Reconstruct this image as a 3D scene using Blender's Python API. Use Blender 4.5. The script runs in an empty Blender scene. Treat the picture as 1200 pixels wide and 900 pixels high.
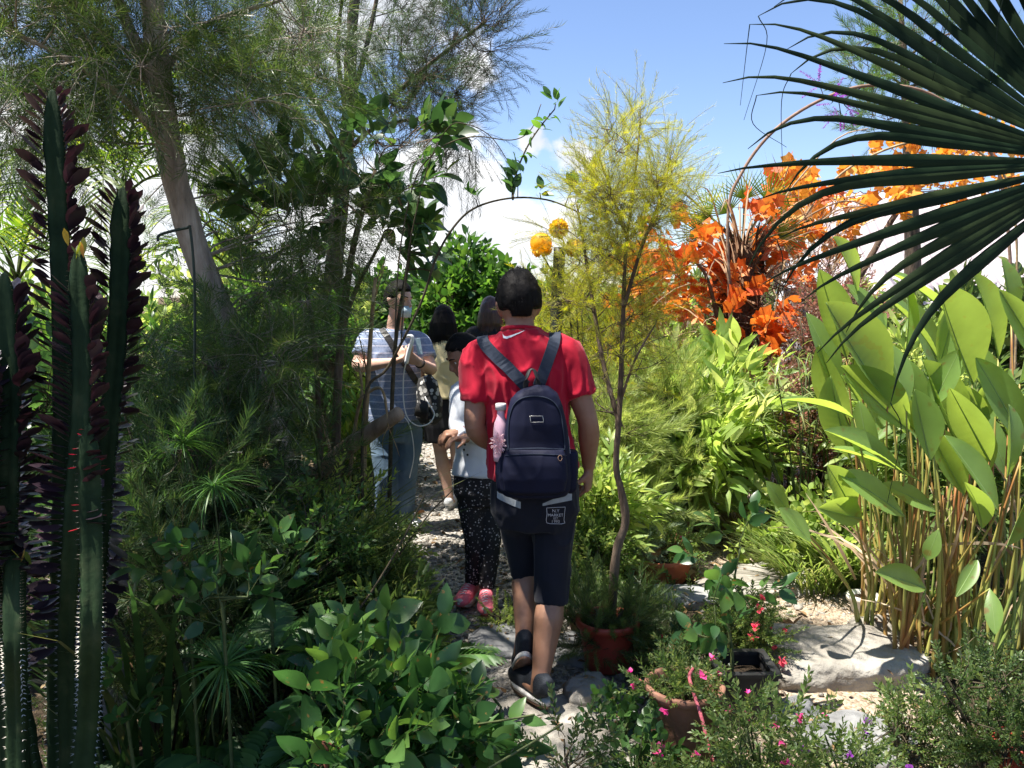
import bpy, math, random
import numpy as np
from mathutils import Vector, Matrix
from mathutils.bvhtree import BVHTree

SC = bpy.context.scene
COL = SC.collection
rad = math.radians

# ------------------------------------------------------------------ camera
FPX = 970.0
PITCH = math.atan2(105.0, FPX)
CAM = np.array([0.0, 0.0, 1.6])
FWD = np.array([0.0, math.cos(PITCH), -math.sin(PITCH)])
UPV = np.array([0.0, math.sin(PITCH), math.cos(PITCH)])


def P(px, py, Y):
    """world point seen at that place of the 1200x900 photo, Y metres ahead"""
    d = FWD + (px - 600.0) / FPX * np.array([1.0, 0, 0]) + (450.0 - py) / FPX * UPV
    return CAM + d * (Y / d[1])


def G(px, py, z=0.0):
    d = FWD + (px - 600.0) / FPX * np.array([1.0, 0, 0]) + (450.0 - py) / FPX * UPV
    return CAM + d * ((z - CAM[2]) / d[2])


cam_d = bpy.data.cameras.new('camera')
cam = bpy.data.objects.new('camera', cam_d)
COL.objects.link(cam)
cam.location = CAM
cam.rotation_euler = (math.pi / 2 - PITCH, 0, 0)
cam_d.sensor_width = 36.0
cam_d.lens = FPX / 1200.0 * 36.0
cam_d.clip_start = 0.05
cam_d.clip_end = 2000.0
SC.camera = cam


# ------------------------------------------------------------------ numpy helpers
def nrm(v):
    v = np.asarray(v, float)
    return v / np.maximum(np.linalg.norm(v, axis=-1, keepdims=True), 1e-9)


def _hash(ix, iy, iz, seed):
    h = (ix * 374761393 + iy * 668265263 + iz * 2147483647 + seed * 974711) & 0xFFFFFFFF
    h = ((h ^ (h >> 13)) * 1274126177) & 0xFFFFFFFF
    h = ((h ^ (h >> 16)) * 2246822519) & 0xFFFFFFFF
    return ((h ^ (h >> 15)) & 0xFFFFFF) / float(0xFFFFFF)


def vnoise(p, seed=0):
    p = np.asarray(p, float)
    i = np.floor(p).astype(np.int64)
    f = p - i
    f = f * f * (3 - 2 * f)
    r = 0
    for dx in (0, 1):
        wx = f[..., 0] if dx else 1 - f[..., 0]
        for dy in (0, 1):
            wy = f[..., 1] if dy else 1 - f[..., 1]
            for dz in (0, 1):
                wz = f[..., 2] if dz else 1 - f[..., 2]
                r = r + wx * wy * wz * _hash(i[..., 0] + dx, i[..., 1] + dy, i[..., 2] + dz, seed)
    return r * 2 - 1


def fbm(p, octs=3, seed=0):
    a, s, t = 1.0, 0, 0
    p = np.asarray(p, float)
    for k in range(octs):
        s = s + a * vnoise(p * (2.03 ** k), seed + k * 17)
        t += a
        a *= 0.5
    return s / t


# ------------------------------------------------------------------ mesh builder
class MB:
    def __init__(self):
        self.V, self.T, self.Q, self.mT, self.mQ = [], [], [], [], []
        self.n = 0

    def add(self, V, T=None, Q=None, m=0):
        V = np.asarray(V, np.float64).reshape(-1, 3)
        if T is not None and len(T):
            T = np.asarray(T, np.int64).reshape(-1, 3) + self.n
            self.T.append(T)
            self.mT.append(np.full(len(T), m, np.int32))
        if Q is not None and len(Q):
            Q = np.asarray(Q, np.int64).reshape(-1, 4) + self.n
            self.Q.append(Q)
            self.mQ.append(np.full(len(Q), m, np.int32))
        self.V.append(V)
        self.n += len(V)
        return self

    def arrays(self):
        V = np.concatenate(self.V) if self.V else np.zeros((0, 3))
        T = np.concatenate(self.T) if self.T else np.zeros((0, 3), np.int64)
        Q = np.concatenate(self.Q) if self.Q else np.zeros((0, 4), np.int64)
        mT = np.concatenate(self.mT) if self.mT else np.zeros(0, np.int32)
        mQ = np.concatenate(self.mQ) if self.mQ else np.zeros(0, np.int32)
        return V, T, Q, mT, mQ

    def mesh(self, name, off=None, smooth=True):
        V, T, Q, mT, mQ = self.arrays()
        if off is not None:
            V = V - np.asarray(off)
        me = bpy.data.meshes.new(name)
        me.vertices.add(len(V))
        me.vertices.foreach_set('co', V.astype(np.float32).ravel())
        nl = len(T) * 3 + len(Q) * 4
        me.loops.add(nl)
        me.loops.foreach_set('vertex_index', np.concatenate([T.ravel(), Q.ravel()]).astype(np.int32))
        npoly = len(T) + len(Q)
        me.polygons.add(npoly)
        tot = np.concatenate([np.full(len(T), 3), np.full(len(Q), 4)]).astype(np.int32)
        st = np.concatenate([[0], np.cumsum(tot)[:-1]]).astype(np.int32) if npoly else np.zeros(0, np.int32)
        me.polygons.foreach_set('loop_start', st)
        me.polygons.foreach_set('loop_total', tot)
        me.polygons.foreach_set('material_index', np.concatenate([mT, mQ]).astype(np.int32))
        me.polygons.foreach_set('use_smooth', np.full(npoly, smooth, bool))
        me.update(calc_edges=True)
        me.validate(verbose=False)
        return me


def loc_of(o):
    p = np.zeros(3)
    while o is not None:
        p = p + np.array(o.location)
        o = o.parent
    return p


def link(name, me, mats, parent=None):
    o = bpy.data.objects.new(name, me)
    COL.objects.link(o)
    for m in (mats if isinstance(mats, (list, tuple)) else [mats]):
        me.materials.append(m)
    if parent is not None:
        o.parent = parent
    return o


def part(name, mb, mats, parent, smooth=True):
    """a child mesh; its coordinates are given in world space"""
    return link(name, mb.mesh(name, loc_of(parent), smooth), mats, parent)


def tag(o, label=None, cat=None, group=None, kind=None):
    if label:
        o['label'] = label
    if cat:
        o['category'] = cat
    if group:
        o['group'] = group
    if kind:
        o['kind'] = kind
    return o


def thing(name, loc, label, cat, group=None):
    o = bpy.data.objects.new(name, None)
    o.empty_display_size = 0.05
    o.location = [float(a) for a in loc]
    COL.objects.link(o)
    return tag(o, label, cat, group)


def solo(name, mb, mats, loc, label=None, cat=None, group=None, kind=None, smooth=True):
    """a thing that is one mesh"""
    o = link(name, mb.mesh(name, loc, smooth), mats)
    o.location = [float(a) for a in loc]
    return tag(o, label, cat, group, kind)


# ------------------------------------------------------------------ shapes
def bez(pts, n=12):
    """smooth curve (Catmull-Rom) through the points"""
    pts = np.asarray(pts, float)
    if len(pts) == 2:
        t = np.linspace(0, 1, n)[:, None]
        return pts[0] * (1 - t) + pts[1] * t
    p = np.vstack([2 * pts[0] - pts[1], pts, 2 * pts[-1] - pts[-2]])
    out = []
    segs = len(pts) - 1
    k = max(2, int(math.ceil(n / segs)))
    for i in range(segs):
        a, b, c, d = p[i], p[i + 1], p[i + 2], p[i + 3]
        t = np.linspace(0, 1, k, endpoint=False)[:, None]
        out.append(0.5 * ((2 * b) + (-a + c) * t + (2 * a - 5 * b + 4 * c - d) * t ** 2 + (-a + 3 * b - 3 * c + d) * t ** 3))
    out.append(pts[-1:])
    return np.vstack(out)


def frames(pts, xhint=None):
    pts = np.asarray(pts, float)
    t = np.gradient(pts, axis=0)
    t = nrm(t)
    X = np.zeros_like(pts)
    if xhint is None:
        h = np.array([1.0, 0, 0]) if abs(t[0][0]) < 0.8 else np.array([0, 0, 1.0])
        for i in range(len(pts)):
            x = h - t[i] * np.dot(h, t[i])
            x = x / max(np.linalg.norm(x), 1e-9)
            X[i] = x
            h = x
    else:
        h = np.asarray(xhint, float)
        if h.ndim == 1:
            h = np.repeat(h[None], len(pts), 0)
        X = nrm(h - t * np.sum(h * t, axis=1, keepdims=True))
    Yv = np.cross(t, X)
    return t, X, Yv


def loft(mb, pts, rx, ry=None, n=8, xhint=None, m=0, cap=True, expo=2.0, wob=None):
    pts = np.asarray(pts, float)
    k = len(pts)
    rx = np.broadcast_to(np.asarray(rx, float), (k,)) if np.ndim(rx) == 0 else np.asarray(rx, float)
    ry = rx if ry is None else (np.broadcast_to(np.asarray(ry, float), (k,)) if np.ndim(ry) == 0 else np.asarray(ry, float))
    if len(rx) != k:
        rx = np.interp(np.linspace(0, 1, k), np.linspace(0, 1, len(rx)), rx)
    if len(ry) != k:
        ry = np.interp(np.linspace(0, 1, k), np.linspace(0, 1, len(ry)), ry)
    t, X, Yv = frames(pts, xhint)
    a = np.linspace(0, 2 * math.pi, n, endpoint=False)
    ca, sa = np.cos(a), np.sin(a)
    if expo != 2.0:
        ca = np.sign(ca) * np.abs(ca) ** (2.0 / expo)
        sa = np.sign(sa) * np.abs(sa) ** (2.0 / expo)
    V = pts[:, None] + X[:, None] * (rx[:, None] * ca[None])[..., None] + Yv[:, None] * (ry[:, None] * sa[None])[..., None]
    if wob is not None:
        d = V - pts[:, None]
        V = pts[:, None] + d * (1 + wob[0] * fbm(V * wob[1], 2, 3))[..., None]
    V = V.reshape(-1, 3)
    i = np.arange(k - 1)[:, None] * n
    j = np.arange(n)[None]
    j2 = (j + 1) % n
    Q = np.stack([i + j, i + j2, i + n + j2, i + n + j], -1).reshape(-1, 4)
    T = None
    if cap:
        V = np.vstack([V, pts[:1], pts[-1:]])
        jj = np.arange(n)
        T = np.vstack([np.stack([np.full(n, k * n), (jj + 1) % n, jj], 1),
                       np.stack([np.full(n, k * n + 1), (k - 1) * n + jj, (k - 1) * n + (jj + 1) % n], 1)])
    mb.add(V, T, Q, m)
    return mb


def tube(mb, pts, r0, r1=None, n=6, m=0, cap=True):
    r1 = r0 if r1 is None else r1
    return loft(mb, pts, np.linspace(r0, r1, len(pts)), None, n, None, m, cap)


def box(mb, c, sx, sy, sz, R=None, m=0):
    v = np.array([[x, y, z] for x in (-.5, .5) for y in (-.5, .5) for z in (-.5, .5)]) * [sx, sy, sz]
    if R is not None:
        v = v @ np.asarray(R).T
    Q = [[0, 1, 3, 2], [4, 6, 7, 5], [0, 4, 5, 1], [2, 3, 7, 6], [0, 2, 6, 4], [1, 5, 7, 3]]
    mb.add(v + np.asarray(c), None, Q, m)
    return mb


def lathe(mb, prof, c, n=28, m=0, jit=0.0):
    prof = np.asarray(prof, float)
    a = np.linspace(0, 2 * math.pi, n, endpoint=False)
    k = len(prof)
    V = np.zeros((k, n, 3))
    V[..., 0] = prof[:, 0:1] * np.cos(a)
    V[..., 1] = prof[:, 0:1] * np.sin(a)
    V[..., 2] = prof[:, 1:2]
    if jit:
        V[..., :2] *= (1 + jit * fbm(V * 9, 2, 5))[..., None]
    i = np.arange(k - 1)[:, None] * n
    j = np.arange(n)[None]
    j2 = (j + 1) % n
    Q = np.stack([i + j, i + j2, i + n + j2, i + n + j], -1).reshape(-1, 4)
    mb.add(V.reshape(-1, 3) + np.asarray(c), None, Q, m)
    return mb


def sphere(mb, c, r, n=16, m=0, R=None):
    r = np.broadcast_to(np.asarray(r, float), (3,))
    th = np.linspace(0, math.pi, n // 2 + 1)
    ph = np.linspace(0, 2 * math.pi, n, endpoint=False)
    V = np.stack([np.sin(th)[:, None] * np.cos(ph), np.sin(th)[:, None] * np.sin(ph), np.repeat(np.cos(th)[:, None], n, 1)], -1) * r
    V[0] *= 1
    V = V.reshape(-1, 3)
    V[:n, :2] *= 0.02
    V[-n:, :2] *= 0.02
    if R is not None:
        V = V @ np.asarray(R).T
    k = n // 2 + 1
    i = np.arange(k - 1)[:, None] * n
    j = np.arange(n)[None]
    j2 = (j + 1) % n
    Q = np.stack([i + j, i + n + j, i + n + j2, i + j2], -1).reshape(-1, 4)
    mb.add(V + np.asarray(c), None, Q, m)
    return mb


# ------------------------------------------------------------------ leaf templates: base at 0, along +Y, face +Z, length 1
def tpl(mb):
    V, T, Q, mT, mQ = mb.arrays()
    return V, T, Q, mT, mQ


def scatter(mb, T, pos, diry, nz, s, w=None, m=None):
    """place template copies"""
    V, Tr, Q, mT, mQ = T
    pos = np.asarray(pos, float).reshape(-1, 3)
    n = len(pos)
    if n == 0:
        return
    y = nrm(np.broadcast_to(np.asarray(diry, float), (n, 3)))
    z = np.broadcast_to(np.asarray(nz, float), (n, 3))
    x = np.cross(y, z)
    bad = np.linalg.norm(x, axis=1) < 1e-4
    if bad.any():
        x = x.copy()
        x[bad] = np.cross(y[bad], np.array([0.31, 0.9, 0.2]))
    x = nrm(x)
    z = np.cross(x, y)
    s = np.broadcast_to(np.asarray(s, float), (n,))
    ws = s if w is None else s * w
    O = pos[:, None] + x[:, None] * (V[:, 0][None] * ws[:, None])[..., None] + y[:, None] * (V[:, 1][None] * s[:, None])[..., None] + z[:, None] * (V[:, 2][None] * s[:, None])[..., None]
    off = (np.arange(n) * len(V))[:, None, None]
    if len(Tr):
        mb.T.append((Tr[None] + off).reshape(-1, 3) + mb.n)
        mb.mT.append(np.tile(mT if m is None else np.full(len(Tr), m, np.int32), n))
    if len(Q):
        mb.Q.append((Q[None] + off).reshape(-1, 4) + mb.n)
        mb.mQ.append(np.tile(mQ if m is None else np.full(len(Q), m, np.int32), n))
    mb.V.append(O.reshape(-1, 3))
    mb.n += n * len(V)


def t_needle(w=0.06, bend=0.0):
    return tpl(MB().add([[0, 0, 0], [w / 2, .35, bend * .1], [0, 1, -bend], [-w / 2, .35, bend * .1]], None, [[0, 1, 2, 3]]))


def t_leaf(w=0.42, fold=0.12, droop=0.2, seg=4, peak=0.4, curl=0.0, petiole=0.0, ripple=0.0):
    ts = np.linspace(0, 1, seg + 1)
    V, Q = [], []
    for i_, t in enumerate(ts):
        rp = ripple * (1 if i_ % 2 else -1)
        if t <= peak:
            h = math.sin(t / peak * math.pi / 2) ** 0.8
        else:
            h = math.cos((t - peak) / (1 - peak) * math.pi / 2) ** 0.8
        h = max(h, 0.03) * w / 2
        y = petiole + t * (1 - petiole)
        zc = -droop * y * y
        V += [[-h, y + h * .25 * (ripple > 0), zc + fold * h * 2 + curl * h + rp], [0, y, zc], [h, y + h * .25 * (ripple > 0), zc + fold * h * 2 - curl * h + rp]]
    for i in range(seg):
        a = i * 3
        Q += [[a, a + 1, a + 4, a + 3], [a + 1, a + 2, a + 5, a + 4]]
    mb = MB().add(V, None, Q)
    if petiole:
        mb.add([[-.012, 0, 0], [.012, 0, 0], [.012, petiole, -droop * petiole ** 2], [-.012, petiole, -droop * petiole ** 2]], None, [[0, 1, 2, 3]])
    return tpl(mb)


def t_blade(w=0.05, droop=0.5, seg=5, base=0.6, fold=0.0):
    ts = np.linspace(0, 1, seg + 1)
    V, Q = [], []
    ang = 0
    y = z = 0.0
    for i, t in enumerate(ts):
        h = w / 2 * (base + (1 - base) * min(1, t * 3)) * (1 - max(0, t - .35) / .65) ** 0.8
        h = max(h, w * 0.02)
        V += [[-h, y, z + fold * h], [0, y, z], [h, y, z + fold * h]]
        ang = -droop * t * 2.2
        y += math.cos(ang) / seg
        z += math.sin(ang) / seg
    for i in range(seg):
        a = i * 3
        Q += [[a, a + 1, a + 4, a + 3], [a + 1, a + 2, a + 5, a + 4]]
    return tpl(MB().add(V, None, Q))


def t_star(rng, lobes=5):
    """a palmate (maple) leaf, five pointed lobes, stalk at 0"""
    V = [[0, .30, 0]]
    out = [(0, 0.10, .02)]
    la = [-118, -62, 0, 62, 118]
    ll = [.44, .58, .66, .58, .44]
    pts = []
    for k in range(5):
        a = rad(la[k])
        pts.append((math.sin(a) * ll[k], .30 + math.cos(a) * ll[k], -0.12 * ll[k] + rng.uniform(-.06, .06)))
        if k < 4:
            b = rad((la[k] + la[k + 1]) / 2)
            pts.append((math.sin(b) * .43, .30 + math.cos(b) * .43, .03))
    out += pts
    V += [list(p) for p in out]
    n = len(out)
    T = [[0, 1 + (i + 1) % n, 1 + i] for i in range(n)]
    return tpl(MB().add(V, T, None))


def rand_dirs(rng, n):
    v = rng.normal(size=(n, 3))
    return nrm(v)


def t_twig(rng, leaf, n=10, ll=(.25, .35), ang=55, bend=.15, stem=.01, whorl=False, tip=True, start=.15, spiral=2.4, flat=0.0, wj=.2, lm=0, sm=1):
    """twig template: stem along +Y length 1 with leaves round it"""
    mb = MB()
    ts = np.linspace(0, 1, 6)
    cz = -bend * ts ** 2
    cx = rng.normal(0, .04) * ts ** 2
    pts = np.stack([cx, ts, cz], 1)
    if stem:
        loft(mb, pts, np.linspace(stem, stem * .4, 6), None, 3, None, sm, False)
    u = start + (1 - start) * (np.arange(n) + rng.uniform(0, .6, n)) / n
    if whorl:
        u = np.repeat(np.linspace(start, 1, n // 2 + 1)[:n // 2], 2)
        u = np.concatenate([u, [1.0] * (n - len(u))]) if len(u) < n else u
    u = np.clip(u, 0, 1)
    pos = np.stack([np.interp(u, ts, pts[:, i]) for i in range(3)], 1)
    phi = np.arange(n) * spiral + rng.uniform(0, 6.28)
    if flat:
        phi = np.where(np.arange(n) % 2 == 0, 0.0, math.pi) + rng.normal(0, (1 - flat) * .8 + .12, n)
    a = np.radians(ang) * (1 - .5 * (u if tip else 0) ** 2) + rng.normal(0, .12, n)
    d = np.stack([np.cos(phi) * np.sin(a), np.cos(a), np.sin(phi) * np.sin(a)], 1)
    nz = np.array([0, -.4, 1.0]) + rng.normal(0, .25, (n, 3))
    s = rng.uniform(ll[0], ll[1], n)
    scatter(mb, leaf, pos, d, nz, s, rng.uniform(1 - wj, 1 + wj, n), lm)
    return tpl(mb)
# ------------------------------------------------------------------ materials
def newmat(name):
    m = bpy.data.materials.new(name)
    m.use_nodes = True
    nt = m.node_tree
    nt.nodes.clear()
    return m, nt, nt.nodes, nt.links


def N(nodes, t, **kw):
    n = nodes.new(t)
    for k, v in kw.items():
        if k.startswith('i_'):
            n.inputs[k[2:].replace('_', ' ')].default_value = v
        else:
            setattr(n, k, v)
    return n


def ramp(nodes, stops):
    r = nodes.new('ShaderNodeValToRGB')
    e = r.color_ramp.elements
    while len(e) > len(stops):
        e.remove(e[-1])
    while len(e) < len(stops):
        e.new(0.5)
    for k, (p, c) in enumerate(stops):
        e[k].position = p
        e[k].color = (c[0], c[1], c[2], 1)
    return r


def leaf_mat(name, c1, c2, c3=None, tr=None, tf=0.42, rough=0.42, spec=0.4, noise=14.0, spots=0.0):
    """leaf tissue: colour differs from leaf to leaf and along the blade, light shines through"""
    m, nt, nd, lk = newmat(name)
    geo = N(nd, 'ShaderNodeNewGeometry')
    stops = [(0.0, c1), (0.6, c2)] + ([(0.95, c3)] if c3 else [])
    r = ramp(nd, stops)
    lk.new(geo.outputs['Random Per Island'], r.inputs[0])
    tc = N(nd, 'ShaderNodeTexCoord')
    nz = N(nd, 'ShaderNodeTexNoise')
    nz.inputs['Scale'].default_value = noise
    nz.inputs['Detail'].default_value = 3
    lk.new(tc.outputs['Object'], nz.inputs['Vector'])
    mr = N(nd, 'ShaderNodeMapRange')
    mr.inputs['To Min'].default_value = 0.62
    mr.inputs['To Max'].default_value = 1.38
    lk.new(nz.outputs['Fac'], mr.inputs['Value'])
    mul = N(nd, 'ShaderNodeMix', data_type='RGBA', blend_type='MULTIPLY')
    mul.inputs['Factor'].default_value = 1
    lk.new(r.outputs['Color'], mul.inputs['A'])
    lk.new(mr.outputs['Result'], mul.inputs['B'])
    if spots:
        n3 = N(nd, 'ShaderNodeTexNoise')
        n3.inputs['Scale'].default_value = noise * 2.3
        n3.inputs['Detail'].default_value = 6
        lk.new(tc.outputs['Object'], n3.inputs['Vector'])
        m3 = N(nd, 'ShaderNodeMapRange')
        m3.inputs['From Min'].default_value = .66 - spots
        m3.inputs['From Max'].default_value = .70 - spots
        lk.new(n3.outputs['Fac'], m3.inputs['Value'])
        mul2 = N(nd, 'ShaderNodeMix', data_type='RGBA')
        mul2.inputs['B'].default_value = (.20, .13, .045, 1)
        lk.new(m3.outputs[0], mul2.inputs['Factor'])
        lk.new(mul.outputs['Result'], mul2.inputs['A'])
        mul = mul2
    pr = N(nd, 'ShaderNodeBsdfPrincipled')
    lk.new(mul.outputs['Result'], pr.inputs['Base Color'])
    pr.inputs['Roughness'].default_value = rough
    pr.inputs['Specular IOR Level'].default_value = spec
    tl = N(nd, 'ShaderNodeBsdfTranslucent')
    if tr is None:
        hs = N(nd, 'ShaderNodeHueSaturation')
        hs.inputs['Hue'].default_value = 0.485
        hs.inputs['Saturation'].default_value = 1.15
        hs.inputs['Value'].default_value = 2.3
        lk.new(mul.outputs['Result'], hs.inputs['Color'])
        lk.new(hs.outputs['Color'], tl.inputs['Color'])
    else:
        m2 = N(nd, 'ShaderNodeMix', data_type='RGBA', blend_type='MULTIPLY')
        m2.inputs['Factor'].default_value = 1
        m2.inputs['A'].default_value = (*tr, 1)
        lk.new(mr.outputs['Result'], m2.inputs['B'])
        lk.new(m2.outputs['Result'], tl.inputs['Color'])
    mx = N(nd, 'ShaderNodeMixShader')
    mx.inputs[0].default_value = tf
    lk.new(pr.outputs[0], mx.inputs[1])
    lk.new(tl.outputs[0], mx.inputs[2])
    out = N(nd, 'ShaderNodeOutputMaterial')
    lk.new(mx.outputs[0], out.inputs[0])
    return m


def surf_mat(name, stops, scale=6.0, detail=6, rough=0.85, spec=0.3, bump=0.3, bscale=None, stretch=(1, 1, 1), metallic=0.0, dist=0.01, kind='noise', sheen=0.0, sss=0.0, coat=0.0, isl=0.0):
    m, nt, nd, lk = newmat(name)
    tc = N(nd, 'ShaderNodeTexCoord')
    mp = N(nd, 'ShaderNodeMapping')
    mp.inputs['Scale'].default_value = stretch
    lk.new(tc.outputs['Object'], mp.inputs['Vector'])
    nz = N(nd, 'ShaderNodeTexNoise')
    nz.inputs['Scale'].default_value = scale
    nz.inputs['Detail'].default_value = detail
    nz.inputs['Roughness'].default_value = 0.62
    lk.new(mp.outputs[0], nz.inputs['Vector'])
    r = ramp(nd, stops)
    if isl:
        geo = N(nd, 'ShaderNodeNewGeometry')
        ma = N(nd, 'ShaderNodeMath', operation='MULTIPLY_ADD')
        ma.inputs[1].default_value = isl
        mb_ = N(nd, 'ShaderNodeMath', operation='SUBTRACT')
        lk.new(geo.outputs['Random Per Island'], ma.inputs[0])
        lk.new(nz.outputs['Fac'], ma.inputs[2])
        lk.new(ma.outputs[0], mb_.inputs[0])
        mb_.inputs[1].default_value = isl * 0.5
        lk.new(mb_.outputs[0], r.inputs[0])
    else:
        lk.new(nz.outputs['Fac'], r.inputs[0])
    pr = N(nd, 'ShaderNodeBsdfPrincipled')
    lk.new(r.outputs['Color'], pr.inputs['Base Color'])
    pr.inputs['Roughness'].default_value = rough
    pr.inputs['Specular IOR Level'].default_value = spec
    pr.inputs['Metallic'].default_value = metallic
    if sheen:
        pr.inputs['Sheen Weight'].default_value = sheen
    if coat:
        pr.inputs['Coat Weight'].default_value = coat
    if sss:
        pr.inputs['Subsurface Weight'].default_value = sss
        pr.inputs['Subsurface Radius'].default_value = (0.012, 0.005, 0.003)
        pr.inputs['Subsurface Scale'].default_value = 1.0
    if bump:
        n2 = N(nd, 'ShaderNodeTexNoise' if kind == 'noise' else 'ShaderNodeTexVoronoi')
        n2.inputs['Scale'].default_value = bscale or scale * 4
        if kind == 'noise':
            n2.inputs['Detail'].default_value = 5
        lk.new(mp.outputs[0], n2.inputs['Vector'])
        bp = N(nd, 'ShaderNodeBump')
        bp.inputs['Strength'].default_value = bump
        bp.inputs['Distance'].default_value = dist
        lk.new(n2.outputs[0], bp.inputs['Height'])
        lk.new(bp.outputs[0], pr.inputs['Normal'])
    out = N(nd, 'ShaderNodeOutputMaterial')
    lk.new(pr.outputs[0], out.inputs[0])
    return m


def c(r, g, b):
    return (r, g, b)


M = {}
# leaves
M['feather_dark'] = leaf_mat('feather_dark', c(.022, .052, .018), c(.048, .092, .028), c(.08, .125, .038), tf=.34)
M['feather_deep'] = leaf_mat('feather_deep', c(.020, .042, .018), c(.038, .07, .026), c(.06, .095, .036), tf=.26)
M['feather_olive'] = leaf_mat('feather_olive', c(.036, .070, .022), c(.068, .115, .032), c(.11, .15, .045), tf=.34)
M['feather_gold'] = leaf_mat('feather_gold', c(.20, .25, .035), c(.33, .36, .05), c(.46, .42, .08), tf=.42, rough=.55)
M['feather_lime'] = leaf_mat('feather_lime', c(.18, .25, .07), c(.28, .35, .10), c(.36, .40, .15), tf=.4)
M['sage'] = leaf_mat('sage', c(.17, .25, .15), c(.27, .35, .24), c(.34, .40, .3), tf=.3, rough=.7)
M['pine'] = leaf_mat('pine', c(.05, .11, .03), c(.09, .16, .05), c(.13, .2, .07), tf=.3)
M['broad_dark'] = leaf_mat('broad_dark', c(0.030, 0.075, 0.024), c(0.060, 0.128, 0.038), c(0.105, 0.180, 0.045), tf=.38, rough=.36)
M['broad_deep'] = leaf_mat('broad_deep', c(.022, .055, .018), c(.042, .09, .028), c(.08, .14, .035), tf=.3, rough=.4)
M['broad_mid'] = leaf_mat('broad_mid', c(0.046, 0.111, 0.029), c(0.078, 0.169, 0.039), c(0.143, 0.260, 0.052), tf=.42, rough=.38)
M['broad_gloss'] = leaf_mat('broad_gloss', c(.026, .072, .024), c(.046, .115, .033), c(.10, .19, .045), tf=.38, rough=.32, spec=.5, spots=.015)
M['small_lime'] = leaf_mat('small_lime', c(.15, .23, .06), c(.25, .34, .09), c(.36, .41, .14), tf=.45)
M['small_mid'] = leaf_mat('small_mid', c(.06, .11, .03), c(.11, .17, .05), c(.18, .22, .07), tf=.42)
M['hedge'] = leaf_mat('hedge', c(.024, .065, .016), c(.052, .12, .025), c(.095, .18, .038), tf=.42)
M['palm'] = leaf_mat('palm', c(.05, .10, .02), c(.10, .18, .03), c(.22, .26, .05), tf=.45)
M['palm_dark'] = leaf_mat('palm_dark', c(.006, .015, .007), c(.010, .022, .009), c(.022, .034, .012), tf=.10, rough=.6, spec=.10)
M['fern'] = leaf_mat('fern', c(0.037, 0.100, 0.027), c(0.069, 0.163, 0.037), c(0.112, 0.213, 0.050), tf=.38)
M['grass'] = leaf_mat('grass', c(.09, .15, .04), c(.16, .22, .06), c(.27, .28, .11), tf=.4)
M['grass_dark'] = leaf_mat('grass_dark', c(.022, .052, .016), c(.045, .085, .025), c(.10, .11, .04), tf=.32)
M['dry'] = leaf_mat('dry', c(.22, .15, .09), c(.36, .27, .18), c(.48, .39, .27), tf=.25, rough=.8, spec=.1)
M['rosy'] = leaf_mat('rosy', c(.10, .09, .045), c(.22, .12, .08), c(.32, .16, .13), tf=.35)
M['orange'] = leaf_mat('orange', c(.55, .07, .010), c(.70, .15, .018), c(.74, .34, .10), tr=(.85, .24, .03), tf=.42, rough=.5)
M['amber'] = leaf_mat('amber', c(.62, .15, .015), c(.72, .30, .035), c(.78, .48, .13), tr=(.88, .42, .05), tf=.42, rough=.5)
M['canna'] = leaf_mat('canna', c(.13, .24, .06), c(.18, .30, .08), c(.26, .36, .10), tr=(.50, .66, .08), tf=.5, rough=.38, spec=.5, noise=7, spots=.035)
M['canna_rib'] = leaf_mat('canna_rib', c(.2, .3, .1), c(.26, .36, .12), tf=.3)
M['ginger'] = leaf_mat('ginger', c(.17, .27, .07), c(.27, .36, .10), c(.38, .42, .16), tf=.45)
M['purple'] = leaf_mat('purple', c(.020, .014, .020), c(.032, .019, .027), c(.06, .034, .044), tr=(.07, .022, .032), tf=.10, rough=.35, spec=.5)
M['young'] = leaf_mat('young', c(.12, .17, .03), c(.22, .22, .04), c(.28, .17, .05), tf=.4)
M['red_leaf'] = leaf_mat('red_leaf', c(.4, .02, .02), c(.5, .03, .03), tf=.3)
M['pink'] = leaf_mat('pink', c(.6, .05, .22), c(.7, .08, .3), c(.75, .2, .42), tf=.35, rough=.6)
M['rose'] = leaf_mat('rose', c(.7, .06, .1), c(.75, .12, .16), c(.8, .3, .3), tf=.35, rough=.6)
M['violet'] = leaf_mat('violet', c(.18, .03, .28), c(.3, .05, .38), c(.45, .15, .5), tf=.35, rough=.6)
M['litter'] = leaf_mat('litter', c(.07, .04, .02), c(.2, .12, .06), c(.38, .28, .15), tf=.1, rough=.85, spec=.1)
M['pompom'] = leaf_mat('pompom', c(.82, .40, .012), c(.88, .56, .03), c(.9, .68, .08), tr=(.95, .62, .03), tf=.4, rough=.6)
M['globe'] = leaf_mat('globe', c(.88, .50, .02), c(.9, .58, .04), tr=(1., .62, .04), tf=.5, rough=.45)
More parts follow.
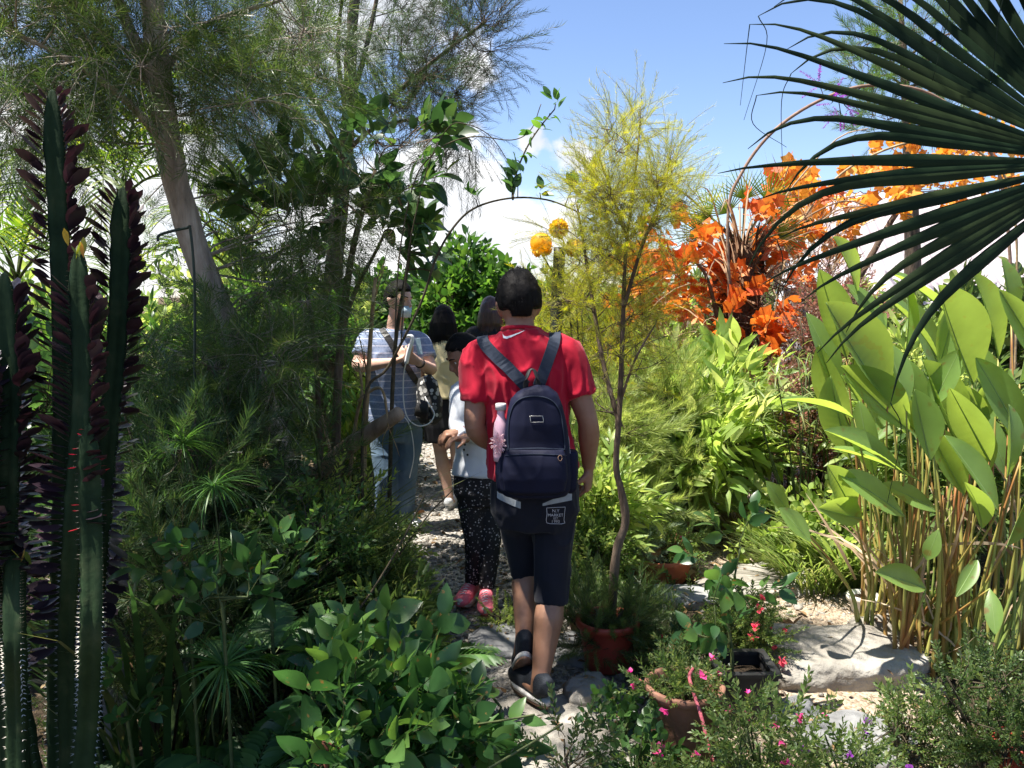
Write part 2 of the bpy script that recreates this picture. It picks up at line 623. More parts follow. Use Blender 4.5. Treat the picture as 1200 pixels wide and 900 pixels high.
# woods and stems
M['bark_pale'] = surf_mat('bark_pale', [(.3, c(.14, .11, .085)), (.5, c(.36, .30, .245)), (.68, c(.54, .48, .41))], 9, 8, .9, .15, .9, 22, (1.6, 1.6, .35), dist=.02)
M['bark'] = surf_mat('bark', [(.3, c(.05, .036, .026)), (.55, c(.15, .11, .08)), (.75, c(.25, .2, .15))], 12, 8, .9, .15, .8, 30, (1.5, 1.5, .4), dist=.015)
M['twig'] = surf_mat('twig', [(.35, c(.04, .035, .02)), (.6, c(.10, .08, .05))], 20, 4, .85, .2, .2)
M['twig_green'] = surf_mat('twig_green', [(.35, c(.04, .06, .02)), (.65, c(.10, .12, .04))], 20, 4, .7, .3, .1)
M['twig_red'] = surf_mat('twig_red', [(.35, c(.10, .03, .02)), (.65, c(.2, .08, .04))], 20, 4, .7, .3, .1)
M['deadwood'] = surf_mat('deadwood', [(.3, c(.14, .09, .055)), (.55, c(.34, .25, .17)), (.75, c(.5, .4, .29))], 10, 7, .9, .15, .8, 40, (1, 1, .3))
M['cane'] = surf_mat('cane', [(.3, c(.2, .13, .06)), (.6, c(.42, .31, .17)), (.8, c(.5, .42, .27))], 14, 5, .7, .3, .2)
M['fibre'] = surf_mat('fibre', [(.3, c(.04, .022, .014)), (.55, c(.13, .075, .045)), (.75, c(.24, .16, .10))], 18, 7, .95, .1, 1., 50, (1, 1, .5), dist=.03)
M['palm_trunk'] = surf_mat('palm_trunk', [(.3, c(.12, .13, .08)), (.6, c(.24, .25, .17)), (.8, c(.34, .33, .25))], 5, 5, .8, .2, .3, 12, (1, 1, 3))
M['canna_stem'] = surf_mat('canna_stem', [(.25, c(.24, .07, .03)), (.42, c(.34, .15, .05)), (.55, c(.32, .28, .07)), (.72, c(.2, .29, .07))], 2.2, 3, .5, .4, .1, 30, (3, 3, .8), isl=.55)
M['euphorbia'] = surf_mat('euphorbia', [(.3, c(.010, .024, .010)), (.55, c(.020, .040, .016)), (.8, c(.055, .07, .032))], 9, 5, .75, .12, .3)
M['spine'] = surf_mat('spine', [(.3, c(.42, .38, .32)), (.7, c(.7, .66, .58))], 8, 2, .6, .3, 0)
# ground and mineral
M['stone'] = surf_mat('stone', [(.25, c(.10, .085, .07)), (.42, c(.22, .20, .17)), (.6, c(.32, .30, .262)), (.8, c(.42, .40, .36))], 3.5, 10, .9, .2, .9, 18, dist=.03, isl=.25)
M['stone_grey'] = surf_mat('stone_grey', [(.25, c(.09, .09, .09)), (.48, c(.2, .2, .2)), (.7, c(.31, .31, .305))], 5, 9, .9, .2, .6, 24, dist=.02)
M['terracotta'] = surf_mat('terracotta', [(.3, c(.30, .075, .04)), (.6, c(.42, .12, .06)), (.8, c(.5, .2, .12))], 7, 6, .7, .3, .25, 40)
M['clay_dark'] = surf_mat('clay_dark', [(.3, c(.14, .065, .04)), (.6, c(.24, .12, .08)), (.8, c(.36, .23, .17))], 6, 7, .8, .25, .3, 40)
M['plastic_red'] = surf_mat('plastic_red', [(.3, c(.26, .035, .022)), (.65, c(.36, .06, .035)), (.85, c(.42, .12, .08))], 5, 6, .5, .4, .08, 40)
M['plastic_black'] = surf_mat('plastic_black', [(.3, c(.012, .012, .012)), (.7, c(.03, .03, .03))], 6, 4, .55, .35, .08)
M['ceramic_white'] = surf_mat('ceramic_white', [(.3, c(.62, .6, .55)), (.7, c(.76, .75, .71))], 7, 5, .4, .5, .05)
M['soil'] = surf_mat('soil', [(.3, c(.025, .018, .012)), (.6, c(.07, .05, .033)), (.8, c(.14, .1, .07))], 14, 8, .95, .1, 1., 60, dist=.02)
M['brick'] = surf_mat('brick', [(.3, c(.34, .15, .09)), (.6, c(.45, .24, .16)), (.8, c(.55, .38, .29))], 9, 7, .9, .2, .5, 40)
# made things
M['rope'] = surf_mat('rope', [(.3, c(.42, .07, .10)), (.7, c(.55, .16, .18))], 60, 3, .7, .3, .5, 180)
M['rust'] = surf_mat('rust', [(.3, c(.17, .10, .07)), (.6, c(.30, .19, .13)), (.8, c(.4, .3, .22))], 10, 5, .8, .3, .3)
M['metal_green'] = surf_mat('metal_green', [(.3, c(.01, .022, .014)), (.7, c(.02, .04, .026))], 10, 4, .5, .4, .1)
M['roof_pale'] = surf_mat('roof_pale', [(.3, c(.36, .30, .31)), (.6, c(.44, .38, .39)), (.8, c(.50, .46, .46))], 1.2, 6, .6, .4, .1, 8)
M['wall_white'] = surf_mat('wall_white', [(.3, c(.66, .64, .62)), (.7, c(.8, .79, .78))], 1.5, 6, .8, .3, .1)
M['tarp'] = surf_mat('tarp', [(.3, c(.46, .44, .48)), (.7, c(.6, .58, .62))], 3, 5, .6, .3, .2, 12)
# people
M['skin'] = surf_mat('skin', [(.3, c(.25, .125, .075)), (.7, c(.33, .175, .112))], 12, 4, .5, .4, .12, 160, dist=.002, sss=.12)
M['skin_fair'] = surf_mat('skin_fair', [(.3, c(.50, .30, .22)), (.7, c(.6, .38, .29))], 12, 4, .5, .4, .1, 160, dist=.002, sss=.12)
M['hair'] = surf_mat('hair', [(.3, c(.004, .0035, .0035)), (.7, c(.008, .0065, .006))], 40, 3, .65, .12, .4, 120, (3, 3, .3), dist=.004)
M['hair_brown'] = surf_mat('hair_brown', [(.3, c(.03, .012, .01)), (.7, c(.08, .032, .024))], 40, 3, .42, .5, .5, 120, (3, 3, .3), dist=.004)
M['eye_white'] = surf_mat('eye_white', [(.3, c(.7, .68, .66)), (.7, c(.75, .73, .7))], 5, 2, .3, .5, 0)
M['shirt_red'] = surf_mat('shirt_red', [(.3, c(.33, .005, .020)), (.7, c(.42, .008, .030))], 5, 4, .85, .15, .2, 420, dist=.002, sheen=.15)
M['navy'] = surf_mat('navy', [(.3, c(.0035, .0045, .017)), (.7, c(.006, .008, .028))], 6, 4, .7, .22, .2, 500, dist=.002)
M['navy_strap'] = surf_mat('navy_strap', [(.3, c(.014, .021, .036)), (.7, c(.022, .030, .05))], 30, 3, .75, .25, .25, 400, dist=.002)
M['shorts'] = surf_mat('shorts', [(.3, c(.005, .006, .012)), (.7, c(.009, .010, .019))], 6, 4, .8, .25, .12, 420, dist=.002, sheen=.08)
M['grey_trim'] = surf_mat('grey_trim', [(.3, c(.26, .29, .32)), (.7, c(.36, .39, .42))], 40, 3, .7, .3, .2, 300)
M['print_white'] = surf_mat('print_white', [(.3, c(.72, .70, .72)), (.7, c(.8, .79, .8))], 40, 2, .6, .3, 0)
M['print_grey'] = surf_mat('print_grey', [(.3, c(.42, .42, .46)), (.7, c(.52, .52, .56))], 40, 2, .7, .3, 0)
M['steel'] = surf_mat('steel', [(.3, c(.5, .48, .44)), (.7, c(.62, .6, .56))], 30, 2, .35, .5, 0, metallic=.9)
M['shoe_dark'] = surf_mat('shoe_dark', [(.3, c(.010, .013, .019)), (.7, c(.024, .029, .038))], 30, 4, .75, .3, .4, 260)
M['rubber_white'] = surf_mat('rubber_white', [(.3, c(.46, .44, .42)), (.7, c(.6, .58, .56))], 20, 3, .6, .3, .1)
M['rubber_brown'] = surf_mat('rubber_brown', [(.3, c(.14, .075, .05)), (.7, c(.22, .13, .09))], 20, 3, .7, .3, .4, 120)
M['shoe_pink'] = surf_mat('shoe_pink', [(.3, c(.72, .12, .17)), (.7, c(.8, .22, .26))], 40, 4, .75, .3, .4, 260)
M['shoe_white'] = surf_mat('shoe_white', [(.3, c(.66, .66, .66)), (.7, c(.78, .78, .78))], 30, 3, .6, .3, .2)
M['cloth_white'] = surf_mat('cloth_white', [(.3, c(.60, .63, .67)), (.7, c(.72, .75, .78))], 6, 4, .85, .2, .12, 300)
M['cloth_yellow'] = surf_mat('cloth_yellow', [(.3, c(.66, .53, .27)), (.7, c(.74, .63, .36))], 6, 4, .85, .2, .12, 300)
M['cloth_black'] = surf_mat('cloth_black', [(.3, c(.012, .012, .014)), (.7, c(.022, .021, .024))], 6, 4, .8, .25, .12, 300)
M['denim'] = surf_mat('denim', [(.3, c(.06, .10, .15)), (.5, c(.11, .165, .225)), (.72, c(.23, .29, .34))], 4.5, 6, .85, .2, .25, 300, (1, 1, .6))
M['leather'] = surf_mat('leather', [(.3, c(.014, .013, .013)), (.7, c(.03, .028, .027))], 20, 4, .5, .4, .25)
M['device_white'] = surf_mat('device_white', [(.3, c(.72, .72, .72)), (.7, c(.8, .8, .8))], 5, 2, .35, .5, 0)
M['mask_blue'] = surf_mat('mask_blue', [(.3, c(.42, .56, .66)), (.7, c(.52, .66, .74))], 20, 3, .8, .2, .1)
M['bottle_pink'] = surf_mat('bottle_pink', [(.3, c(.68, .38, .46)), (.7, c(.76, .52, .58))], 8, 3, .3, .5, 0)
M['net_pink'] = leaf_mat('net_pink', c(.6, .42, .44), c(.72, .56, .55), tf=.4, rough=.7)


def stripes_mat():
    m, nt, nd, lk = newmat('shirt_stripes')
    tc = N(nd, 'ShaderNodeTexCoord')
    sp = N(nd, 'ShaderNodeSeparateXYZ')
    lk.new(tc.outputs['Object'], sp.inputs[0])
    md = N(nd, 'ShaderNodeMath', operation='FRACT')
    mu = N(nd, 'ShaderNodeMath', operation='MULTIPLY')
    mu.inputs[1].default_value = 22.0
    lk.new(sp.outputs['Z'], mu.inputs[0])
    lk.new(mu.outputs[0], md.inputs[0])
    lt = N(nd, 'ShaderNodeMath', operation='LESS_THAN')
    lt.inputs[1].default_value = 0.13
    lk.new(md.outputs[0], lt.inputs[0])
    nz = N(nd, 'ShaderNodeTexNoise')
    nz.inputs['Scale'].default_value = 90
    lk.new(tc.outputs['Object'], nz.inputs['Vector'])
    r = ramp(nd, [(.3, (.15, .20, .32)), (.7, (.26, .31, .44))])
    lk.new(nz.outputs['Fac'], r.inputs[0])
    mx = N(nd, 'ShaderNodeMix', data_type='RGBA')
    lk.new(lt.outputs[0], mx.inputs['Factor'])
    lk.new(r.outputs[0], mx.inputs['A'])
    mx.inputs['B'].default_value = (.5, .52, .62, 1)
    pr = N(nd, 'ShaderNodeBsdfPrincipled')
    pr.inputs['Roughness'].default_value = .85
    lk.new(mx.outputs['Result'], pr.inputs['Base Color'])
    o = N(nd, 'ShaderNodeOutputMaterial')
    lk.new(pr.outputs[0], o.inputs[0])
    return m


def speckle_mat(name, base, dot, scale, thr):
    m, nt, nd, lk = newmat(name)
    tc = N(nd, 'ShaderNodeTexCoord')
    v = N(nd, 'ShaderNodeTexVoronoi')
    v.inputs['Scale'].default_value = scale
    v.inputs['Randomness'].default_value = 1
    lk.new(tc.outputs['Object'], v.inputs['Vector'])
    lt = N(nd, 'ShaderNodeMath', operation='LESS_THAN')
    lt.inputs[1].default_value = thr
    lk.new(v.outputs['Distance'], lt.inputs[0])
    sx = N(nd, 'ShaderNodeSeparateColor')
    lk.new(v.outputs['Color'], sx.inputs[0])
    gt = N(nd, 'ShaderNodeMath', operation='MULTIPLY')
    lk.new(lt.outputs[0], gt.inputs[0])
    lk.new(sx.outputs[0], gt.inputs[1])
    mx = N(nd, 'ShaderNodeMix', data_type='RGBA')
    lk.new(gt.outputs[0], mx.inputs['Factor'])
    mx.inputs['A'].default_value = (*base, 1)
    mx.inputs['B'].default_value = (*dot, 1)
    pr = N(nd, 'ShaderNodeBsdfPrincipled')
    pr.inputs['Roughness'].default_value = .8
    lk.new(mx.outputs['Result'], pr.inputs['Base Color'])
    o = N(nd, 'ShaderNodeOutputMaterial')
    lk.new(pr.outputs[0], o.inputs[0])
    return m


M['shirt_stripes'] = stripes_mat()
M['leggings'] = speckle_mat('leggings', (.011, .010, .012), (.6, .56, .58), 70, .28)
M['bag_print'] = speckle_mat('bag_print', (.02, .02, .02), (.62, .6, .56), 26, .42)


def ground_mat():
    m, nt, nd, lk = newmat('ground_soil')
    tc = N(nd, 'ShaderNodeTexCoord')
    n1 = N(nd, 'ShaderNodeTexNoise')
    n1.inputs['Scale'].default_value = 1.7
    n1.inputs['Detail'].default_value = 5
    n2 = N(nd, 'ShaderNodeTexNoise')
    n2.inputs['Scale'].default_value = 38
    n2.inputs['Detail'].default_value = 8
    n2.inputs['Roughness'].default_value = .7
    for n in (n1, n2):
        lk.new(tc.outputs['Object'], n.inputs['Vector'])
    r1 = ramp(nd, [(.3, (.05, .036, .024)), (.5, (.12, .088, .058)), (.7, (.22, .165, .11))])
    r2 = ramp(nd, [(.28, (.25, .25, .25)), (.52, (.8, .8, .8)), (.75, (1.5, 1.45, 1.35))])
    lk.new(n1.outputs[0], r1.inputs[0])
    lk.new(n2.outputs[0], r2.inputs[0])
    mx = N(nd, 'ShaderNodeMix', data_type='RGBA', blend_type='MULTIPLY')
    mx.inputs['Factor'].default_value = 1
    lk.new(r1.outputs[0], mx.inputs['A'])
    lk.new(r2.outputs[0], mx.inputs['B'])
    pr = N(nd, 'ShaderNodeBsdfPrincipled')
    pr.inputs['Roughness'].default_value = .95
    pr.inputs['Specular IOR Level'].default_value = .1
    lk.new(mx.outputs['Result'], pr.inputs['Base Color'])
    bp = N(nd, 'ShaderNodeBump')
    bp.inputs['Strength'].default_value = .9
    bp.inputs['Distance'].default_value = .02
    lk.new(n2.outputs[0], bp.inputs['Height'])
    lk.new(bp.outputs[0], pr.inputs['Normal'])
    o = N(nd, 'ShaderNodeOutputMaterial')
    lk.new(pr.outputs[0], o.inputs[0])
    return m


def gravel_mat(name, stops, scale, bump=1.0):
    m, nt, nd, lk = newmat(name)
    tc = N(nd, 'ShaderNodeTexCoord')
    v = N(nd, 'ShaderNodeTexVoronoi')
    v.inputs['Scale'].default_value = scale
    lk.new(tc.outputs['Object'], v.inputs['Vector'])
    sc = N(nd, 'ShaderNodeSeparateColor')
    lk.new(v.outputs['Color'], sc.inputs[0])
    n1 = N(nd, 'ShaderNodeTexNoise')
    n1.inputs['Scale'].default_value = 2.3
    n1.inputs['Detail'].default_value = 5
    lk.new(tc.outputs['Object'], n1.inputs['Vector'])
    av = N(nd, 'ShaderNodeMix')
    av.inputs['Factor'].default_value = .55
    lk.new(sc.outputs[0], av.inputs['A'])
    lk.new(n1.outputs[0], av.inputs['B'])
    r = ramp(nd, stops)
    lk.new(av.outputs['Result'], r.inputs[0])
    pr = N(nd, 'ShaderNodeBsdfPrincipled')
    pr.inputs['Roughness'].default_value = .92
    pr.inputs['Specular IOR Level'].default_value = .15
    lk.new(r.outputs[0], pr.inputs['Base Color'])
    inv = N(nd, 'ShaderNodeMath', operation='SUBTRACT')
    inv.inputs[0].default_value = 1
    lk.new(v.outputs['Distance'], inv.inputs[1])
    bp = N(nd, 'ShaderNodeBump')
    bp.inputs['Strength'].default_value = bump
    bp.inputs['Distance'].default_value = .015
    lk.new(inv.outputs[0], bp.inputs['Height'])
    lk.new(bp.outputs[0], pr.inputs['Normal'])
    o = N(nd, 'ShaderNodeOutputMaterial')
    lk.new(pr.outputs[0], o.inputs[0])
    return m


M['ground'] = ground_mat()
M['gravel'] = gravel_mat('gravel', [(.2, (.14, .125, .105)), (.5, (.30, .275, .24)), (.8, (.47, .44, .40))], 62)
M['sand'] = gravel_mat('sand', [(.2, (.17, .12, .08)), (.5, (.33, .26, .19)), (.8, (.46, .38, .29))], 90, .6)

# ------------------------------------------------------------------ light
SUN_EL, SUN_AZ = rad(69), rad(-100)      # azimuth measured from straight ahead (+Y) towards +X
sun_to = np.array([math.sin(SUN_AZ) * math.cos(SUN_EL), math.cos(SUN_AZ) * math.cos(SUN_EL), math.sin(SUN_EL)])
sd = bpy.data.lights.new('sun', 'SUN')
sd.energy = 5.0
sd.angle = rad(0.53)
sd.color = (1.0, 0.95, 0.87)
so = bpy.data.objects.new('sun', sd)
COL.objects.link(so)
so.rotation_euler = Vector(-sun_to).to_track_quat('-Z', 'Y').to_euler()

W = bpy.data.worlds.new('World')
SC.world = W
W.use_nodes = True
nd, lk = W.node_tree.nodes, W.node_tree.links
nd.clear()
sky = nd.new('ShaderNodeTexSky')
sky.sky_type = 'NISHITA'
sky.sun_disc = False
sky.sun_elevation = SUN_EL
sky.sun_rotation = SUN_AZ
sky.air_density = 1.0
sky.dust_density = 0.15
sky.ozone_density = 2.5
bg = nd.new('ShaderNodeBackground')
bg.inputs['Strength'].default_value = 0.10
wo = nd.new('ShaderNodeOutputWorld')
tc = nd.new('ShaderNodeTexCoord')


def pix_dir(px, py):
    return nrm(P(px, py, 10.0) - CAM)


def cloud_mask(blobs):
    """sum of soft round masks round the directions of the cloud banks"""
    acc = None
    for (px, py, r_in, r_out) in blobs:
        d = pix_dir(px, py)
        dp = nd.new('ShaderNodeVectorMath')
        dp.operation = 'DISTANCE'
        dp.inputs[1].default_value = d
        lk.new(WARP, dp.inputs[0])
        mr = nd.new('ShaderNodeMapRange')
        mr.interpolation_type = 'SMOOTHSTEP'
        mr.inputs['From Min'].default_value = r_in / FPX
        mr.inputs['From Max'].default_value = r_out / FPX
        mr.inputs['To Min'].default_value = 1
        mr.inputs['To Max'].default_value = 0
        lk.new(dp.outputs['Value'], mr.inputs['Value'])
        if acc is None:
            acc = mr.outputs[0]
        else:
            mx = nd.new('ShaderNodeMath')
            mx.operation = 'MAXIMUM'
            lk.new(acc, mx.inputs[0])
            lk.new(mr.outputs[0], mx.inputs[1])
            acc = mx.outputs[0]
    return acc


mp = nd.new('ShaderNodeMapping')
mp.inputs['Scale'].default_value = (1, 1, 1.5)
lk.new(tc.outputs['Generated'], mp.inputs['Vector'])
cn = nd.new('ShaderNodeTexNoise')
cn.inputs['Scale'].default_value = 9
cn.inputs['Detail'].default_value = 9
cn.inputs['Roughness'].default_value = .58
lk.new(mp.outputs[0], cn.inputs['Vector'])
wn = nd.new('ShaderNodeTexNoise')
wn.inputs['Scale'].default_value = 13
wn.inputs['Detail'].default_value = 6
lk.new(tc.outputs['Generated'], wn.inputs['Vector'])
wsub = nd.new('ShaderNodeVectorMath')
wsub.operation = 'SUBTRACT'
wsub.inputs[1].default_value = (.5, .5, .5)
lk.new(wn.outputs['Color'], wsub.inputs[0])
wmul = nd.new('ShaderNodeVectorMath')
wmul.operation = 'MULTIPLY_ADD'
wmul.inputs[1].default_value = (.11, .11, .09)
lk.new(wsub.outputs[0], wmul.inputs[0])
lk.new(tc.outputs['Generated'], wmul.inputs[2])
WARP = wmul.outputs[0]
mask = cloud_mask([(530, 235, 35, 135), (480, 265, 40, 150), (590, 280, 20, 125), (620, 240, 0, 55), (655, 272, 0, 70), (400, 290, 50, 190),
                   (552, 66, 12, 70), (475, 25, 10, 120), (370, 20, 20, 160), (826, 8, 0, 17), (598, 155, 0, 14), (640, 172, 0, 42), (690, 190, 0, 46), (25, 190, 20, 200),
                   (110, 270, 40, 190), (190, 200, 20, 150), (-250, 120, 60, 480), (1700, 200, 60, 400), (400, -700, 60, 420), (1000, -900, 100, 420)])
ad = nd.new('ShaderNodeMath')
ad.operation = 'MULTIPLY_ADD'
ad.inputs[1].default_value = 0.62
lk.new(mask, ad.inputs[0])
sub = nd.new('ShaderNodeMath')
sub.operation = 'SUBTRACT'
sub.inputs[1].default_value = 0.80
lk.new(cn.outputs['Fac'], sub.inputs[0])
lk.new(sub.outputs[0], ad.inputs[2])
cr = nd.new('ShaderNodeMapRange')
cr.interpolation_type = 'SMOOTHSTEP'
cr.inputs['From Min'].default_value = 0.0
cr.inputs['From Max'].default_value = 0.24
lk.new(ad.outputs[0], cr.inputs['Value'])
cn2 = nd.new('ShaderNodeTexNoise')
cn2.inputs['Scale'].default_value = 7
cn2.inputs['Detail'].default_value = 6
lk.new(mp.outputs[0], cn2.inputs['Vector'])
cc = ramp(nd, [(.35, (3.2, 3.35, 3.65)), (.6, (5.2, 5.2, 5.2))])
lk.new(cn2.outputs['Fac'], cc.inputs[0])
mxc = nd.new('ShaderNodeMix')
mxc.data_type = 'RGBA'
lk.new(cr.outputs[0], mxc.inputs['Factor'])
tint = nd.new('ShaderNodeMix')
tint.data_type = 'RGBA'
tint.blend_type = 'MULTIPLY'
tint.inputs['Factor'].default_value = 1
tint.inputs['B'].default_value = (.70, .695, .775, 1)
lk.new(sky.outputs[0], tint.inputs['A'])
lk.new(tint.outputs['Result'], mxc.inputs['A'])
lk.new(cc.outputs[0], mxc.inputs['B'])
lk.new(mxc.outputs['Result'], bg.inputs['Color'])
lk.new(bg.outputs[0], wo.inputs[0])

SC.view_settings.view_transform = 'Standard'
SC.view_settings.look = 'None'
SC.view_settings.exposure = 1.45
SC.view_settings.gamma = 1.0
SC.view_settings.use_curve_mapping = False
SC.cycles.max_bounces = 7
SC.cycles.diffuse_bounces = 4
SC.cycles.glossy_bounces = 2
SC.cycles.transmission_bounces = 4
SC.cycles.transparent_max_bounces = 6
SC.cycles.caustics_reflective = False
SC.cycles.caustics_refractive = False
SC.cycles.sample_clamp_indirect = 6.0
# ------------------------------------------------------------------ plant generators
UP = np.array([0, 0, 1.0])
LEAF = {
    'needle': t_needle(.055), 'needle_wide': t_needle(.11, .12),
    'ovate': t_leaf(.54, .12, .25, 5, .40, petiole=.1), 'round': t_leaf(.66, .1, .15, 4, .5, petiole=.1),
    'lance': t_leaf(.24, .14, .3, 4, .35, petiole=.06), 'tiny': t_leaf(.42, .12, .1, 2, .45),
    'blade': t_blade(.05, .55, 5), 'blade_fine': t_blade(.022, .5, 5), 'blade_wide': t_blade(.11, .5, 6, .5, .25),
    'blade_stiff': t_blade(.05, .16, 4),
}
_tr = np.random.default_rng(5)
LEAF['maple'] = t_star(_tr)


def variants(seed, k, **kw):
    rng = np.random.default_rng(seed)
    leaf = kw.pop('leaf')
    return [t_twig(rng, LEAF[leaf] if isinstance(leaf, str) else leaf, **kw) for _ in range(k)]


TW = {
    'feather': variants(1, 3, leaf='needle', n=64, ll=(.11, .17), ang=48, bend=.22, stem=.006, tip=True, start=.08),
    'feather_soft': variants(2, 3, leaf='needle', n=90, ll=(.14, .24), ang=58, bend=.3, stem=.005, start=.05),
    'pine': variants(3, 3, leaf='needle', n=60, ll=(.25, .38), ang=45, bend=.0, stem=.015, start=.35),
    'thread': variants(4, 3, leaf='needle', n=110, ll=(.10, .30), ang=40, bend=.12, stem=.006, start=.1),
    'small': variants(5, 3, leaf='tiny', n=26, ll=(.12, .2), ang=58, bend=.15, stem=.01, start=.1),
    'small_dense': variants(6, 3, leaf='tiny', n=44, ll=(.09, .15), ang=62, bend=.1, stem=.008, start=.05),
    'ovate': variants(7, 4, leaf='ovate', n=9, ll=(.34, .52), ang=66, bend=.15, stem=.014, start=.2),
    'ovate_big': variants(8, 4, leaf='ovate', n=6, ll=(.5, .75), ang=62, bend=.1, stem=.016, start=.35),
    'round': variants(9, 3, leaf='round', n=9, ll=(.26, .4), ang=62, bend=.15, stem=.012, start=.2),
    'lance': variants(10, 4, leaf='lance', n=12, ll=(.34, .5), ang=50, bend=.25, stem=.012, start=.15),
    'maple': variants(11, 4, leaf='maple', n=9, ll=(.34, .6), ang=70, bend=.2, stem=.01, start=.15),
    'bare': variants(12, 3, leaf='needle', n=9, ll=(.3, .6), ang=35, bend=.05, stem=.012, start=.1),
    'whorl': variants(13, 3, leaf='lance', n=11, ll=(.55, .8), ang=72, bend=.1, stem=.014, start=.82),
}


def CL(px, py, Y, r, n):
    return (P(px, py, Y), r, n)


def EL(seed, cx, cy, rx, ry, Y0, Y1, num, r, n, zmin=0.06):
    """clusters scattered in an ellipse of the view between two depths"""
    rng = np.random.default_rng(seed)
    out = []
    while len(out) < num:
        a = rng.uniform(-1, 1, 2)
        if a @ a > 1:
            continue
        p = P(cx + a[0] * rx, cy + a[1] * ry, rng.uniform(Y0, Y1))
        if p[2] < zmin:
            p[2] = zmin + rng.uniform(0, .1)
        out.append((p, r * rng.uniform(.75, 1.25), n))
    return out


def plant(name, label, cat, trunks, clusters, tw, ll, leaf, bark, up=.25, out=1.0, fwd=.5, limb=.35, group=None, seed=1,
          names=('trunk', 'crown'), wob=None, nside=8, branch=.0035, sag=.05, tn=20, droop=0.0, limb_min=.004, base=None, squash=1.0, extra=None):
    rng = np.random.default_rng(seed)
    wood, fol = MB(), MB()
    nodes, nrad = [], []
    for (pts, r0, r1) in trunks:
        p = bez(pts, tn)
        rr = np.linspace(r0, r1, len(p))
        loft(wood, p, rr * (1 if wob is None else 1 + wob * rng.normal(0, 1, len(p))), None, nside, None, 0, True, wob=(.14, 9) if r0 > .03 else None)
        nodes.append(p)
        nrad.append(rr)
    nodes = np.vstack(nodes)
    nrad = np.concatenate(nrad)
    b = nodes[0].copy() if base is None else np.asarray(base, float)
    b[2] = max(0.0, min(b[2], 0.02)) if base is None else b[2]
    P_, D_, S_ = [], [], []
    for (cen, r, n) in clusters:
        d = np.linalg.norm(nodes - cen, axis=1) + 0.8 * np.maximum(0, nodes[:, 2] - cen[2] + .05)
        k = int(np.argmin(d))
        a = nodes[k]
        L = np.linalg.norm(cen - a)
        if L > .02:
            mid = (a + cen) / 2 + rng.normal(0, .10 * L, 3) + UP * sag * L
            lp = bez([a, mid, cen], 7)
            r0 = max(limb_min, nrad[k] * limb)
            tube(wood, lp, min(r0, nrad[k] * .9 + .001), max(branch, r0 * .3), 5)
            gdir = nrm(cen - a)
        else:
            gdir = UP
        v = rand_dirs(rng, n) * (rng.uniform(0.05, 1, (n, 1)) ** .5) * r * .75
        v[:, 2] *= squash
        p = cen + v
        dd = nrm(v + 1e-5) * out + gdir * fwd + UP * up + rng.normal(0, .35, (n, 3))
        P_.append(p)
        D_.append(dd)
        S_.append(rng.uniform(ll[0], ll[1], n))
        for i in range(0, n, 2):
            tube(wood, bez([cen, (cen + p[i]) / 2 + rng.normal(0, .1 * r, 3), p[i]], 4), branch, branch * .5, 3, cap=False)
    P_, D_, S_ = np.vstack(P_), nrm(np.vstack(D_)), np.concatenate(S_)
    lo = P_[:, 2] < .03
    P_[lo, 2] = .03
    low = (P_[:, 2] < .3) & (D_[:, 2] < 0)
    D_[low, 2] *= -.4
    if droop:
        D_ = nrm(D_ - UP * droop)
    vi = rng.integers(0, len(tw), len(P_))
    nz = UP + rng.normal(0, .5, (len(P_), 3))
    for k in range(len(tw)):
        s = vi == k
        scatter(fol, tw[k], P_[s], D_[s], nz[s], S_[s])
    t = thing(name, b, label, cat, group)
    part(names[0], wood, M[bark], t)
    part(names[1], fol, [M[leaf], M[bark]], t)
    if extra:
        extra(t, P_, D_, rng)
    return t


def shrub(name, label, cat, px, py_top, Y, wpx, tw, ll, leaf, bark='twig', n=18, k=12, r=None, zlo=.12, depth=None, stems=7, seed=1, group=None, **kw):
    """a bush rooted at (px, Y), as tall as py_top says, wpx wide"""
    rng = np.random.default_rng(seed)
    top = P(px, py_top, Y)
    h = top[2]
    w = wpx * Y / FPX
    dp = depth or w * .8
    base = np.array([top[0], Y, 0.0])
    tr = []
    for i in range(stems):
        a = rng.uniform(0, 6.28)
        q = base + np.array([math.cos(a) * w * .33, math.sin(a) * dp * .33, h * rng.uniform(.6, .85)]) * [1, 1, 1]
        m_ = base + (q - base) * [.35, .35, .5]
        s0 = base + np.array([math.cos(a), math.sin(a), 0]) * .04 * w
        tr.append(([s0, m_, q], max(.004, .012 * h), .003))
    cl = []
    r = r or .2 * max(w, h)
    while len(cl) < n:
        v = rng.uniform(-1, 1, 3)
        if v @ v > 1:
            continue
        cen = base + np.array([v[0] * (w / 2 - r * .5), v[1] * dp / 2, 0])
        cen[2] = zlo * h + (h - r * .6 - zlo * h) * (v[2] * .5 + .5)
        cl.append((cen, r * rng.uniform(.8, 1.2), k))
    return plant(name, label, cat, tr, cl, tw, ll, leaf, bark, seed=seed, group=group, names=kw.pop('names', ('stem', 'foliage')), nside=5, tn=7, base=base, **kw)


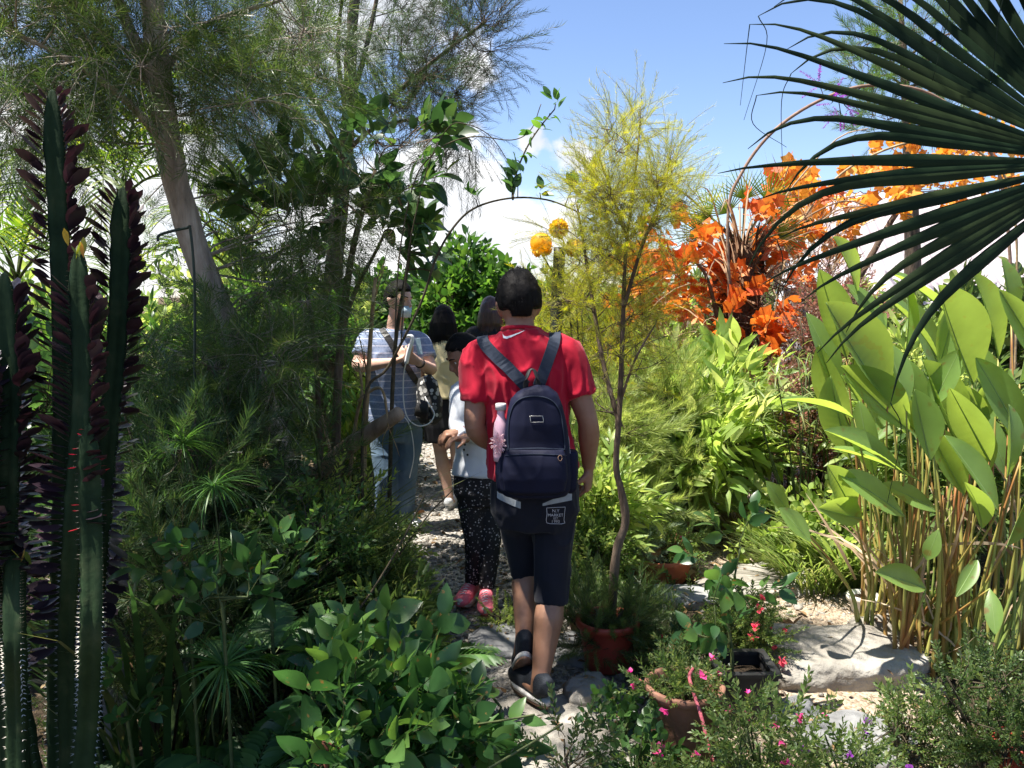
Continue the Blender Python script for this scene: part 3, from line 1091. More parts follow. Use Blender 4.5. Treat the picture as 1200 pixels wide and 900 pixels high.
def grass_clump(name, label, cat, px, Y, n, L, leaf, seed=1, spread=.12, tw='blade', up=1.0, splay=.6, z0=0.0, group=None, mats=None, bases=None, part_name=None):
    rng = np.random.default_rng(seed)
    b = np.array([P(px, 600, Y)[0], Y, z0])
    mb = MB()
    a = rng.uniform(0, 6.28, n)
    rr = spread * np.sqrt(rng.uniform(0, 1, n))
    pos = b + np.stack([np.cos(a) * rr, np.sin(a) * rr, np.zeros(n)], 1)
    a2 = a + rng.normal(0, .7, n)
    d = np.stack([np.cos(a2) * splay, np.sin(a2) * splay, np.full(n, up)], 1) * rng.uniform(.4, 1.3, (n, 1)) + UP * .3
    nz = np.stack([np.cos(a2), np.sin(a2), np.full(n, -.2)], 1) * -1 + UP * .6
    scatter(mb, LEAF[tw], pos, d, nz, rng.uniform(L[0], L[1], n))
    return solo(name, mb, M[leaf], b, label, cat, group)


def palm_frond(mb, base, d, L, droop, rng, leaflets=36, ll=.32, wf=.055, m=0, stem=.012, sm=1, lift=.35, twist=None):
    """feather frond: rachis curving down, leaflets either side"""
    d = nrm(d)
    ts = np.linspace(0, 1, 12)
    pts = np.array([base + d * L * t - UP * droop * L * t ** 2.2 for t in ts])
    tube(mb, pts, stem, stem * .25, 5, sm)
    t, X, Yv = frames(pts, np.cross(d, UP) if twist is None else twist)
    u = np.linspace(.16, .99, leaflets)
    for side in (-1, 1):
        uu = u + rng.normal(0, .006, leaflets)
        pos = np.stack([np.interp(uu, ts, pts[:, i]) for i in range(3)], 1)
        tt = np.stack([np.interp(uu, ts, t[:, i]) for i in range(3)], 1)
        xx = np.stack([np.interp(uu, ts, X[:, i]) for i in range(3)], 1)
        nn = np.cross(xx, tt)
        nn = np.where((nn[:, 2:3] < 0), -nn, nn)
        ang = np.interp(uu, [0, 1], [rad(68), rad(28)])[:, None] + rng.normal(0, .05, (leaflets, 1))
        dd = tt * np.cos(ang) + xx * side * np.sin(ang) + nn * lift
        s = ll * (np.sin(np.clip(uu, 0, 1) * math.pi * .82 + .35)) ** .7 * rng.uniform(.85, 1.1, leaflets)
        scatter(mb, LEAF['blade'], pos, dd, nn + rng.normal(0, .2, nn.shape), s, np.full(leaflets, wf / .05), m)


def palm(name, label, base, top, r, fronds, leaf, seed=1, ll=.34, wf=.05, trunk='palm_trunk', leaflets=36):
    rng = np.random.default_rng(seed)
    t = thing(name, [base[0], base[1], 0], label, 'palm')
    tr = MB()
    p = bez([base, (np.asarray(base) + top) / 2 + [.03, 0, 0], top], 14)
    loft(tr, p, np.linspace(r * 1.15, r * .8, len(p)), None, 12)
    part('trunk', tr, M[trunk], t)
    for (d, L, dr) in fronds:
        f = MB()
        palm_frond(f, np.asarray(top, float), np.asarray(d, float), L, dr, rng, leaflets, ll, wf)
        part('frond', f, [M[leaf], M['twig_green']], t)
    return t


def umbrella_sedge(name, label, heads, base, leaf, rays, rl, seed, stem_r=.0022, kind='blade_fine', flat=.25, group=None, stem_mat='twig_green', wf=1.0):
    rng = np.random.default_rng(seed)
    t = thing(name, base, label, 'sedge', group)
    st, fo = MB(), MB()
    for hpos in heads:
        b = np.asarray(base) + np.append(rng.normal(0, .05, 2), 0)
        mid = (b + hpos) / 2 + np.append(rng.normal(0, .03, 2), .06)
        pts = bez([b, mid, hpos], 9)
        tube(st, pts, stem_r * 1.3, stem_r * .8, 5)
        ax = nrm(pts[-1] - pts[-2])
        v = rand_dirs(rng, rays)
        v = v - ax * (v @ ax)[:, None]
        d = nrm(v) + ax * rng.normal(flat, .35, (rays, 1))
        scatter(fo, LEAF[kind], np.repeat(hpos[None], rays, 0), d, np.repeat(ax[None], rays, 0) + rng.normal(0, .1, (rays, 3)), rl * rng.uniform(.7, 1.15, rays), np.full(rays, wf))
    part('stem', st, M[stem_mat], t)
    part('foliage', fo, M[leaf], t)
    return t


def t_fern(pairs=18, droop=.5):
    mb = MB()
    rng = np.random.default_rng(3)
    ts = np.linspace(0, 1, 10)
    pts = np.stack([0 * ts, ts * (1 - .12 * ts), -droop * ts ** 2], 1)
    loft(mb, pts, np.linspace(.008, .002, 10), None, 3, None, 1, False)
    u = np.linspace(.12, .98, pairs)
    pos = np.stack([np.interp(u, ts, pts[:, i]) for i in range(3)], 1)
    tz = nrm(np.gradient(pts, axis=0))
    tt = np.stack([np.interp(u, ts, tz[:, i]) for i in range(3)], 1)
    lf = t_leaf(.26, .05, .25, 4, .25)
    for s in (-1, 1):
        d = np.array([s, 0, 0]) + tt * .45
        ln = .30 * np.sin(u * 2.6 + .35) ** .8 + .02
        scatter(mb, lf, pos, d, np.array([0, 0, 1.0]) + rng.normal(0, .1, (pairs, 3)), ln, np.full(pairs, 1.0), 0)
    return tpl(mb)


LEAF['fern'] = t_fern()


def fern(name, label, px, py, Y, fronds, L, seed, leaf='fern', up=.7, z0=None, group=None):
    rng = np.random.default_rng(seed)
    b = P(px, py, Y)
    b[2] = .02 if z0 is None else z0
    t = thing(name, [b[0], b[1], max(0, b[2] - .02)], label, 'fern', group)
    for i in range(fronds):
        mb = MB()
        a = i * 2 * math.pi / fronds + rng.uniform(-.3, .3)
        d = np.array([math.cos(a), math.sin(a), up * rng.uniform(.7, 1.4)])
        scatter(mb, LEAF['fern'], [b], [d], [UP + np.array([math.cos(a), math.sin(a), 0]) * -.5], [rng.uniform(*L)])
        part('frond', mb, [M[leaf], M['twig_green']], t)
    return t


STONE_TOPS = []


def rock(name, label, px, py, size, h, seed, rot=0.0, mat='stone', cat='stone', z=0.0, kind=None, expo=3.2, group=None, rough=.16, Y=None):
    c_ = G(px, py, z) if Y is None else P(px, py, Y)
    mb = MB()
    n, k = 110, 44
    th = np.linspace(-math.pi / 2, math.pi / 2, k)
    ph = np.linspace(0, 2 * math.pi, n, endpoint=False)

    def sp(x, e):
        return np.sign(x) * np.abs(x) ** e
    e1, e2 = 2 / expo, 2 / 2.6
    V = np.stack([sp(np.cos(th), e1)[:, None] * sp(np.cos(ph), e2)[None], sp(np.cos(th), e1)[:, None] * sp(np.sin(ph), e2)[None], np.repeat(sp(np.sin(th), e1)[:, None], n, 1)], -1)
    V = V.reshape(-1, 3)
    off = seed * 3.71
    s = 1 + rough * 1.6 * fbm(V * 1.3 + off, 3, seed)[:, None]
    V = V * s
    V = V * (np.array([size[0], size[1], h]) / 2)
    V[:, 2] += (.014 * fbm(V * 7 + off, 4, seed + 5) + .022 * fbm(V * 2.6 + off, 2, seed + 9) + .006 * fbm(V * 24 + off, 3, seed + 4) - .012 * np.clip(.16 - np.abs(vnoise(V * 3.1 + off, seed + 8)), 0, 1) / .16) * min(1, h / .12)
    V[:, :2] *= (1 + .10 * fbm(V * 9 + off, 3, seed + 2))[:, None]
    cr, sr = math.cos(rot), math.sin(rot)
    V = V @ np.array([[cr, sr, 0], [-sr, cr, 0], [0, 0, 1]])
    i = np.arange(k - 1)[:, None] * n
    j = np.arange(n)[None]
    j2 = (j + 1) % n
    Q = np.stack([i + j, i + j2, i + n + j2, i + n + j], -1).reshape(-1, 4)
    b = np.array([c_[0], c_[1], c_[2]])
    mb.add(V + b + [0, 0, h * .18], None, Q)
    STONE_TOPS.append((V + b + [0, 0, h * .18])[V[:, 2] > h * .22])
    return solo(name, mb, M[mat], b, label, cat, group, kind)


# ------------------------------------------------------------------ ground, path, gravel
def setting():
    def axis(lo, hi, n0, far):
        a = np.linspace(lo, hi, n0)
        e = np.array([2, 5, 12, 30, 70, 160, 400.0])
        return np.concatenate([(lo - e[::-1]), a, hi + e])
    xs = axis(-5, 5, 130, 400)
    ys = axis(-1, 12, 150, 400)
    X, Y = np.meshgrid(xs, ys, indexing='ij')
    V = np.stack([X, Y, np.zeros_like(X)], -1)
    near = np.exp(-((np.hypot(X, Y - 5)) / 9) ** 2)
    V[..., 2] = (.022 * fbm(V * 1.6, 3, 4) + .012 * fbm(V * 9, 2, 8)) * near - .012
    nx, ny = len(xs), len(ys)
    i = np.arange(nx - 1)[:, None] * ny
    j = np.arange(ny - 1)[None]
    Q = np.stack([i + j, i + ny + j, i + ny + j + 1, i + j + 1], -1).reshape(-1, 4)
    solo('ground', MB().add(V.reshape(-1, 3), None, Q), M['ground'], (0, 0, 0), kind='structure')

    def path(name, cent, half, mat, z, seed, res=.05, kind='structure'):
        cl = bez(cent, 60)
        hw = np.interp(np.linspace(0, 1, len(cl)), np.linspace(0, 1, len(half)), half)
        t, Xv, Yv = frames(np.c_[cl, np.zeros(len(cl))], None)
        side = np.stack([t[:, 1], -t[:, 0], 0 * t[:, 0]], 1)
        m_ = 26
        u = np.linspace(-1, 1, m_)
        edge = 1 + .22 * fbm(np.c_[cl * 2.2, np.zeros(len(cl))] + seed, 3, seed)
        V = np.c_[cl, np.zeros(len(cl))][:, None] + side[:, None] * (u[None] * (hw * edge)[:, None])[..., None]
        V[..., 2] = z + .012 * fbm(V * 5, 3, seed) - .05 * np.abs(u[None]) ** 6
        k = len(cl)
        i = np.arange(k - 1)[:, None] * m_
        j = np.arange(m_ - 1)[None]
        Q = np.stack([i + j, i + j + 1, i + m_ + j + 1, i + m_ + j], -1).reshape(-1, 4)
        o = solo(name, MB().add(V.reshape(-1, 3), None, Q), M[mat], (0, 0, 0), kind=kind)
        return cl, hw
    g = [G(700, 960)[:2], G(650, 850)[:2], G(600, 740)[:2], G(560, 660)[:2], G(530, 610)[:2], G(505, 570)[:2], G(520, 520)[:2], G(560, 480)[:2], G(560, 430)[:2]]
    cl, hw = path('gravel_path', g, [.55, .45, .38, .42, .55, .65, .6, .6], 'gravel', .030, 11)
    g2 = [G(1050, 960)[:2], G(960, 800)[:2], G(935, 725)[:2], G(880, 660)[:2], G(850, 610)[:2], G(870, 575)[:2], G(900, 540)[:2]]
    cl2, hw2 = path('sand_path', g2, [.5, .5, .45, .5, .4, .4, .4], 'sand', .024, 12)
    # loose gravel
    rng = np.random.default_rng(77)
    mb = MB()
    peb = MB()
    sphere(peb, (0, 0, 0), 1.0, 6)
    V, T, Q, mT, mQ = tpl(peb)
    for (c_, h_, n, zz, k0) in ((cl, hw, 5200, .035, 1.0), (cl2, hw2, 1500, .028, .8)):
        k = rng.integers(0, len(c_) - 1, n)
        f = rng.uniform(0, 1, (n, 1))
        p = c_[k] * (1 - f) + c_[k + 1] * f
        w = h_[k]
        p = p + np.stack([rng.uniform(-1, 1, n) * w * 1.05, np.zeros(n)], 1)
        s = rng.uniform(.005, .016, n) * k0
        s[rng.uniform(0, 1, n) > .97] *= 2
        scatter(mb, (V * [1, 1.3, .6], T, Q, mT, mQ), np.c_[p, np.full(n, zz)], np.c_[rand_dirs(rng, n)[:, :2], np.zeros(n)], UP + rng.normal(0, .2, (n, 3)), s)
    solo('gravel', mb, M['stone'], (0, 0, 0), 'loose grey gravel and chips lying on the path', 'gravel', kind='stuff')
    # fallen leaves
    mb = MB()
    n = 3800
    p = np.c_[rng.uniform(-3.2, 3.2, n), rng.uniform(1.6, 9, n), np.full(n, .03)]
    cur = LEAF['lance'], LEAF['ovate']
    for k in (0, 1):
        q = p[k::2].copy()
        m_ = len(q)
        q[:, 2] += rng.uniform(0, .02, m_)
        scatter(mb, cur[k], q, np.c_[rand_dirs(rng, m_)[:, :2], rng.normal(0, .15, m_)], UP + rng.normal(0, .35, (m_, 3)), rng.uniform(.03, .09, m_))
    solo('leaf_litter', mb, M['litter'], (0, 0, 0), 'brown fallen leaves scattered over the soil between the plants', 'fallen leaves', kind='stuff')
    # low weeds and moss on the soil away from the paths
    mb = MB()
    n = 6500
    p = np.c_[rng.uniform(-5, 5, n), rng.uniform(1.4, 11, n)]
    allc = np.vstack([cl, cl2])
    allw = np.concatenate([hw, hw2])
    d = np.linalg.norm(p[:, None] - allc[None], axis=2) - allw[None]
    p = p[d.min(1) > -.06]
    n = len(p)
    tws = TW['small']
    for k in range(3):
        q = p[k::3]
        m_ = len(q)
        scatter(mb, tws[k], np.c_[q, np.full(m_, .0)], np.c_[rng.normal(0, .7, (m_, 2)), np.ones(m_)], rand_dirs(rng, m_), rng.uniform(.08, .22, m_))
    solo('ground_cover', mb, [M['small_mid'], M['twig_green']], (0, 0, 0), 'low green weeds covering the soil among the shrubs', 'ground cover', kind='stuff')


setting()
# ------------------------------------------------------------------ left side planting


def euphorbia():
    rng = np.random.default_rng(21)
    base = np.array([P(75, 600, 2.25)[0], 2.25, 0.0])
    t = thing('euphorbia_plant', base, 'tall dark columnar euphorbia with purple leaves and white spines along its ribs', 'cactus-like plant')
    cols = [  # pixel path, depth, radius, leafy from..to (fraction of length)
        ([(70, 1050), (72, 800), (74, 560), (70, 330), (64, 108)], 2.28, .030, (.36, 1.0), 'purple'),
        ([(120, 1060), (112, 800), (128, 560), (138, 380), (141, 222)], 2.40, .032, (.36, 1.0), 'purple'),
        ([(86, 1050), (84, 800), (90, 620), (95, 450), (92, 292)], 2.10, .028, (.36, .93), 'purple'),
        ([(18, 1040), (8, 800), (6, 620), (14, 470), (10, 322)], 2.15, .033, (.40, .97), 'purple'),
        ([(30, 1040), (22, 840), (16, 760), (20, 700), (24, 650)], 2.0, .030, (.93, 1.0), 'purple'),
        ([(58, 1050), (20, 820), (-6, 700), (-14, 560), (-20, 420)], 2.05, .032, (.6, 1.0), 'purple'),
        ([(84, 1060), (100, 860), (106, 740), (112, 640), (106, 500)], 2.02, .030, (.85, 1.0), 'red'),
    ]
    fol, spn, yng = MB(), MB(), MB()
    lf = t_leaf(.42, .10, -.16, 4, .62)
    for (pix, Y, r, (f0, f1), kind) in cols:
        pts = bez([P(px + 4 * math.sin(k * 1.7 + Y * 40), py, Y + .05 * math.sin(k * 2.1)) for k, (px, py) in enumerate(pix)], 40)
        k = len(pts)
        tt, X, Yv = frames(pts)
        rot = math.pi / 2 + rng.uniform(-.3, .3)
        n = 18
        a = np.linspace(0, 2 * math.pi, n, endpoint=False)
        prof = .42 + .58 * (np.abs(np.cos(1.5 * a)) ** 2.2)
        taper = np.minimum(1, (1 - np.linspace(0, 1, k)) * 14 + .35)
        wav = 1 + .05 * np.sin(np.linspace(0, k * 2.2, k))
        # three ribs, wavy along their edge
        R = r * taper[:, None] * (prof[None] * (1 + .10 * (prof[None] > .8) * np.sin(np.linspace(0, 130, k))[:, None]))
        V = pts[:, None] + X[:, None] * (R * np.cos(a + rot))[..., None] + Yv[:, None] * (R * np.sin(a + rot))[..., None]
        mb = MB()
        i = np.arange(k - 1)[:, None] * n
        j = np.arange(n)[None]
        j2 = (j + 1) % n
        V = np.vstack([V.reshape(-1, 3), pts[-1:] + tt[-1] * r * .3])
        jj = np.arange(n)
        mb.add(V, np.stack([np.full(n, k * n), (k - 1) * n + jj, (k - 1) * n + (jj + 1) % n], 1), np.stack([i + j, i + j2, i + n + j2, i + n + j], -1).reshape(-1, 4))
        part('stem', mb, M['euphorbia'], t)
        L = np.sum(np.linalg.norm(np.diff(pts, axis=0), axis=1))
        ts = np.linspace(0, 1, k)
        for rib in range(3):
            ang = rot + rib * 2 * math.pi / 3
            nn = int(L / .0165)
            u = np.linspace(.02, .995, nn)
            pos = np.stack([np.interp(u, ts, pts[:, q]) for q in range(3)], 1)
            ax = np.stack([np.interp(u, ts, tt[:, q]) for q in range(3)], 1)
            xx = np.stack([np.interp(u, ts, X[:, q]) for q in range(3)], 1)
            yy = np.stack([np.interp(u, ts, Yv[:, q]) for q in range(3)], 1)
            out = xx * math.cos(ang) + yy * math.sin(ang)
            pos = pos + out * r * .95 * np.interp(u, ts, taper)[:, None]
            for sgn in (-1, 1):
                sdir = out + np.cross(ax, out) * .55 * sgn + rng.normal(0, .1, (nn, 3))
                scatter(spn, t_needle(.22), pos, sdir, ax, rng.uniform(.008, .014, nn))
            s = (u > f0 - .1 * rng.uniform(0, 1, nn)) & (u < f1) & (rng.uniform(0, 1, nn) < (.95 if kind == 'purple' else .3))
            d = out + ax * (np.interp(u, [f0, f0 + .25, 1], [-.25, .25, .75])[:, None] + rng.normal(0, .16, (nn, 1))) + np.cross(ax, out) * rng.normal(0, .25, (nn, 1))
            ln = rng.uniform(.05, .09, nn) * (1 - .3 * (u > .97)) * rng.uniform(.75, 1.05, nn)
            if kind == 'red':
                ln *= .35
                scatter(yng, lf, pos[s], d[s], ax[s], ln[s], None, 1)
            else:
                scatter(fol, lf, pos[s], d[s], ax[s] + rng.normal(0, .25, (s.sum(), 3)), ln[s], np.full(s.sum(), 1.15))
    # fresh tips
    for (px, py, Y, n) in ((92, 297, 2.1, 6), (25, 655, 2.0, 3)):
        q = P(px, py, Y)
        d = rand_dirs(rng, n) * .6 + UP * 1.3
        scatter(yng, lf, np.repeat(q[None], n, 0) + rng.normal(0, .01, (n, 3)), d, rand_dirs(rng, n), rng.uniform(.035, .05, n), np.full(n, .8), 0)
    part('foliage', fol, M['purple'], t)
    part('spine', spn, M['spine'], t)
    part('tip_foliage', yng, [M['young'], M['red_leaf']], t)


euphorbia()

# leaning pale-barked tree with feathery foliage
Y1 = 4.0
leanp = [P(358, 740, 4.05), P(330, 540, 4.05), P(285, 425, 4.02), P(240, 320, 4.0), P(208, 220, 3.95), P(190, 120, 3.9), P(180, 20, 3.85), P(174, -90, 3.85), P(176, -230, 3.8)]
cl = []
cl += EL(31, 80, 55, 120, 60, 3.0, 4.2, 17, .26, 22)
cl += EL(32, 270, 70, 110, 60, 3.5, 4.6, 17, .28, 20)
cl += EL(33, 60, 150, 80, 50, 3.1, 4.2, 6, .24, 18)
cl += EL(34, 335, 335, 70, 70, 3.9, 4.6, 10, .25, 22)
cl += EL(35, 400, 262, 30, 20, 3.9, 4.4, 3, .22, 20)
cl += EL(136, 300, 450, 60, 60, 3.45, 3.8, 7, .2, 20)
cl += EL(36, 230, 440, 100, 60, 4.1, 4.6, 9, .25, 20)
cl += EL(37, 200, 260, 130, 40, 4.4, 5.0, 4, .28, 18)
cl += EL(38, 150, -140, 300, 130, 3.2, 4.8, 22, .32, 26)
_r = np.random.default_rng(39)
for (_a, _b, _c, _d, _n) in ((-2.6, -.45, 1.7, 3.75, 32), (-.5, .7, 1.2, 2.25, 10), (-3.0, -1.8, 3.7, 4.6, 8), (-4.2, -2.6, 2.0, 4.2, 18)):  # unseen overhead foliage added to shade the walker, left bank and foreground
    for _k in range(_n):
        cl.append((np.array([_r.uniform(_a, _b), _r.uniform(_c, _d), _r.uniform(3.15, 3.8)]), .32, 20))
plant('paperbark_tree', 'leaning tree with pale flaking bark and drooping feathery olive foliage', 'tree',
      [(leanp, .074, .045), ([P(190, 130, 3.9), P(168, 70, 3.85), P(142, 10, 3.8), P(110, -90, 3.7)], .038, .016),
       ([P(195, 170, 3.9), P(150, 120, 3.7), P(90, 75, 3.5), P(20, 40, 3.4)], .022, .007),
       ([P(186, 90, 3.9), P(240, 30, 4.0), P(330, 0, 4.1)], .02, .008), ([P(176, -150, 3.82), P(300, -190, 3.8), P(400, -180, 3.7), P(470, -190, 3.6)], .035, .012), ([P(178, -100, 3.85), P(200, -260, 3.2), P(260, -360, 2.7)], .03, .010)],
      cl, TW['feather_soft'], (.2, .36), 'feather_olive', 'bark_pale', up=-.1, seed=3, nside=14, wob=.03, tn=44, limb=.10, branch=.0025)

# second tree, upright, needle foliage reaching to the right
cl = []
for (px, py, Y, r, n) in [(565, 28, 5.3, .22, 26), (530, 50, 5.4, .26, 30), (500, 90, 5.3, .28, 34), (535, 110, 5.4, .22, 24), (545, 160, 5.4, .2, 22), (500, 140, 5.5, .26, 30), (460, 120, 5.3, .3, 34),
                          (470, 60, 5.6, .28, 26), (440, 165, 5.2, .26, 26), (380, 90, 5.2, .32, 34), (340, 60, 5.4, .32, 34), (330, 130, 5.3, .3, 34), (290, 100, 5.5, .3, 30), (380, 30, 5.6, .28, 22),
                          (270, 50, 5.4, .3, 28), (420, 40, 5.7, .22, 12), (350, 190, 5.2, .28, 26), (300, 170, 5.3, .28, 26), (470, 10, 5.6, .2, 10), (550, -10, 5.4, .24, 20), (520, 180, 5.45, .14, 12),
                          (430, -60, 5.6, .34, 20), (330, -40, 5.4, .34, 24), (500, -90, 5.6, .34, 20), (400, -160, 5.5, .4, 22), (575, 60, 5.35, .15, 12), (250, 140, 5.6, .3, 24)]:
    cl.append((P(px, py, Y * 1.17), r * 1.17, n))
plant('needle_leaved_tree', 'upright tree with grey trunk and dark needle foliage spreading across the clouds', 'tree',
      [([P(376, 640, 6.435), P(382, 480, 6.435), P(390, 330, 6.435), P(403, 200, 6.435), P(409, 120, 6.435), P(412, 40, 6.435), P(420, -60, 6.435), P(424, -200, 6.435)], .085, .025),
       ([P(409, 130, 6.435), P(428, 60, 6.493), P(445, -20, 6.552), P(455, -90, 6.552)], .024, .010),
       ([P(407, 140, 6.435), P(396, 60, 6.552), P(404, -30, 6.552)], .022, .010),
       ([P(404, 190, 6.435), P(372, 125, 6.318), P(352, 80, 6.201), P(358, 0, 6.201)], .034, .012),
       ([P(400, 245, 6.435), P(365, 160, 6.318), P(330, 125, 6.259), P(280, 100, 6.318)], .022, .008),
       ([P(408, 150, 6.435), P(450, 120, 6.318), P(510, 70, 6.259), P(570, 25, 6.201)], .024, .008),
       ([P(404, 180, 6.435), P(440, 150, 6.318), P(500, 140, 6.377), P(545, 155, 6.318)], .02, .007)],
      [(a, b, int(n * 2.6)) for a, b, n in cl], TW['feather'], (.25, .46), 'feather_deep', 'bark', up=.35, out=.9, fwd=.8, seed=4, nside=12, wob=.04, tn=30, limb=.3)

# big-leaved shrub between the two trees
cl = EL(41, 445, 215, 45, 65, 4.3, 4.7, 8, .17, 5) + EL(43, 345, 270, 45, 45, 4.3, 4.7, 4, .18, 5)
plant('broad_leaved_shrub', 'tall shrub with dark broad leathery leaves against the white cloud', 'shrub',
      [([P(392, 665, 4.5), P(396, 450, 4.5), P(412, 300, 4.5), P(440, 200, 4.5)], .03, .012), ([P(388, 665, 4.5), P(400, 400, 4.5), P(452, 270, 4.5)], .02, .008), ([P(380, 665, 4.5), P(370, 420, 4.5), P(350, 290, 4.5)], .02, .008)],
      cl, TW['ovate_big'], (.17, .25), 'broad_deep', 'bark', up=.5, seed=5, names=('stem', 'foliage'))

# areca palms behind
hub = P(140, 235, 6.6)
fr = [((.9, -.2, 1.5), 1.9, .75), ((.55, -.4, 1.9), 2.0, .55), ((-.1, -.3, 2.2), 2.0, .3), ((-.7, -.4, 1.8), 2.0, .6), ((-1.1, -.2, 1.2), 1.9, .9), ((1.2, -.5, .9), 1.7, .9), ((.6, .3, 2.2), 2.0, .4), ((-.4, -.7, 1.2), 1.7, .9), ((.3, -.9, 1.1), 1.7, 1.0), ((-1.2, .3, .7), 1.6, .7)]
palm('areca_palm', 'palm with smooth green trunk and sunlit feathery fronds behind the pale leaning trunk', [hub[0] - .05, 6.6, 0], hub, .085, fr, 'palm', seed=8, ll=.42, wf=.06)
hub = P(285, 330, 7.2)
fr = [((.5, -.3, 1.8), 1.9, .6), ((-.6, -.4, 1.6), 1.8, .7), ((0, -.6, 2.0), 1.9, .5), ((1.1, -.2, 1.1), 1.7, .8), ((-1.1, 0, 1.2), 1.7, .8), ((.2, .4, 2), 1.9, .4), ((.7, -.8, .7), 1.5, .7), ((-.4, -.8, .8), 1.5, .7)]
palm('areca_palm', 'shorter palm crowned just above the shrubs with arching yellow-green fronds', [hub[0], 7.2, 0], hub, .07, fr, 'palm', seed=9, ll=.4, wf=.06)
hub = P(20, 330, 6.2)
fr = [((.5, -.3, 1.4), 1.5, .8), ((-.3, -.4, 1.6), 1.6, .7), ((.9, -.5, .9), 1.5, .8), ((.2, -.7, 1.1), 1.5, .9), ((-.8, -.3, 1.0), 1.5, .9), ((.1, .3, 1.7), 1.5, .5)]
palm('areca_palm', 'low palm with yellow-green fronds showing behind the purple-leaved euphorbia', [hub[0], 6.2, 0], hub, .06, fr, 'palm', seed=10, ll=.36, wf=.055)

# shrubs of the left bank
shrub('weeping_shrub', 'soft feathery grey-green shrub at the foot of the leaning trunk', 'shrub', 255, 330, 3.7, 300, TW['feather_soft'], (.2, .34), 'feather_dark', n=26, k=20, seed=51, r=.26)
shrub('feathery_shrub', 'dark feathery shrub filling the gap beside the euphorbia', 'shrub', 205, 400, 3.1, 190, TW['thread'], (.2, .32), 'feather_dark', n=20, k=18, seed=52, r=.22)
shrub('leafy_shrub', 'bright leafy shrub glimpsed between the two tree trunks', 'shrub', 330, 300, 6.2, 190, TW['lance'], (.2, .34), 'broad_mid', n=22, k=12, seed=53, r=.3)
shrub('leafy_shrub', 'dark leafy shrub behind the euphorbia columns', 'shrub', 120, 330, 4.9, 260, TW['lance'], (.2, .34), 'broad_mid', n=26, k=12, seed=54, r=.3)
shrub('leafy_shrub', 'shadowed leafy shrub at the edge of the view behind the euphorbia', 'shrub', -20, 360, 3.6, 240, TW['ovate'], (.16, .28), 'broad_dark', n=22, k=11, seed=55, r=.26)
shrub('undergrowth_shrub', 'shaded undergrowth bush with thin dark twigs low under the leaning tree', 'shrub', 180, 560, 2.75, 220, TW['thread'], (.14, .24), 'grass_dark', n=16, k=12, seed=56, r=.15)
shrub('undergrowth_shrub', 'shaded small-leaved bush below the leaning trunk beside the path bushes', 'shrub', 330, 560, 3.3, 170, TW['small'], (.14, .26), 'broad_dark', n=18, k=14, seed=57, r=.16)
shrub('light_green_bush', 'light green fine-leaved bush leaning over the gravel beside the denim legs', 'bush', 400, 555, 3.95, 130, TW['small'], (.16, .26), 'small_lime', 'twig_green', n=20, k=16, seed=58, r=.15)
shrub('small_leaved_bush', 'mid green small-leaved bush at the gravel edge below the broken log', 'bush', 425, 612, 3.5, 105, TW['small_dense'], (.14, .24), 'small_mid', 'twig_green', n=22, k=16, seed=59, r=.13)
shrub('grey_green_bush', 'narrow-leaved bush between the ferns and the pink shoes', 'bush', 470, 690, 3.25, 85, TW['lance'], (.12, .2), 'small_mid', 'twig_green', n=12, k=11, seed=60, r=.11)
shrub('far_bush', 'sunlit bush seen behind the striped shirt', 'bush', 395, 350, 7.2, 150, TW['ovate'], (.2, .3), 'small_lime', n=20, k=12, seed=61, r=.3)

grass_clump('grass_skirt', 'tall dark arching grass hanging round the leaning trunk', 'grass', 320, 3.55, 260, (.6, 1.15), 'grass_dark', 62, .22, 'blade_fine', 1.1, .5)
grass_clump('grass_tuft', 'fine grass tuft beside the papyrus head in deep shade', 'grass', 215, 3.0, 160, (.5, .95), 'grass_dark', 63, .2, 'blade_fine', 1.0, .5)
grass_clump('grass_tuft', 'arching green grass tuft beside the tree trunk near the gravel', 'grass', 395, 3.75, 150, (.4, .7), 'grass', 64, .16, 'blade_fine', .9, .6)
grass_clump('grass_tuft', 'small strap-leaved tuft at the foot of the euphorbia', 'grass', 20, 2.1, 50, (.25, .42), 'grass', 65, .1, 'blade', .9, .7)
grass_clump('bare_stem_clump', 'bundle of thin bare dark stems rising in the shade by the euphorbia', 'dry stems', 165, 2.6, 70, (.6, 1.3), 'grass_dark', 66, .22, 'blade_fine', 1.4, .35)

umbrella_sedge('papyrus_sedge', 'papyrus with a round burst of thread leaves in the dark shrubbery', [P(250, 570, 2.6), P(272, 640, 2.75), P(215, 520, 2.9), P(262, 780, 2.3)], [P(258, 600, 2.65)[0], 2.65, 0], 'fern', 90, .17, 70, .003, wf=1.3)

# seedlings with big leaves, foreground
def sapling(name, label, pix, Y, tw, ll, leaf, seed, k=3, r=.07, bark='twig_green', group=None):
    base = [P(pix[0][0], 600, Y)[0], Y, 0]
    pts = [base] + [P(px, py, Y) for (px, py) in pix]
    cl = [(P(px, py, Y), r, k) for (px, py) in pix]
    return plant(name, label, 'sapling', [(pts, .006, .003)], cl, tw, ll, leaf, bark, up=.25, seed=seed, names=('stem', 'foliage'), tn=16, nside=5, limb_min=.003, group=group)


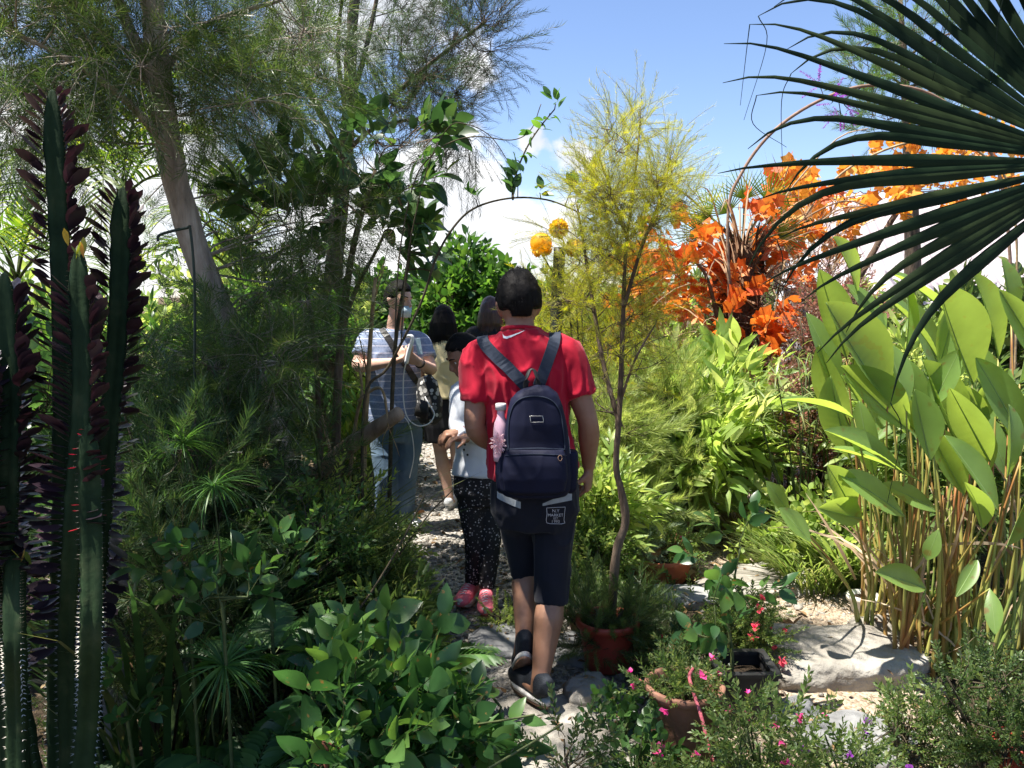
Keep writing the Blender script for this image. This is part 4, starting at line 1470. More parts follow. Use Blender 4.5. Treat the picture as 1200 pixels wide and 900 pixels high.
sapling('young_shrub', 'sapling with a few large oval leaves catching light in the dark shade', [(222, 720), (215, 670), (205, 655), (235, 640)], 2.35, TW['ovate_big'], (.09, .14), 'broad_gloss', 71, k=2, r=.05)
sapling('young_shrub', 'second oval-leaved sapling just below the papyrus head', [(262, 730), (258, 705), (290, 700), (245, 700)], 2.3, TW['ovate_big'], (.09, .14), 'broad_gloss', 72, k=2, r=.05)
sapling('young_shrub', 'grey-green sapling standing against the trunk base of the leaning tree', [(320, 760), (318, 700), (325, 670), (310, 690)], 2.5, TW['ovate_big'], (.09, .13), 'broad_gloss', 73, k=2, r=.05)
sapling('young_shrub', 'low sapling with two big leaves beside the euphorbia base', [(150, 850), (145, 820), (160, 835)], 2.25, TW['ovate_big'], (.08, .12), 'broad_gloss', 74, k=2, r=.04)

fern('shade_fern', 'hanging fern fronds under the grey-green sapling', 318, 735, 2.55, 8, (.22, .32), 75, z0=.44)
fern('shade_fern', 'big fern spreading in the shade at the bottom of the view', 290, 850, 2.3, 9, (.3, .45), 76, z0=.15)
fern('shade_fern', 'dark fern among the glossy bush by the path', 480, 770, 2.75, 9, (.3, .42), 77, z0=.28)
fern('shade_fern', 'fern half hidden behind the glossy leaves near the dark shoes', 545, 815, 2.6, 6, (.15, .22), 78, z0=.10)
fern('shade_fern', 'fern beside the spiny euphorbia stems', 180, 880, 2.25, 8, (.25, .4), 79, z0=.1)

# the glossy bush in front
cl = EL(81, 462, 862, 82, 28, 2.3, 2.6, 15, .08, 4) + EL(82, 420, 905, 75, 25, 2.15, 2.4, 9, .08, 4) + EL(83, 535, 900, 25, 15, 2.35, 2.5, 4, .06, 3) + EL(84, 450, 785, 70, 12, 2.6, 2.75, 6, .07, 4) + EL(87, 365, 810, 30, 30, 2.3, 2.45, 4, .07, 3)
tr = []
rng = np.random.default_rng(9)
for k in range(16):
    px, Y = rng.uniform(380, 560), rng.uniform(2.3, 2.7)
    b = np.array([P(px, 600, Y)[0], Y, 0])
    tr.append(([b, b + [rng.normal(0, .08), rng.normal(0, .08), .2], b + [rng.normal(0, .2), rng.normal(0, .15), rng.uniform(.2, .38)]], .007, .003))
plant('glossy_bush', 'glossy bright green broad-leaved bush spilling over the path edge', 'bush', tr, cl, TW['ovate_big'] + TW['ovate'][:2] + TW['lance'][:1], (.11, .21), 'broad_gloss', 'twig_green', up=.1, seed=85, names=('stem', 'foliage'), tn=8, nside=5, base=[P(460, 600, 2.5)[0], 2.5, 0])
sapling('red_stalked_seedling', 'small seedling with pale shiny leaves and red stalks at the bottom edge', [(382, 900), (384, 880), (378, 868), (395, 876)], 2.05, TW['ovate_big'], (.045, .065), 'broad_mid', 86, k=2, r=.03, bark='twig_red')

# broken log, dead branches, sticks
def stick(name, label, cat, pts, r0, r1, mat, n=16, side=9, twigs=0, seed=1, group=None, wob=(.18, 14)):
    rng = np.random.default_rng(seed)
    mb = MB()
    p = bez(pts, n)
    loft(mb, p, np.linspace(r0, r1, len(p)), None, side, None, 0, True, wob=wob)
    for k in range(twigs):
        i = rng.integers(len(p) // 4, len(p))
        d = rand_dirs(rng, 1)[0] * .5 + nrm(p[min(i + 1, len(p) - 1)] - p[i - 1])
        L = rng.uniform(.1, .3)
        tube(mb, bez([p[i], p[i] + d * L * .5 + rng.normal(0, .02, 3), p[i] + d * L], 6), r1 * .6, .001, 4)
    b = p[0].copy()
    return solo(name, mb, M[mat], [b[0], b[1], max(0, b[2])], label, cat, group)


stick('broken_log', 'thick weathered broken log pointing up towards the denim jeans', 'log', [P(345, 590, 4.5), P(398, 532, 4.35), P(432, 508, 4.25), P(468, 484, 4.15)], .058, .036, 'deadwood', 18, 12, wob=(.22, 11))
stick('dead_branch', 'pale bare branch standing upright in front of the striped sleeve', 'branch', [P(424, 600, 4.3), P(428, 500, 4.3), P(432, 430, 4.25), P(436, 370, 4.2), P(440, 325, 4.2)], .016, .009, 'cane', 18, 7, 3, 91)
stick('dead_branch', 'crooked pale branch leaning beside the upright bare branch', 'branch', [P(404, 610, 4.35), P(416, 500, 4.35), P(424, 460, 4.3), P(420, 425, 4.3)], .013, .005, 'cane', 14, 6, 4, 92)
stick('dead_branch', 'bent pale twig hooked over the broken log', 'branch', [P(420, 470, 4.25), P(440, 455, 4.2), P(450, 462, 4.15), P(455, 500, 4.15)], .010, .005, 'cane', 14, 6, 2, 93)
stick('dead_branch', 'forked grey branch resting low by the second tree trunk', 'branch', [P(395, 560, 4.6), P(380, 500, 4.7), P(372, 470, 4.7), P(358, 463, 4.7)], .011, .005, 'deadwood', 14, 6, 4, 94)
stick('leaning_stem', 'thin dark leaning stem rising from the ferns towards the gravel', 'stem', [P(375, 760, 2.9), P(420, 715, 3.0), P(465, 645, 3.1), P(498, 580, 3.2)], .006, .003, 'twig', 12, 5)
stick('leaning_stem', 'thin dark stem crossing low over the gravel edge', 'stem', [P(440, 690, 3.4), P(475, 640, 3.5), P(505, 600, 3.6), P(530, 575, 3.7)], .005, .0025, 'twig', 12, 5)
stick('garden_stake', 'thin bent green metal stake hooked beside the pale trunk', 'stake', [P(228, 470, 3.4), P(228, 335, 3.4), P(223, 270, 3.4), P(219, 267, 3.4), P(188, 275, 3.4), P(185, 283, 3.4)], .006, .006, 'metal_green', 26, 6, wob=None)
stick('long_grass_stalk', 'long pale grass stalk slanting through the shade by the tree trunk', 'stalk', [P(270, 375, 3.3), P(320, 440, 3.4), P(365, 500, 3.5), P(375, 560, 3.6)], .004, .007, 'twig_green', 12, 5)


# climbing vine arching over the path
def vine(name, label, pts, r0, r1, spots, leaf, seed, mat='twig', ll=(.06, .09)):
    rng = np.random.default_rng(seed)
    st, fo = MB(), MB()
    p = bez(pts, 60)
    tube(st, p, r0, r1, 6)
    for (px, py, Y, n, up) in spots:
        q = P(px, py, Y)
        k = int(np.argmin(np.linalg.norm(p - q, axis=1)))
        tube(st, bez([p[k], (p[k] + q) / 2 + UP * .01, q], 5), r1 * .9, r1 * .5, 4)
        v = rand_dirs(rng, n) * .8 + UP * up + (q - p[k]) * 3
        scatter(fo, LEAF['ovate'], np.repeat(q[None], n, 0) + rng.normal(0, .012, (n, 3)), v, UP + rng.normal(0, .5, (n, 3)), rng.uniform(*ll, n), np.full(n, .95))
    b = [p[0][0], p[0][1], 0]
    t = thing(name, b, label, 'vine')
    part('stem', st, M[mat], t)
    part('foliage', fo, M[leaf], t)


V0 = 3.9
vine('arching_vine', 'climbing vine arching high over the path with few dark leaf tufts', [P(425, 640, V0), P(427, 470, V0), P(455, 430, V0), P(492, 358, V0), P(512, 300, V0), P(535, 262, V0), P(560, 242, V0), P(600, 232, V0), P(640, 234, V0), P(672, 246, V0), P(700, 262, V0)], .0075, .003,
     [(556, 232, V0, 5, .8), (600, 218, V0, 9, .9), (607, 205, V0, 6, .7), (632, 226, V0, 4, .6), (672, 222, V0, 9, 1.0), (684, 235, V0, 4, .6), (516, 300, V0, 6, .4), (505, 285, V0, 6, .7), (690, 262, V0, 6, .2)], 'broad_dark', 101)
vine('climbing_shoot', 'thin climbing shoot with paired leaves rising above the arch towards blue sky', [P(601, 234, 3.91), P(602, 222, 3.95), P(606, 200, 3.95), P(618, 172, 3.95), P(632, 150, 3.95), P(650, 128, 3.95)], .005, .003,
     [(604, 190, 3.95, 4, .7), (616, 176, 3.95, 3, .5), (626, 158, 3.95, 3, .5), (636, 148, 3.95, 4, .6), (645, 135, 3.95, 4, .7), (652, 122, 3.95, 6, 1.0)], 'broad_mid', 102, ll=(.05, .08))
vine('bare_tendril', 'almost leafless tendril looping thinly across the cloud', [P(462, 415, 3.92), P(468, 300, 4.0), P(485, 215, 4.0), P(505, 183, 4.0), P(530, 166, 4.0), P(560, 160, 4.0), P(600, 164, 4.0), P(622, 152, 4.0), P(634, 122, 4.0)], .004, .002,
     [(504, 182, 4.0, 5, .3), (512, 176, 4.0, 3, .2), (480, 222, 4.0, 3, .6)], 'broad_mid', 103, ll=(.05, .08))
vine('bare_tendril', 'fine tendril hanging in a hook shape above the arching vine', [P(470, 400, 3.94), P(478, 300, 4.05), P(500, 200, 4.05), P(525, 150, 4.05), P(548, 146, 4.05), P(575, 160, 4.05), P(596, 190, 4.05)], .0035, .002, [(528, 148, 4.05, 3, .5)], 'broad_mid', 104, ll=(.03, .05))
vine('dark_climber', 'dark leafy climber beside the cloud below the needle-leaved tree', [P(455, 640, 4.3), P(462, 420, 4.3), P(480, 290, 4.3), P(470, 240, 4.3), P(452, 212, 4.3)], .012, .006,
     [(470, 232, 4.3, 8, .6), (455, 215, 4.3, 7, .5), (485, 270, 4.3, 9, .5), (500, 262, 4.3, 8, .6), (498, 300, 4.3, 9, .5), (484, 288, 4.3, 6, .5), (506, 318, 4.3, 6, .3)], 'broad_dark', 105, ll=(.09, .14))
# ------------------------------------------------------------------ far planting in the middle
shrub('vine_hedge', 'dense bright green leafy hedge closing the end of the path', 'hedge', 560, 292, 9.2, 175, TW['ovate'], (.2, .32), 'hedge', n=60, k=20, seed=201, r=.34, depth=1.2, zlo=.05)
shrub('vine_hedge', 'dark green hedge behind the long-haired women at the path end', 'hedge', 440, 318, 9.4, 170, TW['ovate'], (.2, .32), 'hedge', n=50, k=18, seed=202, r=.34, depth=1.2, zlo=.05)
shrub('far_bush', 'leafy bush behind the red shirt and beside the golden foliage', 'bush', 655, 330, 8.0, 120, TW['ovate'], (.2, .3), 'hedge', n=24, k=14, seed=203, r=.3, zlo=.05)
for (px, top, Y, w, lab, leaf, tw, sd) in [
        (740, 345, 9.6, 150, 'distant leafy bush seen through the golden tree', 'small_lime', 'ovate', 211),
        (850, 330, 10.2, 190, 'distant bush behind the shaggy palm trunk', 'small_mid', 'lance', 212),
        (985, 345, 9.0, 180, 'distant bush in front of the pale roofed building', 'small_lime', 'lance', 213),
        (1150, 330, 8.6, 240, 'distant bush behind the big paddle leaves', 'small_mid', 'ovate', 214),
        (230, 300, 9.8, 300, 'distant bushes lit behind the palms', 'small_lime', 'ovate', 215),
        (-60, 300, 9.0, 320, 'distant lit bush at the edge beyond the euphorbia', 'small_lime', 'ovate', 216),
        (1330, 280, 8.4, 260, 'distant bush beyond the fan palm', 'small_mid', 'ovate', 217)]:
    shrub('distant_bush', lab, 'bush', px, top, Y, w, TW[tw], (.26, .4), leaf, n=34, k=14, seed=sd, r=.42, zlo=.05)

# golden feathery tree in the red pot
gt = [P(716, 735, 3.42), P(722, 650, 3.42), P(733, 612, 3.42), P(728, 575, 3.42), P(722, 545, 3.42), P(726, 480, 3.42), P(730, 380, 3.45), P(733, 300, 3.45), P(741, 230, 3.45), P(748, 170, 3.45), P(751, 125, 3.45)]
cl = []
cl += EL(221, 740, 205, 52, 75, 3.25, 3.65, 26, .09, 22)
cl += EL(222, 700, 260, 55, 60, 3.3, 3.7, 20, .09, 19)
cl += EL(223, 775, 235, 30, 55, 3.3, 3.6, 11, .09, 15)
cl += EL(224, 715, 350, 65, 70, 3.35, 3.8, 24, .10, 14)
cl += EL(225, 770, 345, 40, 60, 3.3, 3.7, 8, .10, 9)
cl += EL(226, 690, 440, 45, 50, 3.5, 3.9, 7, .10, 7)
cl += EL(227, 745, 440, 45, 60, 3.3, 3.6, 6, .10, 7)
cl += [CL(752, 145, 3.45, .06, 7), CL(790, 170, 3.45, .06, 6), CL(690, 185, 3.45, .08, 8), CL(672, 240, 3.5, .07, 8)]
plant('golden_tree', 'slim young tree with golden feathery foliage growing out of a red pot', 'tree',
      [(gt, .021, .002), ([P(727, 500, 3.43), P(708, 430, 3.5), P(694, 350, 3.55), P(683, 280, 3.55), P(676, 240, 3.55)], .012, .004), ([P(731, 360, 3.45), P(752, 290, 3.4), P(775, 230, 3.4), P(785, 190, 3.4)], .009, .003),
       ([P(735, 280, 3.45), P(715, 220, 3.5), P(700, 180, 3.5)], .008, .003), ([P(727, 470, 3.43), P(745, 420, 3.35), P(768, 380, 3.35)], .007, .003)],
      cl, TW['feather'], (.10, .19), 'feather_gold', 'bark', up=.55, seed=22, tn=50, nside=10, wob=.05, branch=.0015, limb_min=.002, limb=.3)
shrub('golden_shrub', 'dense golden-leaved shrub growing round the dark post', 'shrub', 690, 262, 5.2, 145, TW['feather'], (.2, .32), 'feather_gold', n=34, k=20, seed=23, r=.2, zlo=.25)
shrub('fine_green_shrub', 'fine yellow-green shrub under the golden tree beside the swinging hand', 'shrub', 720, 440, 4.7, 120, TW['thread'], (.2, .3), 'feather_lime', n=22, k=18, seed=24, r=.18)
shrub('fennel_bush', 'soft lime-green fennel-like bush in full sun', 'bush', 775, 428, 5.3, 130, TW['thread'], (.24, .36), 'feather_lime', n=24, k=18, seed=25, r=.2)
shrub('silver_bush', 'silvery grey-green feathery bush behind the orange planter', 'bush', 752, 585, 4.75, 85, TW['thread'], (.14, .22), 'sage', n=14, k=18, seed=26, r=.13)
shrub('leafy_bush', 'mixed green leafy bush just beside the navy shorts', 'bush', 690, 520, 4.25, 85, TW['lance'], (.16, .26), 'small_lime', n=18, k=11, seed=27, r=.15)
shrub('leafy_bush', 'low leafy bush between the small tree trunk and the shorts', 'bush', 690, 610, 3.95, 60, TW['small'], (.14, .22), 'small_mid', n=12, k=14, seed=28, r=.12)
shrub('leafy_bush', 'shadowed bush with dark gaps behind the silvery feathery bush', 'bush', 792, 500, 5.2, 90, TW['ovate'], (.12, .18), 'small_mid', n=14, k=9, seed=29, r=.13, zlo=.4)

# ginger / bamboo-like leaves
for (px, top, Y, w, lab, sd, nn) in [(800, 425, 5.6, 110, 'ginger clump with long lance leaves in sunlight', 231, 9), (855, 425, 5.7, 90, 'ginger clump with drooping yellowish lance leaves beside the shaggy trunk', 232, 8), (825, 470, 5.2, 90, 'lower ginger clump arching over the bare soil', 233, 7)]:
    shrub('ginger_plant', lab, 'plant', px, top, Y, w, variants(sd, 3, leaf='lance', n=11, ll=(.5, .75), ang=55, bend=.35, stem=.012, start=.2, flat=.6), (.24, .36), 'ginger', 'twig_green', n=nn * 2, k=5, seed=sd, r=.16, zlo=.45)

# orange maple-leaved trees and the shaggy palm
rng = np.random.default_rng(240)
cl = EL(241, 830, 312, 60, 48, 6.5, 7.3, 11, .11, 2) + EL(242, 845, 352, 42, 24, 6.4, 6.8, 5, .10, 2) + EL(243, 878, 376, 26, 12, 6.3, 6.5, 6, .10, 2) + EL(244, 912, 275, 42, 45, 6.6, 7.4, 8, .11, 2) + [CL(800, 270, 6.8, .12, 3), CL(838, 262, 6.9, .12, 3), CL(800, 320, 6.7, .12, 3), CL(815, 345, 6.6, .12, 3), CL(918, 335, 6.6, .12, 5)]
plant('orange_maple', 'small tree with fiery orange maple-shaped leaves beside the shaggy trunk', 'tree',
      [([P(858, 560, 6.9), P(850, 430, 6.9), P(842, 350, 6.9), P(830, 300, 6.9), P(805, 280, 6.8)], .05, .014), ([P(848, 400, 6.9), P(872, 350, 6.8), P(900, 290, 7.0), P(925, 255, 7.1)], .03, .010), ([P(850, 420, 6.9), P(830, 330, 6.6), P(808, 300, 6.6)], .02, .008)],
      cl, TW['maple'], (.17, .25), 'orange', 'bark', up=.0, seed=241, limb=.25)
cl = EL(245, 985, 235, 62, 36, 7.5, 8.4, 12, .13, 2) + EL(246, 1065, 205, 62, 30, 7.5, 8.4, 12, .13, 2) + EL(247, 940, 258, 32, 32, 7.3, 8.0, 10, .13, 2) + EL(248, 1140, 185, 50, 25, 7.8, 8.4, 9, .15, 3)
plant('amber_maple', 'taller tree with amber and orange maple leaves behind the fan palm', 'tree',
      [([P(1010, 520, 8.0), P(1005, 380, 8.0), P(1000, 280, 8.0), P(985, 225, 8.0)], .06, .02), ([P(1004, 330, 8.0), P(1050, 250, 8.0), P(1090, 200, 8.0), P(1150, 180, 8.1)], .035, .012), ([P(1002, 310, 8.0), P(960, 270, 7.8), P(935, 250, 7.7)], .025, .01)],
      cl, TW['maple'], (.18, .27), 'amber', 'bark', up=.0, seed=246, limb=.25)
cl = EL(249, 756, 300, 14, 22, 7.4, 7.7, 4, .14, 6) + EL(250, 757, 360, 18, 20, 7.3, 7.6, 5, .14, 6) + [CL(745, 398, 7.4, .1, 5), CL(768, 345, 7.4, .12, 4)]
plant('orange_sapling', 'thin sapling with orange leaves glimpsed behind the golden tree', 'sapling', [([P(762, 520, 7.5), P(760, 400, 7.5), P(756, 300, 7.5), P(752, 280, 7.5)], .02, .007)], cl, TW['maple'], (.18, .24), 'orange', 'bark', up=.0, seed=250, limb=.3)


def shaggy_palm():
    rng = np.random.default_rng(260)
    base = np.array([P(862, 560, 6.75)[0], 6.75, 0])
    t = thing('shaggy_palm', base, 'shaggy palm trunk of dark fibre with dried straw-coloured fronds hanging', 'palm')
    tr, dry, grn = MB(), MB(), MB()
    top = P(870, 285, 6.85)
    p = bez([base, P(858, 430, 6.8), P(866, 340, 6.85), top], 26)
    loft(tr, p, np.linspace(.15, .17, len(p)), None, 16, wob=(.5, 10))
    n = 900
    k = rng.integers(0, len(p), n)
    a = rng.uniform(0, 6.28, n)
    o = np.stack([np.cos(a), np.sin(a), 0 * a], 1)
    scatter(tr, t_needle(.10), p[k] + o * .13, o * .6 + UP * rng.normal(.5, .8, (n, 1)), o + UP * .2, rng.uniform(.1, .26, n))
    part('trunk', tr, M['fibre'], t)
    n = 110
    a = rng.uniform(0, 6.28, n)
    o = np.stack([np.cos(a), np.sin(a), 0 * a], 1)
    k = rng.integers(9, len(p), n)
    pos = p[k] + o * .1
    scatter(dry, t_blade(.015, .5, 6), pos, o * rng.uniform(.4, 1.3, (n, 1)) + UP * rng.uniform(.1, 1.5, (n, 1)), UP + o * -.3, rng.uniform(.5, 1.35, n))
    for i in range(14):
        a = rng.uniform(0, 6.28)
        d = np.array([math.cos(a), math.sin(a) * .7, rng.uniform(.3, 1.6)])
        q = p[rng.integers(12, len(p))]
        tube(dry, bez([q, q + d * .45, q + d * .8 - UP * .1, q + d * 1.05 - UP * .35], 8), .010, .004, 4)
    part('dead_frond', dry, M['dry'], t)
    # fan of live leaves on top
    for i in range(7):
        f = MB()
        a = rad(-100 + i * 33)
        d = np.array([math.sin(a), rng.uniform(-.3, .3), math.cos(a) * .8 + .35])
        h = top + d * rng.uniform(.22, .34)
        tube(f, bez([top, (top + h) / 2, h], 5), .008, .006, 5, 1)
        m_ = 18
        b = np.linspace(-1.25, 1.25, m_)
        s = nrm(np.cross(d, [0, 1, .1]))
        scatter(f, LEAF['blade_stiff'], np.repeat(h[None], m_, 0), nrm(d) * np.cos(b)[:, None] + s * np.sin(b)[:, None], np.cross(s, d), rng.uniform(.24, .32, m_), np.full(m_, .8))
        part('frond', f, [M['palm'], M['twig_green']], t)


shaggy_palm()
shrub('dry_stalk_clump', 'clump of dry straw stalks and bare twigs around the shaggy trunk', 'dry stalks', 815, 370, 6.9, 130, TW['bare'], (.3, .5), 'dry', 'cane', n=16, k=9, seed=261, r=.24, branch=.004)
shrub('dry_stalk_clump', 'bare brown twigs rising into the sky above the orange leaves', 'dry stalks', 925, 225, 7.3, 190, TW['bare'], (.3, .5), 'dry', 'twig', n=24, k=7, seed=262, r=.28, branch=.003, zlo=.4)
shrub('rosy_shrub', 'shrub with tiny brown-pink leaves in front of the pale roof', 'shrub', 968, 318, 5.9, 110, TW['small_dense'], (.2, .32), 'rosy', 'twig', n=26, k=16, seed=263, r=.2)
shrub('rosy_shrub', 'thin reddish-leaved shrub before the grey tarpaulin', 'shrub', 925, 395, 5.5, 70, TW['small'], (.18, .26), 'rosy', 'twig', n=12, k=10, seed=264, r=.15)

# trellis arches
def arch(name, label, pts, r, mat='rust', twig=0, seed=1):
    mb = MB()
    p = bez(pts, 60)
    tube(mb, p, r, r, 8)
    b = [p[0][0], p[0][1], max(0, p[0][2])]
    return solo(name, mb, M[mat], b, label, 'arch')


Ya = 6.3
xa, xb = P(853, 500, Ya)[0], P(1180, 500, Ya)[0]
za = P(853, 250, Ya)[2]
arch('garden_arch', 'tall thin rusty hoop arching behind the fan palm tips', [[xa, Ya, 0], [xa, Ya, 1.2], P(853, 255, Ya), P(868, 205, Ya), P(905, 155, Ya), P(960, 118, Ya), P(1020, 100, Ya), P(1090, 110, Ya), P(1150, 160, Ya), P(1178, 240, Ya), [xb, Ya, 1.2], [xb, Ya, 0]], .012)
Ya2 = 7.2
arch('garden_arch', 'lower pale hoop rising through the orange leaves', [[P(905, 500, Ya2)[0], Ya2, 0], P(905, 400, Ya2), P(925, 290, Ya2), P(965, 225, Ya2), P(1010, 188, Ya2), P(1080, 165, Ya2), P(1150, 180, Ya2), P(1190, 260, Ya2), [P(1196, 400, Ya2)[0], Ya2, 0]], .010, 'cane')
cl = [CL(975, 120, 6.3, .07, 6), CL(985, 132, 6.3, .08, 7), CL(995, 128, 6.3, .05, 4), CL(960, 100, 6.3, .05, 3)]
plant('purple_flower_vine', 'sprig of purple flowers hanging on the rusty hoop', 'flowers', [([P(1010, 102, 6.3), P(985, 118, 6.3), P(965, 112, 6.3)], .004, .002)], cl, TW['small_dense'], (.10, .16), 'violet', 'twig', up=-.2, seed=270, names=('stem', 'blossom'), base=P(1010, 102, 6.3))

# pine-like tree high beyond
cl = []
for k, (px, py) in enumerate([(1050, 10), (1030, 30), (1070, 35), (1010, 55), (1050, 60), (1095, 60), (1000, 85), (1030, 90), (1065, 85), (1105, 95), (1020, 110), (1060, 115), (1095, 120), (1130, 90), (1040, 140), (1080, 150), (1120, 150), (1150, 60), (1020, 140), (1170, 130)]):
    cl.append((P(px, py, 11.0 + .5 * math.sin(k * 2.3)), .28, 15))
plant('pine_tree', 'tall light green pine rising behind the fan palm', 'tree', [([P(1072, 420, 11), P(1068, 250, 11), P(1062, 120, 11), P(1055, 0, 11)], .13, .03)], cl, TW['pine'], (.3, .44), 'pine', 'bark', up=.6, seed=271, limb=.35)

# pale building and the grey tarpaulin
def building():
    b = [P(1150, 400, 12.5)[0], 12.5, 0]
    t = thing('pale_building', b, 'low white building with a pale sloping roof behind the garden', 'building')
    x0, x1 = P(985, 400, 11.6)[0], P(1420, 400, 11.6)[0]
    z1 = P(1000, 392, 11.6)[2]
    zr = P(1100, 225, 13.6)[2]
    w = MB()
    box(w, [(x0 + x1) / 2, 13.7, (z1 - .1) / 2], x1 - x0 - .4, 4.0, z1 - .1)
    part('wall', w, M['wall_white'], t, False)
    r = MB()
    for (ya, yb) in ((11.3, 13.72), (16.1, 13.70)):
        n = 26
        u = np.linspace(0, 1, n * 4 + 1)
        zz = .03 * (np.sin(u * n * 2 * math.pi) > 0)
        xs = x0 + (x1 - x0) * u
        lo = np.stack([xs, np.full_like(xs, ya), z1 - .05 + zz], 1)
        hi = np.stack([xs + .0, np.full_like(xs, yb), zr + zz], 1)
        V = np.vstack([lo, hi])
        k = len(xs)
        i = np.arange(k - 1)
        r.add(V, None, np.stack([i, i + 1, k + i + 1, k + i], 1))
        r.add(V - [0, 0, .06], None, np.stack([i, k + i, k + i + 1, i + 1], 1))
    part('roof', r, M['roof_pale'], t, False)
    for x in (x0 + .2, x1 - .2):
        g = MB()
        g.add([[x - .05, 11.75, z1 - .12], [x - .05, 15.65, z1 - .12], [x - .05, 13.71, zr - .1], [x + .05, 11.75, z1 - .12], [x + .05, 15.65, z1 - .12], [x + .05, 13.71, zr - .1]], [[0, 1, 2], [3, 5, 4]], [[0, 3, 4, 1], [1, 4, 5, 2], [2, 5, 3, 0]])
        part('gable', g, M['wall_white'], t, False)
    for (xf, wd) in ((.15, .8), (.45, .8), (.75, .8)):
        x = x0 + (x1 - x0) * xf
        f = MB()
        box(f, [x, 11.69, 1.15], wd, .06, .9)
        fo = part('window', f, M['tarp'], t, False)
        q = MB()
        box(q, [x, 11.655, 1.15], wd - .12, .02, .78)
        part('pane', q, M['plastic_black'], fo, False)


building()


def tarp():
    mb = MB()
    n, k = 12, 16
    a = [P(918, 338, 7.6), P(948, 335, 7.6)]
    bq = [P(900, 440, 7.6), P(962, 440, 7.6)]
    bz = MB()
    V = []
    for i in range(k):
        t = i / (k - 1)
        l = a[0] * (1 - t) + bq[0] * t
        r = a[1] * (1 - t) + bq[1] * t
        l = np.array(l)
        l[0] -= .10 * math.sin(t * math.pi) * -1
        for j in range(n):
            u = j / (n - 1)
            q = l * (1 - u) + r * u
            q = q + np.array([0, .06 * math.sin(u * 9 + t * 2) + .04 * math.sin(t * 7), 0])
            V.append(q)
    V = np.array(V)
    # down to the soil
    V[-n:, 2] = .0
    i = np.arange(k - 1)[:, None] * n
    j = np.arange(n - 1)[None]
    Q = np.stack([i + j, i + j + 1, i + n + j + 1, i + n + j], -1).reshape(-1, 4)
    mb.add(V, None, Q)
    mb.add(V + [0, .012, 0], None, Q[:, ::-1])
    b = V[-n:].mean(0)
    solo('tarpaulin', mb, M['tarp'], [b[0], b[1], 0], 'grey tarpaulin draped upright behind the reddish shrub', 'tarpaulin')


tarp()

# sedges, grass, climbers on the right
heads = [P(px, py, 5.0 + .2 * math.sin(px)) for (px, py) in [(885, 455), (905, 480), (920, 500), (890, 495), (935, 470), (950, 500), (910, 440), (870, 505), (945, 440), (960, 480), (930, 520), (895, 530)]]
umbrella_sedge('umbrella_sedge', 'umbrella sedge with dark thin stems and bright strap-leaf whorls beside the bare soil', heads, [P(935, 590, 5.0)[0], 5.0, 0], 'grass', 16, .2, 301, .005, 'blade', .35, wf=1.1)
heads = [P(px, py, 5.3) for (px, py) in [(950, 415), (975, 430), (990, 455), (965, 400), (935, 420), (1000, 420), (985, 480)]]
umbrella_sedge('umbrella_sedge', 'taller dark-stemmed sedge standing before the rosy shrub', heads, [P(972, 560, 5.3)[0], 5.3, 0], 'grass', 14, .18, 302, .006, 'blade', .3)
grass_clump('grass_clump', 'dark fine grass clump beside the white pot', 'grass', 958, 4.35, 420, (.3, .55), 'grass', 303, .16, 'blade_fine', 1.0, .7)
grass_clump('grass_clump', 'dry buff grass clump by the bricks on the bare soil', 'grass', 880, 5.2, 260, (.3, .55), 'dry', 304, .16, 'blade_fine', 1.0, .6)
grass_clump('grass_clump', 'yellowing grass clump between the sedge and the paddle-leaved plant', 'grass', 1000, 4.4, 200, (.35, .65), 'grass', 305, .14, 'blade', 1.0, .5)
shrub('climber_patch', 'creeping climber with yellow-green leaves beside the stepping stones', 'climber', 915, 590, 4.7, 75, TW['round'], (.13, .2), 'small_lime', 'twig_green', n=10, k=5, seed=306, r=.14)
shrub('climber_patch', 'pale leafy climber at the foot of the umbrella sedge', 'climber', 985, 565, 4.7, 80, TW['round'], (.13, .2), 'small_lime', 'twig_green', n=14, k=6, seed=307, r=.15)
shrub('low_plant', 'low bushy plant behind the paddle leaves in bright sun', 'plant', 1090, 400, 5.2, 190, TW['lance'], (.22, .34), 'small_lime', 'twig_green', n=26, k=12, seed=308, r=.24)
shrub('low_plant', 'leafy plant filling the shade behind the reddish stems', 'plant', 1150, 430, 4.5, 160, TW['lance'], (.2, .3), 'small_mid', 'twig_green', n=22, k=12, seed=309, r=.2)
shrub('shade_bush', 'dark fine-leaved bush in the shade below the reddish stems', 'bush', 1165, 765, 2.55, 180, TW['small_dense'], (.10, .16), 'feather_olive', 'twig', n=22, k=13, seed=310, r=.11)
shrub('shade_bush', 'low trailing bush at the corner of the big flat stone', 'bush', 1060, 825, 2.6, 90, TW['small'], (.1, .16), 'small_mid', 'twig', n=9, k=8, seed=311, r=.09)


